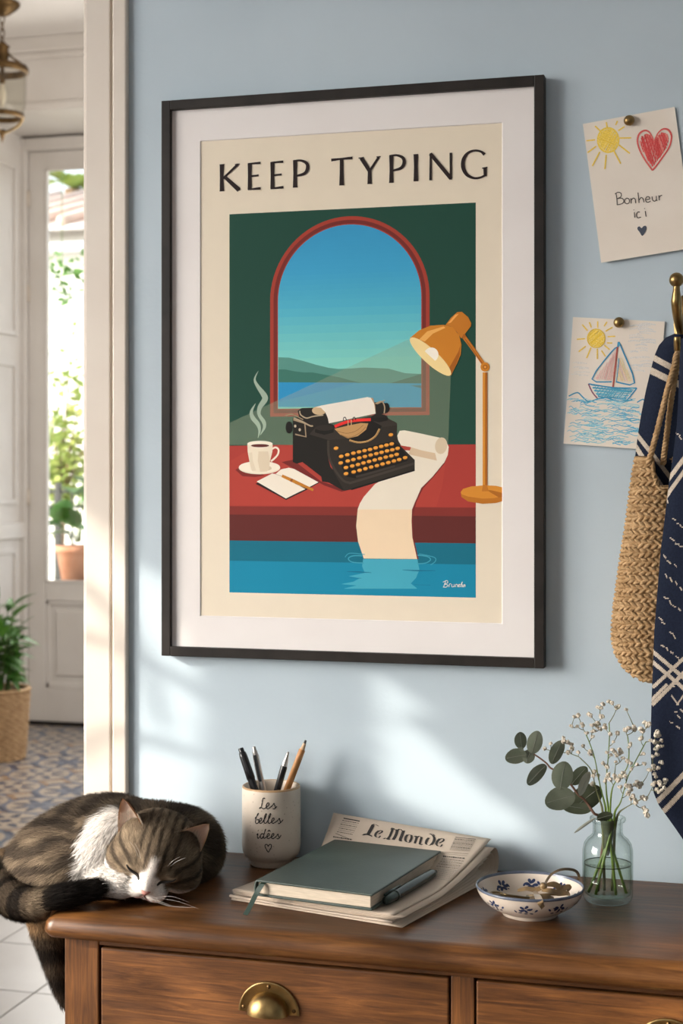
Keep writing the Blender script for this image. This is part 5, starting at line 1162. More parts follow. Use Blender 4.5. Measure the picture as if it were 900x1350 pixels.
band([(470,225,-.186),(488,250,-.198),(498,272,-.222),(510,300,-.2395),(528,335,-.2375)],[.004,.007,.0075,.007,.0055],'ribbon_end')
band([(540,185,-.182),(600,180,-.178),(650,205,-.174),(700,195,-.168),(690,225,-.172)],[.003,.007,.008,.006,.002],'ribbon_fold')
band([(520,215,-.188),(580,222,-.190),(640,235,-.186),(690,240,-.180),(705,255,-.176)],[.004,.006,.006,.005,.002],'ribbon_fold',1)
band([(360,220,-.182),(420,208,-.182),(480,215,-.184),(540,190,-.182)],[.003,.005,.006,.005],'ribbon_end')
band([(440,275,-.196),(500,262,-.196),(560,265,-.196),(600,272,-.19)],[.003,.006,.006,.003],'ribbon_fold',2)
p=atY(*hq(530,190),-.186); m=MB(); m.sphere(p,(0.0045,0.004,0.0042),n=10,m=8); m.build('knot',M_tan,rb)
def key(p0,ang,label,zz):
    t=thing('key',label,'key',p0,'keys in the bowl'); M=Matrix.Translation(p0)@Matrix.Rotation(ang,4,'Z')@Matrix.Rotation(0.10,4,'Y')
    m=MB(); m.tube([M@Vector((0.0075*math.cos(a),0.006*math.sin(a),0)) for a in np.linspace(0,2*PI,18)],0.0014,6,cap=False); m.build('bow',M_oldbrass,t)
    m=MB(); m.tube([M@Vector((0.007,0,0)),M@Vector((0.012,0,0)),M@Vector((0.040,0,0))],[0.0022,0.0016,0.0015],8); m.build('shaft',M_oldbrass,t)
    m=MB(); m.box(0.032,0.038,0.0005,0.0085,-0.0008,0.0008,0.0003,M=M); m.box(0.034,0.036,0.006,0.010,-0.0008,0.0008,0.0003,M=M); m.build('bit',M_oldbrass,t)
key(Vector((WX-0.036,WY-0.006,ZT+0.0215)),0.12,'small tarnished key lying toward the newspaper side of the bowl',0)
key(Vector((WX+0.034,WY+0.016,ZT+0.0215)),3.35,'small tarnished key lying under the ribbon loop in the bowl',0)
# ---------------------------------------------------------------- glass bottle vase with eucalyptus and baby's breath
VX,VYv=-0.1645,-0.1010
va=thing('vase','clear glass bottle vase half filled with water, standing by the flowered bowl','vase',(VX,VYv,ZT))
M_vglass=vessel_glass('greenish_glass',(0.965,0.982,0.972),(0.50,0.58,0.53)); M_water=vessel_glass('water',(0.935,0.962,0.915),(0.80,0.86,0.78),0.35)
outv=[(0.0,0.0006),(0.020,0.0006),(0.0245,0.0),(0.0270,0.0016),(0.0287,0.0060),(0.0291,0.012),(0.0291,0.052),(0.0289,0.059),(0.0272,0.0665),(0.0238,0.0715),(0.0195,0.0750),(0.0176,0.0775),(0.0171,0.0810),(0.0171,0.0895),(0.0178,0.0915),(0.0198,0.0925),(0.0207,0.0945),(0.0204,0.0966),(0.0190,0.0975)]
inv=[(0.0172,0.0970),(0.0158,0.0945),(0.0152,0.0900),(0.0152,0.0810),(0.0158,0.0770),(0.0182,0.0732),(0.0225,0.0697),(0.0256,0.0650),(0.0272,0.0585),(0.0274,0.052),(0.0274,0.014),(0.0265,0.0095),(0.0235,0.0072),(0.0,0.0066)]
m=MB(); m.lathe([(r,ZT+z) for r,z in outv+inv],(VX,VYv,0),64); m.build('glass_body',M_vglass,va)
wl=0.0432
m=MB(); m.lathe([(0,ZT+0.0064),(0.0236,ZT+0.0070),(0.0267,ZT+0.0094),(0.0276,ZT+0.014),(0.0276,ZT+wl+0.0006),(0.0270,ZT+wl),(0,ZT+wl)],(VX,VYv,0),64); m.build('water',M_water,va)
m=MB(); m.tube([(VX+0.0271*math.cos(a),VYv+0.0271*math.sin(a),ZT+wl) for a in np.linspace(0,2*PI,49)],0.0005,5,cap=False); m.build('meniscus',vessel_glass('meniscus_water',(0.45,0.48,0.42),(0.25,0.28,0.24)),va)
def stem_into_vase(top,foot,bend=0.0):
    neck=Vector((VX+foot[2],VYv+foot[3],ZT+0.083)); ft=Vector((VX+foot[0],VYv+foot[1],ZT+0.0085)); return [ft,ft.lerp(neck,0.5),neck]
M_gstem=mat('fresh_stem',(0.10,0.17,0.020),0.4,c2=(0.15,0.23,0.035),scale=60); M_rstem=mat('reddish_stem',(0.17,0.085,0.055),0.6); M_thin=mat('thin_stem',(0.13,0.15,0.055),0.6,c2=(0.20,0.19,0.09),scale=50)
M_euc=mat('eucalyptus_leaf',(0.135,0.160,0.110),0.55,c2=(0.19,0.212,0.158),scale=40,spec=0.4,trans=0.12,bump=0.05,bscale=90)
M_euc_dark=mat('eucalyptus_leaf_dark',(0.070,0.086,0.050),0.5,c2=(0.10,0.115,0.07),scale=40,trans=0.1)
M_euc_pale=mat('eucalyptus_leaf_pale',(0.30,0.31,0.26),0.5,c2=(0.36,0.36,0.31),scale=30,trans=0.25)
eu=thing('eucalyptus_branch','eucalyptus branch with round grey-green leaves leaning out of the glass vase','branch',(VX,VYv,ZT+0.01))
ce=lambda x,y:(660+x/6.4286,940+y/6.4286)
YE=VYv-0.004
axis=[(790,850),(740,775),(700,728),(655,690),(600,615),(540,550),(470,490),(420,465),(385,425),(320,375),(262,338),(235,325)]
ax3=[atY(*ce(*p),YE-0.004*(i/11)) for i,p in enumerate(axis)]
root=stem_into_vase(None,(-0.012,0.006,-0.004,0.0))
full=spline(root+[Vector((VX-0.010,VYv,ZT+0.097))]+ax3,5)
m=MB(); m.tube(full,list(np.linspace(0.0019,0.0008,len(full))),7); m.build('stem',M_rstem,eu)
def round_leaf(mat_,cx,cy,rx,ry,ang,tiltx=0.0,tilty=0.0,dy=0.0,pt=0.10,cup=0.12,name='leaf'):
    """rounded leaf facing the room; seen size in crop pixels, long axis at angle ang"""
    c=atY(*ce(cx,cy),YE+dy); sc=0.882e-3/6.4286; b=MB(); vs=[]; nr=5; nt=22
    for i in range(nr+1):
        for j in range(nt):
            a=2*PI*j/nt; r=i/nr; x=math.cos(a)*r; y=math.sin(a)*r
            if x>0: y*= (1-pt*x*x)
            if x>0.85: x+= pt*0.4*(x-0.85)
            z=-cup*(y*y)*0.5+0.06*x*x+0.03*math.sin(5*a)*r*r*0.5
            vs.append(Vector((x*rx,y*ry,z*max(rx,ry))))
    fs=[]
    for i in range(nr):
        for j in range(nt):
            q=[i*nt+j,(i+1)*nt+j,(i+1)*nt+(j+1)%nt,i*nt+(j+1)%nt]; fs.append(tuple(q))
    R=Matrix.Rotation(-TH*-1,3,'Z')  # turned to face the viewer's side of the room
    out=[]
    for v in vs:
        p=Matrix.Rotation(-ang,3,'Z')@v; p=Matrix.Rotation(tiltx,3,'X')@Matrix.Rotation(tilty,3,'Y')@p
        out.append(c+R@Vector((p.x*sc,-p.z*sc,p.y*sc)))
    b.add(out,fs,0,True); o=b.build(name,mat_,eu)
    # midrib
    q=[]; 
    for t in np.linspace(-0.98,0.85,7):
        v=Vector((t*rx,0,0.06*t*t*max(rx,ry)+1.2)); p=Matrix.Rotation(-ang,3,'Z')@v; p=Matrix.Rotation(tiltx,3,'X')@Matrix.Rotation(tilty,3,'Y')@p; q.append(c+R@Vector((p.x*sc,-p.z*sc,p.y*sc)))
    v_=MB(); v_.tube(q,0.00022,4); v_.build('midrib',M_euc_pale,o)
round_leaf(M_euc,168,232,74,58,-1.75,dy=-.008,tilty=.3); round_leaf(M_euc,288,248,100,66,-1.25,dy=-.012,tiltx=-.25); round_leaf(M_euc,128,368,94,74,2.95,dy=-.010,tiltx=.3); round_leaf(M_euc,235,368,62,55,1.9,dy=-.006)
round_leaf(M_euc,474,328,122,60,-1.25,dy=.004,tiltx=.35); round_leaf(M_euc,302,522,118,62,2.42,dy=-.006,tilty=.35)
round_leaf(M_euc,522,530,120,92,-1.35,dy=-.014,tiltx=-.2); round_leaf(M_euc,500,728,130,106,2.85,dy=-.016,tiltx=.2)
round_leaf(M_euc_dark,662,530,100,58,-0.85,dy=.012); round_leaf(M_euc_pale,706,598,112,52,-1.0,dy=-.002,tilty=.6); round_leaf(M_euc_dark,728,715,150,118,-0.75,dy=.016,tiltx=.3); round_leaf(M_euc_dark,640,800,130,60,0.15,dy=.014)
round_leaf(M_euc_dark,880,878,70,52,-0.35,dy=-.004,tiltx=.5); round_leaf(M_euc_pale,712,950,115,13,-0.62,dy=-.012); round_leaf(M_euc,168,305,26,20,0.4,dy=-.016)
# dark leaf pushed down into the neck
c=Vector((VX,VYv,ZT+0.074)); m=MB(); m.lathe([(0.0012,-0.022),(0.004,-0.012),(0.0055,-0.002),(0.0075,0.010),(0.0085,0.020)],tuple(c),14); o=m.build('leaf',M_euc_dark,eu)
# baby's breath: sprigs whose twigs branch toward each flower head
M_petal=mat('cream_petal',(0.74,0.66,0.54),0.8,c2=(0.82,0.76,0.66),scale=300,trans=0.25)
cg=lambda x,y:(740+x/5.625,900+y/5.625)
FL=[(350,143),(305,160),(265,185),(425,172),(478,200),(200,232),(150,305),(115,325),(185,375),(230,400),(262,297),(243,357),(320,315),(490,340),(535,325),(587,345),(635,325),(590,415),(415,375),(385,440),(75,460),(78,490),(50,517),(160,470),(125,520),(130,585),(225,535),(180,600),(510,460),(605,530),(395,520),(375,500),(430,500),(455,560),(490,580),(690,440),(705,380),(740,430),(745,470),(700,495),(680,620),(715,635),(690,680),(650,650),(725,740),(770,725),(680,760),(760,780),(720,810),(590,750),(560,740),(390,690),(430,690),(460,670),(530,840),(545,870),(600,850),(625,855),(610,930),(625,965),(330,715),(170,650),(200,680),(245,660),(270,690),
    (375,150),(290,190),(410,185),(215,245),(160,320),(255,310),(320,335),(475,350),(540,345),(600,360),(340,520),(365,540),(410,540),(440,520),(500,480),(445,700),(400,710),(360,720),(575,770),(545,760),(620,870),(515,860),(550,890),(700,700),(735,760),(705,790),(740,800),(690,740),(765,750),(680,640),(660,430),(720,395),(715,480),(630,950),(635,985),(185,640),(215,700),(190,665),(235,690)]
rf_=random.Random(77)
for _ in range(70):
    a=rf_.uniform(-0.95,0.80); q=rf_.uniform(250,860)*(1-0.25*abs(a)); FL.append((345+math.sin(a)*q,1000-math.cos(a)*q))
FL=[q for q in FL if q[0]<775 and (q[0]>220 or q[1]<560)]
Mt=(802-740)*5.625,(1078-900)*5.625
stems=[[(345,930),(330,760),(345,560),(355,400),(352,300)],[(325,930),(285,760),(245,560),(205,440),(170,360)],[(360,930),(385,760),(480,640),(500,520),(490,400)],[(395,960),(440,880),(490,700),(560,560),(625,440)],[(420,975),(470,930),(560,880),(640,840)],[(300,930),(255,790),(220,650),(140,560)]]
labs=['tallest baby\'s breath sprig rising straight from the middle of the vase','baby\'s breath sprig leaning from the vase toward the eucalyptus, upper one','upright baby\'s breath sprig next to the tallest one in the vase','baby\'s breath sprig reaching across in front of the blue scarf','low baby\'s breath sprig bent out under the blue scarf\'s lower end','baby\'s breath sprig low among the eucalyptus leaves']
gfeet=[(0.010,-0.006,0.002,-0.003),(0.021,0.004,-0.002,0.003),(-0.013,-0.010,0.004,-0.004),(-0.022,-0.002,0.006,0.0),(0.004,0.012,0.008,0.003),(-0.005,0.012,-0.005,-0.004)]
rg=random.Random(21); skel=[]
for si,sp in enumerate(stems):
    yy=VYv-0.004+[0,.012,-.014,-.030,-.012,.006][si]; n=len(sp)
    p2=[Vector((*p,yy-0.0*(i))) for i,p in enumerate(sp)]
    th_=thing("babys_breath_sprig",labs[si],'flower',(VX,VYv,ZT+0.01),"baby's breath sprigs in the vase")
    top3=[atY(*cg(p.x,p.y),VYv+(p.z-VYv)*((i+1)/n)) for i,p in enumerate(p2)]
    rt=stem_into_vase(None,gfeet[si]); pth=spline(rt+top3,5)
    k=next((i for i,p in enumerate(pth) if p.z>ZT+0.084),10)
    rad=[0.0017 if i<k else 0.0017-(0.0011)*(min(1,(i-k)/10)) for i in range(len(pth))]
    m=MB(); m.tube(pth,rad,6); m.build('stem',M_gstem if si<4 else M_thin,th_)
    cur=spline(p2,6)
    for p in cur: skel.append((p,si,th_))
fl_me=[]
for v in range(3):
    b=MB(); r=random.Random(v)
    b.sphere((0,0,0),(0.0014,0.0014,0.0012),n=6,m=4)
    for j in range(8):
        d=Vector((r.uniform(-1,1),r.uniform(-1,1),r.uniform(-.5,1))).normalized()
        b.sphere(tuple(d*0.0015),(0.0012,0.0012,0.0008),n=6,m=4,M=d.to_track_quat('Z','Y').to_matrix())
    o=b.build('flower',M_petal,None); fl_me.append(o.data); bpy.data.objects.remove(o)
tw={}
for (fx,fy) in sorted(FL,key=lambda q:math.hypot(q[0]-Mt[0],q[1]-Mt[1])):
    best=None
    for (p,si,t_) in skel:
        dx,dy=fx-p.x,fy-p.y; dd=math.hypot(dx,dy)
        if dd<14: continue
        ox,oy=p.x-Mt[0],p.y-Mt[1]-60; ol=math.hypot(ox,oy) or 1
        co=(dx*ox+dy*oy)/(dd*ol); cost=dd*(1.0+2.2*max(0,0.75-co))
        if best is None or cost<best[0]: best=(cost,p,si,t_)
    _,p,si,t_=best; z=p.z+rg.uniform(-.010,.010); z=min(z,-0.030)
    if fx>640: z=min(z,-0.118)
    f=Vector((fx,fy,z)); mid=p.lerp(f,0.55)+Vector((rg.uniform(-6,6),rg.uniform(2,10),0))
    cur=spline([p,mid,f],4); q=[atY(*cg(c.x,c.y),c.z) for c in cur]
    tw.setdefault(si,(MB(),t_))[0].tube(q,list(np.linspace(0.00055,0.00032,len(q))),4,cap=False)
    for c in cur[1:-1]: skel.append((c,si,t_))
    put('flower',rg.choice(fl_me),t_,q[-1],Matrix.Rotation(rg.uniform(0,6),3,'Z')@Matrix.Rotation(rg.uniform(-.8,.8),3,'X'),rg.uniform(1.0,1.55))
for si,(mb,t_) in tw.items(): mb.build('twigs',M_thin,t_)['kind']='stuff'

# ---------------------------------------------------------------- brass coat hook, scarf and crocheted bag
HYk=-0.052
hc=atY(891.5,369,HYk); hk_=thing('coat_hook','brass coat hook with a round knob holding the blue scarf and the bag','hook',(hc.x+0.006,0,hc.z-0.06))
g=lambda x,y,Y: atY(x,y,Y)
bxp=g(902,425,-0.003); m=MB(); 
vs=[]; 
m.lathe([(0,0),(0.013,0),(0.0135,-0.0020),(0.011,-0.0038),(0,-0.0044)],(0,0,0),24,M=Matrix.Diagonal((1,1,2.6)).to_3x3()@Matrix.Rotation(-PI/2,3,'X')@Matrix.Diagonal((1,1,-1)).to_3x3())
m.v=[(v[0]+bxp.x,v[1]*1.0-0.0002,v[2]+bxp.z) for v in m.v]; m.build('back_plate',M_brass,hk_)
m=MB(); p=g(890.5,417,-0.005); m.sphere(tuple(p),(0.0032,0.0024,0.0042),n=10,m=8); m.build('screw',M_brass,hk_)
m=MB(); m.sphere(tuple(hc),0.0087,n=24,m=16); m.build('knob',M_brass,hk_)
m=MB(); q=spline([hc+Vector((0,0,-0.007)),g(891.2,390,HYk),g(891.5,405,HYk+0.004),g(894,425,HYk+0.018),g(900,447,HYk+0.036),g(903,452,-0.004)],6)
m.tube(q,list(np.interp(np.linspace(0,1,len(q)),[0,.1,.3,.5,.8,1],[.0040,.0042,.0062,.0056,.0046,.0044])),14); m.build('upper_arm',M_brass,hk_)
m=MB(); q=spline([g(903,452,-0.004),g(900,456,-0.022),g(896,462,-0.040),g(893.5,462,-0.052),g(892.5,450,-0.058),g(892.5,444,-0.059)],6)
m.tube(q,list(np.interp(np.linspace(0,1,len(q)),[0,.6,.9,1],[.0044,.0046,.0042,.0036])),12); m.build('lower_arm',M_brass,hk_)

M_scarf=colmat('woven_scarf_cloth',0.95,0.1,noise=0.16,nscale=420)
def cloth(name,left,right,ys,yfun,stripes,parent,speck=0):
    """hanging cloth between a left and a right outline (photo rows ys); yfun(s,t) gives its depth with folds"""
    ns,nt=240,430; V=[];F=[];C=[]
    L=lambda y: float(np.interp(y,[q[1] for q in left],[q[0] for q in left])); R=lambda y: float(np.interp(y,[q[1] for q in right],[q[0] for q in right]))
    y0,y1=ys; grid=[]
    for j in range(nt+1):
        y=y0+(y1-y0)*j/nt; row=[]
        for i in range(ns+1):
            s=i/ns; x=L(y)+(R(y)-L(y))*s; row.append((x,y))
        grid.append(row)
    for j in range(nt+1):
        for i in range(ns+1): V.append(atY(*grid[j][i],yfun(i/ns,j/nt)))
    m=MB(); nv=(26/255,36/255,62/255)
    navy=tuple(x*1.05 for x in lin((29,35,50))); beige=lin((176,164,150)); navy2=lin((46,60,92))
    m.v=[tuple(v) for v in V]
    for j in range(nt):
        for i in range(ns):
            x=(grid[j][i][0]+grid[j+1][i+1][0])/2; y=(grid[j][i][1]+grid[j+1][i+1][1])/2; c=navy
            for fn in stripes:
                if fn(x,y): c=beige
            m.f.append((j*(ns+1)+i,(j+1)*(ns+1)+i,(j+1)*(ns+1)+i+1,j*(ns+1)+i+1)); m.m.append(0); m.sm.append(True); m.c.append(c)
    o=m.build(name,M_scarf,parent,True); so=o.modifiers.new('thickness','SOLIDIFY'); so.thickness=0.0022; so.offset=0
    return o
sf=thing('scarf','navy blue scarf with beige stripes hanging from the brass hook','scarf',(hc.x+0.03,-0.04,1.3))
def band_(x0,y0,x1,y1,w):
    dx,dy=x1-x0,y1-y0; n=math.hypot(dx,dy)
    return lambda x,y: abs((x-x0)*dy-(y-y0)*dx)/n<w/2
def seg(x0,y0,x1,y1,w):
    dx,dy=x1-x0,y1-y0; n=math.hypot(dx,dy)
    return lambda x,y: abs((x-x0)*dy-(y-y0)*dx)/n<w/2 and -2<((x-x0)*dx+(y-y0)*dy)/n<n+2
YB=lambda s,t: -0.022-0.016*math.sin(min(1,s*2.2)*PI/2)-0.006*math.sin(s*9+t*2)
cloth('back_fall',[(889,441),(878,446),(869,456),(863,470),(858,490),(852,515),(846,545),(841,575),(838,600),(836,640),(842,700),(856,800),(862,860)],[(915,441),(935,446),(950,460),(960,500),(965,860)],(441,860),YB,
  [band_(866,474,884,484,7.5),band_(861,490,881,500,8.5),band_(840,573,853,590,5.5),band_(838,588,850,607,6)],sf)
YF=lambda s,t: -0.074-0.020*math.sin(min(1,s*3.2+0.02)*PI/2)-0.008*math.sin(s*11+0.6*math.sin(t*5)+t*3)*(0.3+0.7*t)-0.010*math.exp(-((t-0.0)/0.05)**2)*0
dots=[]
rs=random.Random(8)
for (x,y) in ((893,572),(897,577),(880,660),(888,684),(893,690),(898,694),(885,710),(892,717),(897,720),(876,733),(881,740),(890,745),(878,758),(884,763),(891,768),(897,775),(877,788),(883,793),(888,799),(895,803),(870,815),(874,821),(884,834),(888,838),(873,851),(879,855),(885,860),(892,866),(896,870),(886,903),(890,938),(894,944),(898,936),(884,952),(893,958)):
    a=rs.uniform(0.2,1.2); L_=rs.uniform(1,3.2); dots.append(seg(x,y,x+L_*math.cos(a),y+L_*math.sin(a),rs.uniform(1.2,2.0)))
left_f=[(899,446),(897,470),(895,520),(893,560),(888,600),(882,640),(876,690),(871,730),(867,780),(863,830),(861,880),(859,930),(858,980),(859,1020),(862,1045),(868,1060),(878,1074),(888,1088),(899,1104),(915,1130)]
right_f=[(930,446),(955,470),(985,560),(1000,700),(1005,900),(1005,1130)]
cloth('front_fall',left_f,right_f,(446,1130),YF,
  [band_(876,640,900,607,5.5),band_(880,655,900,628,5.5) if False else band_(880,652,906,612,0.1),band_(882,650,904,618,5),seg(862,860,904,896,5),seg(861,873,904,910,5),seg(862,905,904,865,4.5),seg(861,928,904,884,5),seg(860,922,878,903,4),seg(861,1062,904,1018,6.5),seg(872,1072,908,1034,6.5),
   seg(886,918,893,928,2),seg(893,928,900,918,2)]+dots,sf)
# crocheted bag
M_jute=mat('jute_yarn',(0.33,0.205,0.098),0.9,c2=(0.50,0.335,0.18),scale=120,bump=0.3,bscale=600,spec=0.15)
BGY=-0.040
bagl=[(838,606),(835,625),(832,645),(829,670),(825,700),(820,730),(816,760),(811,795),(808,825),(808,845),(812,862),(820,877),(832,889),(846,897),(858,900)]
bag=thing('crocheted_bag','tan crocheted jute bag hanging by two rope straps from the brass hook','bag',g(862,605,BGY))
def bagsec(y):
    xl=float(np.interp(y,[q[1] for q in bagl],[q[0] for q in bagl])); xr=float(np.interp(y,[606,640,700,800,850,880,900],[894,897,900,902,896,884,866])); 
    a=atY(xl,y,BGY); b=atY(xr,y,BGY); c=(a+b)/2; return c,(b.x-a.x)/2,min(0.022,(b.x-a.x)*0.26)
m=MB(); rows=40; ncol=48; vs=[];fs=[]
ysb=[606+(898.5-606)*i/rows for i in range(rows+1)]
dip=lambda a,y: 0.0
for y in ysb:
    c,rx,ry=bagsec(y); 
    for j in range(ncol): a=2*PI*j/ncol; vs.append(Vector((c.x+(rx-0.002)*math.cos(a),c.y+(ry-0.002)*math.sin(a),c.z)))
# the mouth dips at the front toward the right, where the inside shows
def mouth(v,y):
    return v
fs=[(i*ncol+j,i*ncol+(j+1)%ncol,(i+1)*ncol+(j+1)%ncol,(i+1)*ncol+j) for i in range(rows) for j in range(ncol)]
def cut(i,j):   # faces removed at the mouth: front right part hangs open
    y=ysb[i]; a=2*PI*(j+0.5)/ncol; fx=math.cos(a); fy=math.sin(a)
    return fy<0 and fx>-0.18 and y<606+40*min(1,(fx+0.18)/0.35)**0.6
fs=[f for k,f in enumerate(fs) if not cut(k//ncol,k%ncol)]
m.add(vs,fs+[tuple(rows*ncol+j for j in range(ncol))],0,True); body=m.build('bag_body',M_jute,bag)
so=body.modifiers.new('thickness','SOLIDIFY'); so.thickness=0.002; so.offset=-1
# rows of stitches: slanted yarn loops over the whole visible side
m=MB(); r=random.Random(2); nrow=50
for i in range(nrow):
    y=608+(896-608)*i/(nrow-1); c,rx,ry=bagsec(y); per=PI*(3*(rx+ry)-math.sqrt((3*rx+ry)*(rx+3*ry))); n=max(14,int(per/0.0062))
    for j in range(n):
        a=2*PI*(j+0.5*(i%2))/n; yj=y+r.uniform(-.8,.8); a+=r.uniform(-.012,.012)
        if math.sin(a)<0 and math.cos(a)>-0.20 and yj<606+42*min(1,max(0,(math.cos(a)+0.20))/0.35)**0.6: continue
        n_=Vector((math.cos(a)/rx,math.sin(a)/ry,0)).normalized(); t_=Vector((-math.sin(a)*rx,math.cos(a)*ry,0)).normalized()
        p=Vector((c.x+rx*math.cos(a),c.y+ry*math.sin(a),atY(862,yj,BGY).z)); s=1 if (i%2) else -1; h=0.0042
        d=t_*0.0042*(1 if True else s)+Vector((0,0,0.0022*s+r.uniform(-.0012,.0012)))
        m.tube([p-d-n_*0.0014,p+n_*0.0012,p+d-n_*0.0014],[0.0015,0.0026,0.0015],5,cap=False)
o=m.build('stitches',M_jute,bag); o['kind']='stuff'
# thick rim round the mouth
m=MB(); q=[]
for j in range(60):
    a=2*PI*j/60; fx=math.cos(a); fy=math.sin(a); y=606
    if fy<0 and fx>-0.20: y=606+38*min(1,(fx+0.20)/0.35)**0.6
    c,rx,ry=bagsec(y); q.append(Vector((c.x+rx*fx,c.y+ry*fy,atY(862,y,BGY).z)))
for k in range(2):
    w=[p+Vector((0,0,0.0022*math.sin(i*2.1+k*PI)))+Vector((0,-0.0022*math.cos(i*2.1+k*PI),0)) for i,p in enumerate(spline(q,4,True))]; m.tube(w+[w[0]],0.0026,5,cap=False)
m.build('rim',M_jute,bag)
def rope(nm,pts,r0):
    c=spline(pts,14); m=MB(); L=0
    for k in range(3):
        w=[]; L=0
        for i,p in enumerate(c):
            if i: L+=(p-c[i-1]).length
            t=(c[min(i+1,len(c)-1)]-c[max(i-1,0)]).normalized(); a=Vector((0,-1,0)); a=(a-t*a.dot(t)).normalized(); b=t.cross(a); q=L*420+2*PI*k/3
            w.append(p+(a*math.cos(q)+b*math.sin(q))*r0*0.62)
        m.tube(w,r0*0.72,6)
    m.build(nm,M_jute,bag)
rope('strap',[g(855,612,-0.064),g(857,602,-0.068),g(868,560,-0.072),g(880,512,-0.074),g(888,485,-0.066),g(891,470,-0.060),g(894,464,-0.054)],0.0029)
rope('strap',[g(874,612,-0.040),g(875,600,-0.044),g(879,570,-0.060),g(884,530,-0.066),g(889,500,-0.064),g(893,475,-0.056),g(896,466,-0.050)],0.0029)
# ---------------------------------------------------------------- sleeping tabby-and-white cat, curled on the dresser's end
from mathutils import noise as mnoise
def A3(v): return np.array([v[0],v[1],v[2]],dtype=np.float64)
W3=lambda x,y,Y: A3(atY(x,y,Y))
nose=W3(187,1177,-0.279)
Tc=np.array([0.376,-0.927,0.0]); Rc=np.array([0.9649,0.2625,0.0]); Uc=np.array([0,0,1.0])
hf=Tc*0.86-Uc*0.44-Rc*0.22; hf/=np.linalg.norm(hf)
hu=Uc-hf*np.dot(Uc,hf); hu/=np.linalg.norm(hu); hr=np.cross(hu,hf); hr/=np.linalg.norm(hr)
if np.dot(hr,Rc)<0: hr=-hr
ro=math.radians(19); hu,hr=hu*math.cos(ro)+hr*math.sin(ro), hr*math.cos(ro)-hu*math.sin(ro)
hC=nose-hf*0.0555+hu*0.0130+hr*0.003
HL=lambda P: np.stack([(P-hC)@hr,(P-hC)@hu,(P-hC)@hf],-1)
HW=lambda x,y,z: hC+hr*x+hu*y+hf*z
def smin(a,b,k):
    h=np.clip(0.5+0.5*(b-a)/k,0,1); return b+(a-b)*h-k*h*(1-h)
def ell(P,c,r):
    q=(P-c)/r; k0=np.linalg.norm(q,axis=-1); k1=np.linalg.norm(q/r,axis=-1); return k0*(k0-1)/np.maximum(k1,1e-9)
def caps(P,pts,rad):
    d=None
    for i in range(len(pts)-1):
        a,b=pts[i],pts[i+1]; ab=b-a; t=np.clip(((P-a)@ab)/np.dot(ab,ab),0,1); q=np.linalg.norm(P-a-t[...,None]*ab,axis=-1)-(rad[i]+(rad[i+1]-rad[i])*t)
        d=q if d is None else np.minimum(d,q)
    return d
BODY=[(W3(82,1142,-0.188),(0.066,0.072,0.058)),(W3(140,1114,-0.150),(0.082,0.080,0.058)),(W3(232,1120,-0.130),(0.055,0.066,0.050)),(W3(88,1150,-0.232),(0.046,0.044,0.040)),(W3(200,1120,-0.165),(0.060,0.055,0.050))]
CHEST=[(W3(133,1130,-0.222),(0.030,0.034,0.044)),(W3(150,1120,-0.205),(0.036,0.034,0.046))]
TAIL=[A3(p) for p in spline([W3(34,1140,-0.195),W3(8,1148,-0.215),W3(4,1168,-0.245),W3(22,1188,-0.278),W3(50,1192,-0.298),W3(82,1184,-0.300),W3(106,1178,-0.292),W3(122,1174,-0.286)],4)]
TR=list(np.interp(np.linspace(0,1,len(TAIL)),[0,.25,.45,.6,.8,1],[.026,.021,.0185,.0160,.0130,.0115]))
LEG=[W3(62,1180,-0.205),W3(66,1222,-0.212),W3(74,1262,-0.218),W3(82,1296,-0.222),W3(89,1318,-0.224)]; LR=[.034,.0235,.0175,.0130,.0095]
PAW=[W3(122,1158,-0.244),W3(140,1162,-0.256),W3(160,1168,-0.264)]; PR=[.0190,.0175,.0150]
def headsdf(Q):
    x=np.abs(Q[...,0]); S=np.stack([x,Q[...,1],Q[...,2]],-1); v=lambda *a: np.array(a)
    d=ell(Q,v(0,.005,-.006),v(.0490,.0385,.0450))
    d=smin(d,ell(S,v(.030,-.014,.008),v(.0255,.0220,.0240)),.014)
    d=smin(d,ell(S,v(.0105,-.0215,.0390),v(.0140,.0115,.0135)),.008)
    d=smin(d,caps(Q,[v(0,.016,.030),v(0,-.009,.0475)],[.0125,.0082]),.010)
    d=smin(d,ell(Q,v(0,-.0310,.0330),v(.0110,.0085,.0110)),.006)
    d=smin(d,ell(S,v(.0205,.0035,.0300),v(.0125,.0095,.0110)),.006)
    return d
def sdf(P,head=True):
    d=None
    for c,r in BODY: e=ell(P,c,np.array(r)); d=e if d is None else smin(d,e,.022)
    for c,r in CHEST: d=smin(d,ell(P,c,np.array(r)),.018)
    d=smin(d,caps(P,LEG,LR),.016)
    d=smin(d,caps(P,PAW,PR),.010)
    h=headsdf(HL(P)); d=smin(d,h,.009)
    d=smin(d,caps(P,TAIL,TR),.006)
    q=np.stack([(DXL-0.0015)-P[...,0],(DFY-0.002)-P[...,1],P[...,2]-(ZT+0.0010)],-1)   # stays clear of the dresser top
    d=np.maximum(d,-np.max(q,axis=-1)) 
    return np.maximum(d,P[...,1]+0.012)
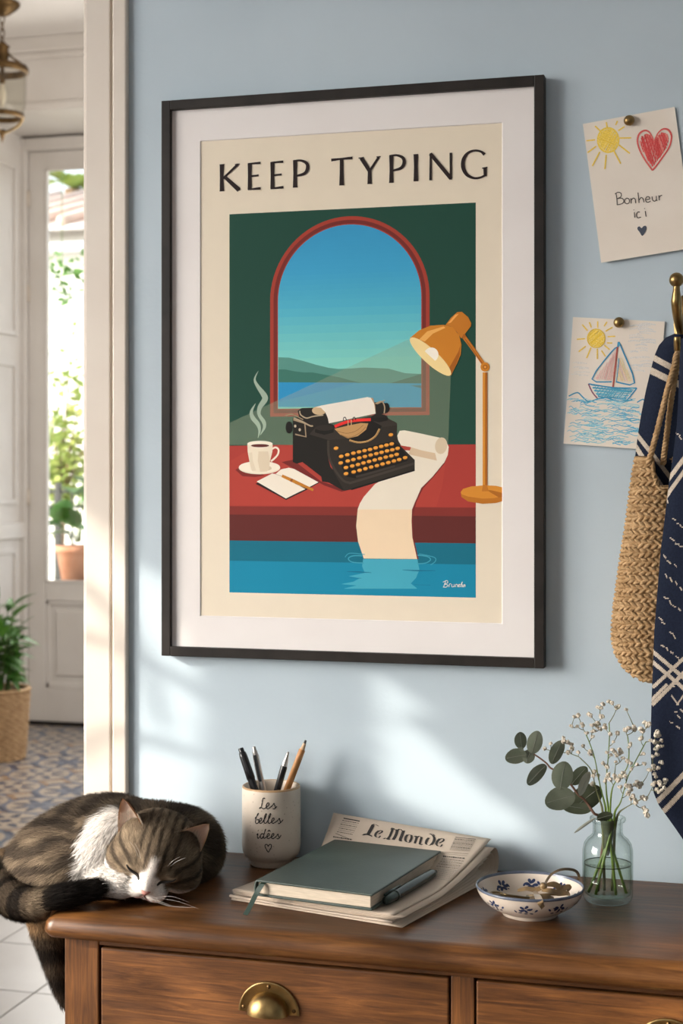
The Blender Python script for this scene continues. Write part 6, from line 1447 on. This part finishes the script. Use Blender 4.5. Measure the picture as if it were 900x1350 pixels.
def surface_nets(lo,hi,h):
    n=[int((hi[i]-lo[i])/h)+1 for i in range(3)]
    ax=[lo[i]+h*np.arange(n[i]) for i in range(3)]
    D=np.empty(n,dtype=np.float32)
    for i in range(0,n[0],24):
        g=np.stack(np.meshgrid(ax[0][i:i+24],ax[1],ax[2],indexing='ij'),-1); D[i:i+24]=sdf(g)
    s=D<0; c=[s[a:n[0]-1+a,b:n[1]-1+b,e:n[2]-1+e] for a in (0,1) for b in (0,1) for e in (0,1)]
    cnt=sum(q.astype(np.int8) for q in c); mixed=(cnt>0)&(cnt<8); idx=-np.ones(mixed.shape,dtype=np.int64); cells=np.argwhere(mixed); idx[tuple(cells.T)]=np.arange(len(cells))
    acc=np.zeros((len(cells),3)); k=np.zeros(len(cells))
    cor=[(a,b,e) for a in (0,1) for b in (0,1) for e in (0,1)]
    val={q:D[cells[:,0]+q[0],cells[:,1]+q[1],cells[:,2]+q[2]] for q in cor}
    for p in cor:
        for a in range(3):
            if p[a]==0:
                q=list(p); q[a]=1; q=tuple(q); d0,d1=val[p],val[q]; x=(d0<0)!=(d1<0); t=np.where(x,d0/np.where(d0==d1,1,d0-d1),0)
                pos=np.array(p,dtype=float)[None,:].repeat(len(cells),0); pos[:,a]+=t; acc+=pos*x[:,None]; k+=x
    V=(acc/k[:,None]+cells)*h+np.array(lo)
    F=[]
    for a in range(3):
        b,e=[(1,2),(2,0),(0,1)][a]
        sl0=[slice(None)]*3; sl1=[slice(None)]*3; sl0[a]=slice(0,n[a]-1); sl1[a]=slice(1,n[a]); s0,s1=s[tuple(sl0)],s[tuple(sl1)]
        ed=np.argwhere(s0!=s1); ok=(ed[:,b]>0)&(ed[:,e]>0)&(ed[:,b]<n[b]-1)&(ed[:,e]<n[e]-1); ed=ed[ok]
        fl=s0[tuple(ed.T)]
        def I(db,de):
            q=ed.copy(); q[:,b]-=db; q[:,e]-=de; return idx[tuple(q.T)]
        f=np.stack([I(1,1),I(0,1),I(0,0),I(1,0)],-1); f[~fl]=f[~fl][:,::-1]; F.append(f)
    return V,np.concatenate(F)
CV,CF=surface_nets((-0.935,-0.335,0.735),(-0.595,-0.010,1.005),0.0021)
Cn=np.zeros_like(CV); e1=1e-4
for a in range(3):
    dv=np.zeros(3); dv[a]=e1; Cn[:,a]=sdf(CV+dv)-sdf(CV-dv)
Cn/=np.maximum(np.linalg.norm(Cn,axis=1),1e-9)[:,None]
# ---- coat colours, by place on the body
def nz(p,s): return mnoise.noise(Vector((p[0]*s,p[1]*s,p[2]*s)))
cWH=np.array(lin((238,230,222))); cDK=np.array(lin((46,39,33))); cMD=np.array(lin((100,86,71))); cLT=np.array(lin((152,133,110))); cTN=np.array(lin((176,142,104))); cBK=np.array(lin((30,26,23)))
mixc=lambda a,b,t: a+(b-a)*min(1,max(0,t))
sst=lambda a,b,x: (lambda t: t*t*(3-2*t))(min(1,max(0,(x-a)/(b-a))))
tl=np.concatenate([[0],np.cumsum([np.linalg.norm(TAIL[i+1]-TAIL[i]) for i in range(len(TAIL)-1)])])
tp=np.array(TAIL)
def classify(P):
    """part with the nearest surface: 0 body, 1 chest, 2 leg, 3 paw, 4 head, 5 tail"""
    d=np.stack([np.min([ell(P,c,np.array(r)) for c,r in BODY],axis=0),np.min([ell(P,c,np.array(r)) for c,r in CHEST],axis=0)+0.001,caps(P,LEG,LR),caps(P,PAW,PR),headsdf(HL(P)),caps(P,TAIL,TR)],0)
    return np.argmin(d,0)
def coat(p,part,q):
    n1=nz(p,28); n2=nz(p,90); n3=nz(p,14)
    if part==4:
        x,y,z=q; ax_=abs(x)
        w=0.0
        blaze=0.0045+0.016*sst(0.012,-0.016,y)+0.0018*n2*2
        if y<0.026: w=max(w,sst(blaze+0.0025,blaze-0.0015,ax_)*sst(0.030,0.018,y))
        w=max(w,sst(-0.013-0.05*max(0,ax_-0.018)+0.003*n1,-0.020-0.05*max(0,ax_-0.018),y)*1.0)
        st=0.0
        if y>0.006: st=sst(0.15,0.8,math.cos((x+0.0012*n2)*2*PI/0.0098+0.9*n1)+0.9*n2)*sst(0.004,0.014,y)*sst(0.030,0.022,ax_)
        ck=math.cos((y-0.16*ax_+0.004*n1+0.010)*2*PI/0.0165); st=max(st,sst(0.15,0.8,ck+0.4*n2)*sst(0.019,0.027,ax_)*sst(0.030,0.012,y)*0.95)
        st=max(st,sst(0.0055,0.0015,abs(math.hypot(ax_-0.021,y-0.0005)-0.0125))*0.45)
        b=mixc(cMD*1.0,cLT,0.35+0.9*n1+0.55*n2); b=mixc(b,cLT*1.05,sst(0.010,0.004,math.hypot(ax_-0.016,y-0.012))*0.5)
        c=mixc(b,cDK,st*0.88); return mixc(c,cWH,w)
    if part==3: return cWH*(0.97+0.05*n2)
    if part==5:
        i=int(np.argmin(np.sum((tp-p)**2,1))); s=tl[i]/tl[-1]
        r=math.cos(s*2*PI*5.2+0.8*n1); c=mixc(cMD*0.85,cDK*0.8,sst(-0.5,0.5,r)); c=mixc(c,cBK,sst(0.72,0.80,s)); 
        c=mixc(c,cLT,sst(0.66,0.70,s)*sst(0.775,0.735,s)*0.55); return mixc(c,cTN,0.5*sst(0.30,0.05,s)*sst(-.2,.4,n1))
    if part==2:
        t=(LEG[0][2]-p[2])/(LEG[0][2]-LEG[-1][2]); r=math.cos(t*2*PI*3.6+1.2+0.9*n1); c=mixc(cMD*0.62,cDK*0.75,sst(-0.7,0.3,r)); c=mixc(c,cTN,sst(0.36,0.22,t)*sst(0.10,0.22,t)*0.9); return mixc(c,cDK,sst(0.6,1.0,t)*0.6)
    # trunk: broken mackerel bands over a brown ground, darker along the spine
    px_=(p[0]-hC[0]); ang=math.atan2(p[1]-(-0.165),p[0]-(-0.735))
    band=math.cos(p[0]*2*PI/0.040+p[2]*46+3.6*n3+2.0*n1)
    if p[1]<-0.205 and p[0]<-0.70: band=math.cos(p[2]*2*PI/0.0165-p[0]*70+2.8*n3+2.2*n1)
    n4=nz(p,170); c=mixc(cMD*0.80,cLT*0.85,0.25+0.8*n1+0.8*n2); c=mixc(c,cDK,sst(-0.45,0.5,band+0.9*n2+0.4*n4)*0.85); c=mixc(c,cDK,sst(0.955,0.975,p[2])*0.45+0.25*n2)
    c=mixc(c,cTN,sst(0.905,0.885,p[2])*sst(-0.74,-0.80,p[0])*0.6)
    # white bib running up beside the head
    bx=p-W3(146,1112,-0.222); d=math.sqrt((bx[0]/0.0235)**2+(bx[1]/0.06)**2+(bx[2]/0.036)**2); bx=p-W3(140,1150,-0.240); d=min(d,math.sqrt((bx[0]/0.030)**2+(bx[1]/0.04)**2+(bx[2]/0.020)**2))
    return mixc(c,cWH,sst(1.14,0.94,d+0.30*n1+0.2*n2))
part=classify(CV); HQ=HL(CV)
CC=np.array([coat(CV[i],part[i],HQ[i]) for i in range(len(CV))]); CC=np.clip(CC,0.004,0.9)
cat=thing('cat','sleeping brown tabby cat with white muzzle and chest, curled up on the dresser','cat',(-0.735,-0.19,ZT))
M_coat=colmat('cat_coat',0.9,0.1)
M_earskin=colmat('ear_skin',0.8,0.2); en=M_earskin.node_tree.nodes; el=M_earskin.node_tree.links
et=en.new('ShaderNodeBsdfTranslucent'); el.new(en['Attribute'].outputs['Color'],et.inputs['Color']); em=en.new('ShaderNodeMixShader'); em.inputs[0].default_value=0.55
el.new(en['Principled BSDF'].outputs[0],em.inputs[1]); el.new(et.outputs[0],em.inputs[2]); el.new(em.outputs[0],en['Material Output'].inputs[0])
EV=[];EF=[];EC=[]
def ear(side):
    """cupped ear, two skins, joined into the body mesh"""
    base=np.array([-0.0370,0.0205,0.000]) if side<0 else np.array([0.0262,0.0195,0.003]); tip=np.array([-0.0565,0.0545,-0.010]) if side<0 else np.array([0.0475,0.0555,-0.009])
    upv=tip-base; h=np.linalg.norm(upv); upv/=h; wide=np.array([1.0,-0.42*side,0.48 if side<0 else -0.25]); wide-=upv*np.dot(wide,upv); wide/=np.linalg.norm(wide); back=np.cross(wide,upv); back=back if back[2]<0 else -back
    ns,nt=12,10; out=[]
    for sh in (0,1):
        for j in range(nt+1):
            t=j/nt
            for i in range(ns+1):
                s=-1+2*i/ns; w=(0.0215 if side<0 else 0.0240)*(1-t)**0.68*(1+0.14*math.sin(PI*t)); cup=0.0125*(1-s*s)*(1-t)**0.6
                p=base+upv*(h*t-0.009*(1-t)*abs(s)**2)+wide*(s*w)+back*(cup+(0.0012*(1-abs(s)**6)*(1-t**4) if sh else 0)); out.append(p)
    n0=len(CV)+len(EV); k=(ns+1)*(nt+1)
    for i_,p in enumerate(out):
        EV.append(HW(*p)); sh=i_//k; j=(i_%k)//(ns+1); i=(i_%k)%(ns+1); s=abs(-1+2*i/ns)
        if sh==0: c=mixc(np.array(lin((250,224,208))),np.array(lin((170,140,112))),s**3); c=mixc(c,np.array(lin((250,232,218))),(1-j/nt)*0.4)
        else: c=np.array(lin((150,118,94)))
        if s>0.93 or j==nt: c=np.array(lin((188,150,112)))
        EC.append(c)
    for sh in (0,1):
        for j in range(nt):
            for i in range(ns):
                a=n0+sh*k+j*(ns+1)+i; f=[a,a+1,a+ns+2,a+ns+1]; EF.append(f if (sh==0)==(side>0) else f[::-1])
    return base,upv,wide,back,h
ears=[ear(-1),ear(1)]
allV=np.concatenate([CV,np.array(EV)]); allC=np.concatenate([CC,np.array(EC)]); allF=np.concatenate([CF,np.array(EF)])
me=bpy.data.meshes.new('body'); me.from_pydata(allV.tolist(),[],allF.tolist()); me.materials.append(M_coat); me.materials.append(M_earskin)
me.polygons.foreach_set('use_smooth',[True]*len(me.polygons)); me.polygons.foreach_set('material_index',np.array([0]*len(CF)+[1]*len(EF),dtype=np.int32))
ca=me.color_attributes.new('Col','FLOAT_COLOR','POINT'); ca.data.foreach_set('color',np.concatenate([allC,np.ones((len(allC),1))],1).astype(np.float32).ravel()); me.update()
o=bpy.data.objects.new('body',me); COL.objects.link(o); o.parent=cat; o.matrix_parent_inverse=world_of(cat).inverted()
# ---- fur: short tapered blades lying along the coat, denser and shorter on the face
T1=CF[:,[0,1,2]]; T2=CF[:,[0,2,3]]; TT=np.concatenate([T1,T2]); ar=0.5*np.linalg.norm(np.cross(CV[TT[:,1]]-CV[TT[:,0]],CV[TT[:,2]]-CV[TT[:,0]]),axis=1)
pc_=part[TT[:,0]]; wgt=ar*np.where(pc_==4,3.2,np.where(pc_==5,1.5,1.0)); zc=CV[TT[:,0],2]; nn_=Cn[TT[:,0]]
wgt=wgt*np.where((nn_[:,2]<-0.75)&(CV[TT[:,0],0]>DXL),0.02,1.0)*np.where(nn_@np.array([0.35,-0.9,0.25])<-0.55,0.25,1.0)
NS=150000
pick=rng.choice(len(TT),NS,p=wgt/wgt.sum()); r1,r2=rng.random(NS),rng.random(NS); fl_=r1+r2>1; r1[fl_]=1-r1[fl_]; r2[fl_]=1-r2[fl_]
tri=TT[pick]; bar=np.stack([1-r1-r2,r1,r2],1)[:,:,None]
RP=(CV[tri]*bar).sum(1); RN=(Cn[tri]*bar).sum(1); RN/=np.linalg.norm(RN,axis=1)[:,None]; RCc=(CC[tri]*bar).sum(1); RPt=part[tri[:,0]]; RQ=HL(RP)
flow=np.zeros((NS,3)); ctr=hC-hf*0.02; flow[:]=RP-ctr; flow/=np.linalg.norm(flow,axis=1)[:,None]; flow[:,2]-=0.35
hd=RPt==4; flow[hd]=(RP[hd]-(nose+hf*0.010+hu*0.002)); 
tm=RPt==5; ti=np.array([int(np.argmin(np.sum((tp-p)**2,1))) for p in RP[tm]]); tt_=tp[np.minimum(ti+1,len(tp)-1)]-tp[np.maximum(ti-1,0)]; flow[tm]=tt_
lm_=RPt==2; flow[lm_]=np.array([0.1,0,-1.0]); pm_=RPt==3; flow[pm_]=PAW[2]-PAW[0]
ch=(RPt==1); flow[ch]=np.array([-0.5,-0.3,-1.0])
flow-=RN*(flow*RN).sum(1)[:,None]; flow/=np.maximum(np.linalg.norm(flow,axis=1),1e-6)[:,None]
flow+=rng.normal(0,0.22,(NS,3)); flow-=RN*(flow*RN).sum(1)[:,None]; flow/=np.maximum(np.linalg.norm(flow,axis=1),1e-6)[:,None]
Ln=np.where(hd,0.0055,np.where(RPt==5,0.0115,np.where(RPt==2,0.0105,np.where(RPt==3,0.006,np.where(ch,0.0150,0.0165)))))*rng.uniform(0.65,1.3,NS)
fr_=np.clip((RQ[:,2]-0.018)/0.03,0,1); Ln=np.where(hd,Ln*(1.25-0.72*fr_),Ln)
lift=np.where(hd,0.34,0.52)*rng.uniform(0.4,1.6,NS)
d0=flow+RN*lift[:,None]; d0/=np.linalg.norm(d0,axis=1)[:,None]; d1=flow+RN*(lift*0.25)[:,None]-np.array([0,0,0.10]); d1/=np.linalg.norm(d1,axis=1)[:,None]
sd_=np.cross(d0,RN); sd_/=np.maximum(np.linalg.norm(sd_,axis=1),1e-6)[:,None]
wd=np.where(hd,0.00030,0.00046)*rng.uniform(0.7,1.3,NS)
p0=RP-RN*0.0006; p1=p0+d0*(Ln*0.5)[:,None]; p2=p1+d1*(Ln*0.5)[:,None]
inb=(p2[:,0]>DXL-0.002)&(p2[:,1]>DFY)&(p2[:,2]<ZT+0.0006); p2[inb,2]=ZT+0.0006; inb=(p1[:,0]>DXL-0.002)&(p1[:,1]>DFY)&(p1[:,2]<ZT+0.0005); p1[inb,2]=ZT+0.0005
keep=np.ones(NS,bool)
xa=np.abs(RQ[:,0]); ey=np.interp(xa,[.0110,.0135,.0170,.0215,.0265,.0295],[-.0065,-.0052,-.0018,.0008,.0030,.0052]); keep&=~(hd&(xa>0.0095)&(xa<0.0305)&(RQ[:,1]-ey>-0.0022)&(RQ[:,1]-ey<0.0050)&(RQ[:,2]>0.015)); keep&=~(hd&(xa<0.0060)&(np.abs(RQ[:,1]+0.0125)<0.0052)&(RQ[:,2]>0.040))   # bare nose leather
V5=np.stack([p0-sd_*wd[:,None]/2,p0+sd_*wd[:,None]/2,p1+sd_*wd[:,None]*0.42,p1-sd_*wd[:,None]*0.42,p2],1)[keep]
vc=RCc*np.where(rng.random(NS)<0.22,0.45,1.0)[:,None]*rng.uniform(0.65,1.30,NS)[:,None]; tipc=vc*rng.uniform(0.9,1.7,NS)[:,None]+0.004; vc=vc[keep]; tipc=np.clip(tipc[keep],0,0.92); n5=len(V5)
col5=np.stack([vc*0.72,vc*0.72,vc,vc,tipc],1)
b5=(np.arange(n5)*5)[:,None]; quads=b5+np.array([[0,1,2,3]]); tris=b5+np.array([[3,2,4]])
def bigmesh(name,V,quads,tris,cols,m_,parent,nrm=None):
    me=bpy.data.meshes.new(name); V=V.reshape(-1,3); me.vertices.add(len(V)); me.vertices.foreach_set('co',V.astype(np.float32).ravel())
    loops=np.concatenate([quads.ravel(),tris.ravel()]); me.loops.add(len(loops)); me.loops.foreach_set('vertex_index',loops.astype(np.int32))
    nq,nt=len(quads),len(tris); ls=np.concatenate([np.arange(nq)*4,nq*4+np.arange(nt)*3]); me.polygons.add(nq+nt); me.polygons.foreach_set('loop_start',ls.astype(np.int32))
    me.update(calc_edges=True); me.materials.append(m_); me.polygons.foreach_set('use_smooth',np.ones(nq+nt,dtype=bool))
    ca=me.color_attributes.new('Col','FLOAT_COLOR','POINT'); C_=cols.reshape(-1,3); ca.data.foreach_set('color',np.concatenate([C_,np.ones((len(C_),1))],1).astype(np.float32).ravel())
    if nrm is not None: me.normals_split_custom_set_from_vertices(nrm.reshape(-1,3).tolist())
    o=bpy.data.objects.new(name,me); COL.objects.link(o); o.parent=parent; o.matrix_parent_inverse=world_of(parent).inverted(); return o
RNk=RN[keep]; nr5=np.repeat((RNk+d0[keep]*0.35+rng.normal(0,0.22,RNk.shape))[:,None,:],5,1); nr5/=np.linalg.norm(nr5,axis=2)[:,:,None]
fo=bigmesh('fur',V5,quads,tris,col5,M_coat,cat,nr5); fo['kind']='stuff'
# ---- face: closed lids, nose, mouth, whiskers, ear tufts
def onhead(x,y,off=0.0):
    z=0.075
    for _ in range(60):
        d=float(headsdf(np.array([[x,y,z]]))[0]); z-=max(d*0.8,0.00005)
        if d<0.0002: break
    return Vector(HW(x,y,z+off))
M_lid=mat('dark_eyelid',(0.012,0.009,0.008),0.45); M_nose=mat('pink_nose',(0.55,0.24,0.20),0.5,c2=(0.62,0.30,0.25),scale=300); M_mouth=mat('mouth_line',(0.16,0.07,0.06),0.7); M_wh=mat('white_hair',(0.85,0.82,0.78),0.5)
for s in (-1,1):
    m=MB(); q=spline([onhead(s*x,y,0.0012) for x,y in ((0.0110,-0.0065),(0.0135,-0.0052),(0.0170,-0.0018),(0.0215,0.0008),(0.0265,0.0030),(0.0295,0.0052))],5)
    m.tube(q,list(np.interp(np.linspace(0,1,len(q)),[0,.2,.6,1],[.0010,.0018,.0015,.0005])),6); m.build('closed_eye',M_lid,cat)
m=MB(); vs=[]; ro_=[(-0.0066,-0.0098),(-0.0040,-0.0086),(0,-0.0090),(0.0040,-0.0086),(0.0066,-0.0098),(0.0050,-0.0128),(0.0018,-0.0158),(0,-0.0166),(-0.0018,-0.0158),(-0.0050,-0.0128)]
vs=[onhead(x,y,0.0004) for x,y in ro_]+[onhead(x*0.6,-0.0122+(y+0.0122)*0.6,0.0022) for x,y in ro_]+[onhead(0,-0.0118,0.0030)]; n=len(ro_)
fs=[(i,(i+1)%n,n+(i+1)%n,n+i) for i in range(n)]+[(n+i,n+(i+1)%n,2*n) for i in range(n)]; m.add(vs,fs,0,True); m.build('nose',M_nose,cat)
m=MB(); 
for s in (-1,1): q=spline([onhead(0,-0.0165,0.0010),onhead(0,-0.0205,0.0012),onhead(s*0.004,-0.0250,0.0012),onhead(s*0.0095,-0.0265,0.0010)],4); m.tube(q,0.0005,5)
m.build('mouth',M_mouth,cat)
rw=random.Random(4)
for s in (-1,1):
    for k in range(5):
        a=onhead(s*(0.012+0.0016*(k%3)),-0.018-0.0028*(k//2),0); an=[0.42,0.16,-0.08,-0.30,-0.18,0.28][k]; L=rw.uniform(0.036,0.052)
        dirv=Vector(hr*s*math.cos(an)+hu*math.sin(an)+hf*0.10); q=[a,a+dirv*L*0.5+Vector((0,0,0.002)),a+dirv*L-Vector((0,0,0.004))]; q=[Vector((v.x,v.y,max(v.z,ZT+0.0015))) for v in q]
        m=MB(); m.tube(spline(q,5),list(np.linspace(0.00017,0.00006,11)),4); m.build('whisker',M_wh,cat)
    for k in range(2):
        a=onhead(s*(0.016+0.003*k),0.017,0); dirv=Vector(hr*s*(0.30+0.15*k)+hu*0.95+hf*0.20).normalized(); m=MB(); m.tube(spline([a,a+dirv*0.014,a+dirv*0.026+Vector(hr)*s*0.003],4),list(np.linspace(0.00014,0.00006,9)),4); m.build('whisker',M_wh,cat)
# fur on and inside the ears
EVs=[];ECs=[];ENs=[]
for base,upv,wide,back,h in ears:
    for k in range(1500):
        side=float(np.sign(base[0])); inner=k<420; s=rng.uniform(-1,1); t=rng.uniform(0,0.93 if not inner else 0.5); w=(0.0215 if side<0 else 0.0240)*(1-t)**0.68*(1+0.14*math.sin(PI*t)); cup=0.0125*(1-s*s)*(1-t)**0.6
        p=base+upv*(h*t-0.009*(1-t)*abs(s)**2)+wide*(s*w)+back*(cup+(0.0013 if not inner else -0.0002))
        nl=(back*1.0+wide*s*0.8); nl/=np.linalg.norm(nl); nl=nl if not inner else -nl
        if inner:
            d=upv*0.75-wide*s*0.5*0+np.array([0,0,0.35])-wide*np.sign(base[0])*0.35; L=rng.uniform(.006,.013); c=np.array(lin((215,196,176)))*rng.uniform(.8,1.1)
        else:
            d=upv*1.0+nl*0.18+wide*rng.normal(0,.2); L=rng.uniform(.003,.0055); c=mixc(cDK,cMD,rng.random()*0.6)
        d/=np.linalg.norm(d); sv=np.cross(d,nl); sv/=np.linalg.norm(sv); wv=0.00028
        pts=[p-sv*wv/2,p+sv*wv/2,p+d*L*.5+sv*wv*.4,p+d*L*.5-sv*wv*.4,p+d*L]; EVs.append([HW(*q) for q in pts]); ECs.append([c*0.8,c*0.8,c,c,np.clip(c*1.2,0,.9)]); nw=hr*nl[0]+hu*nl[1]+hf*nl[2]; ENs.append([nw]*5)
EVs=np.array(EVs); b5=(np.arange(len(EVs))*5)[:,None]
eo=bigmesh('ear_fur',EVs,b5+np.array([[0,1,2,3]]),b5+np.array([[3,2,4]]),np.array(ECs),M_coat,cat,np.array(ENs)); eo['kind']='stuff'
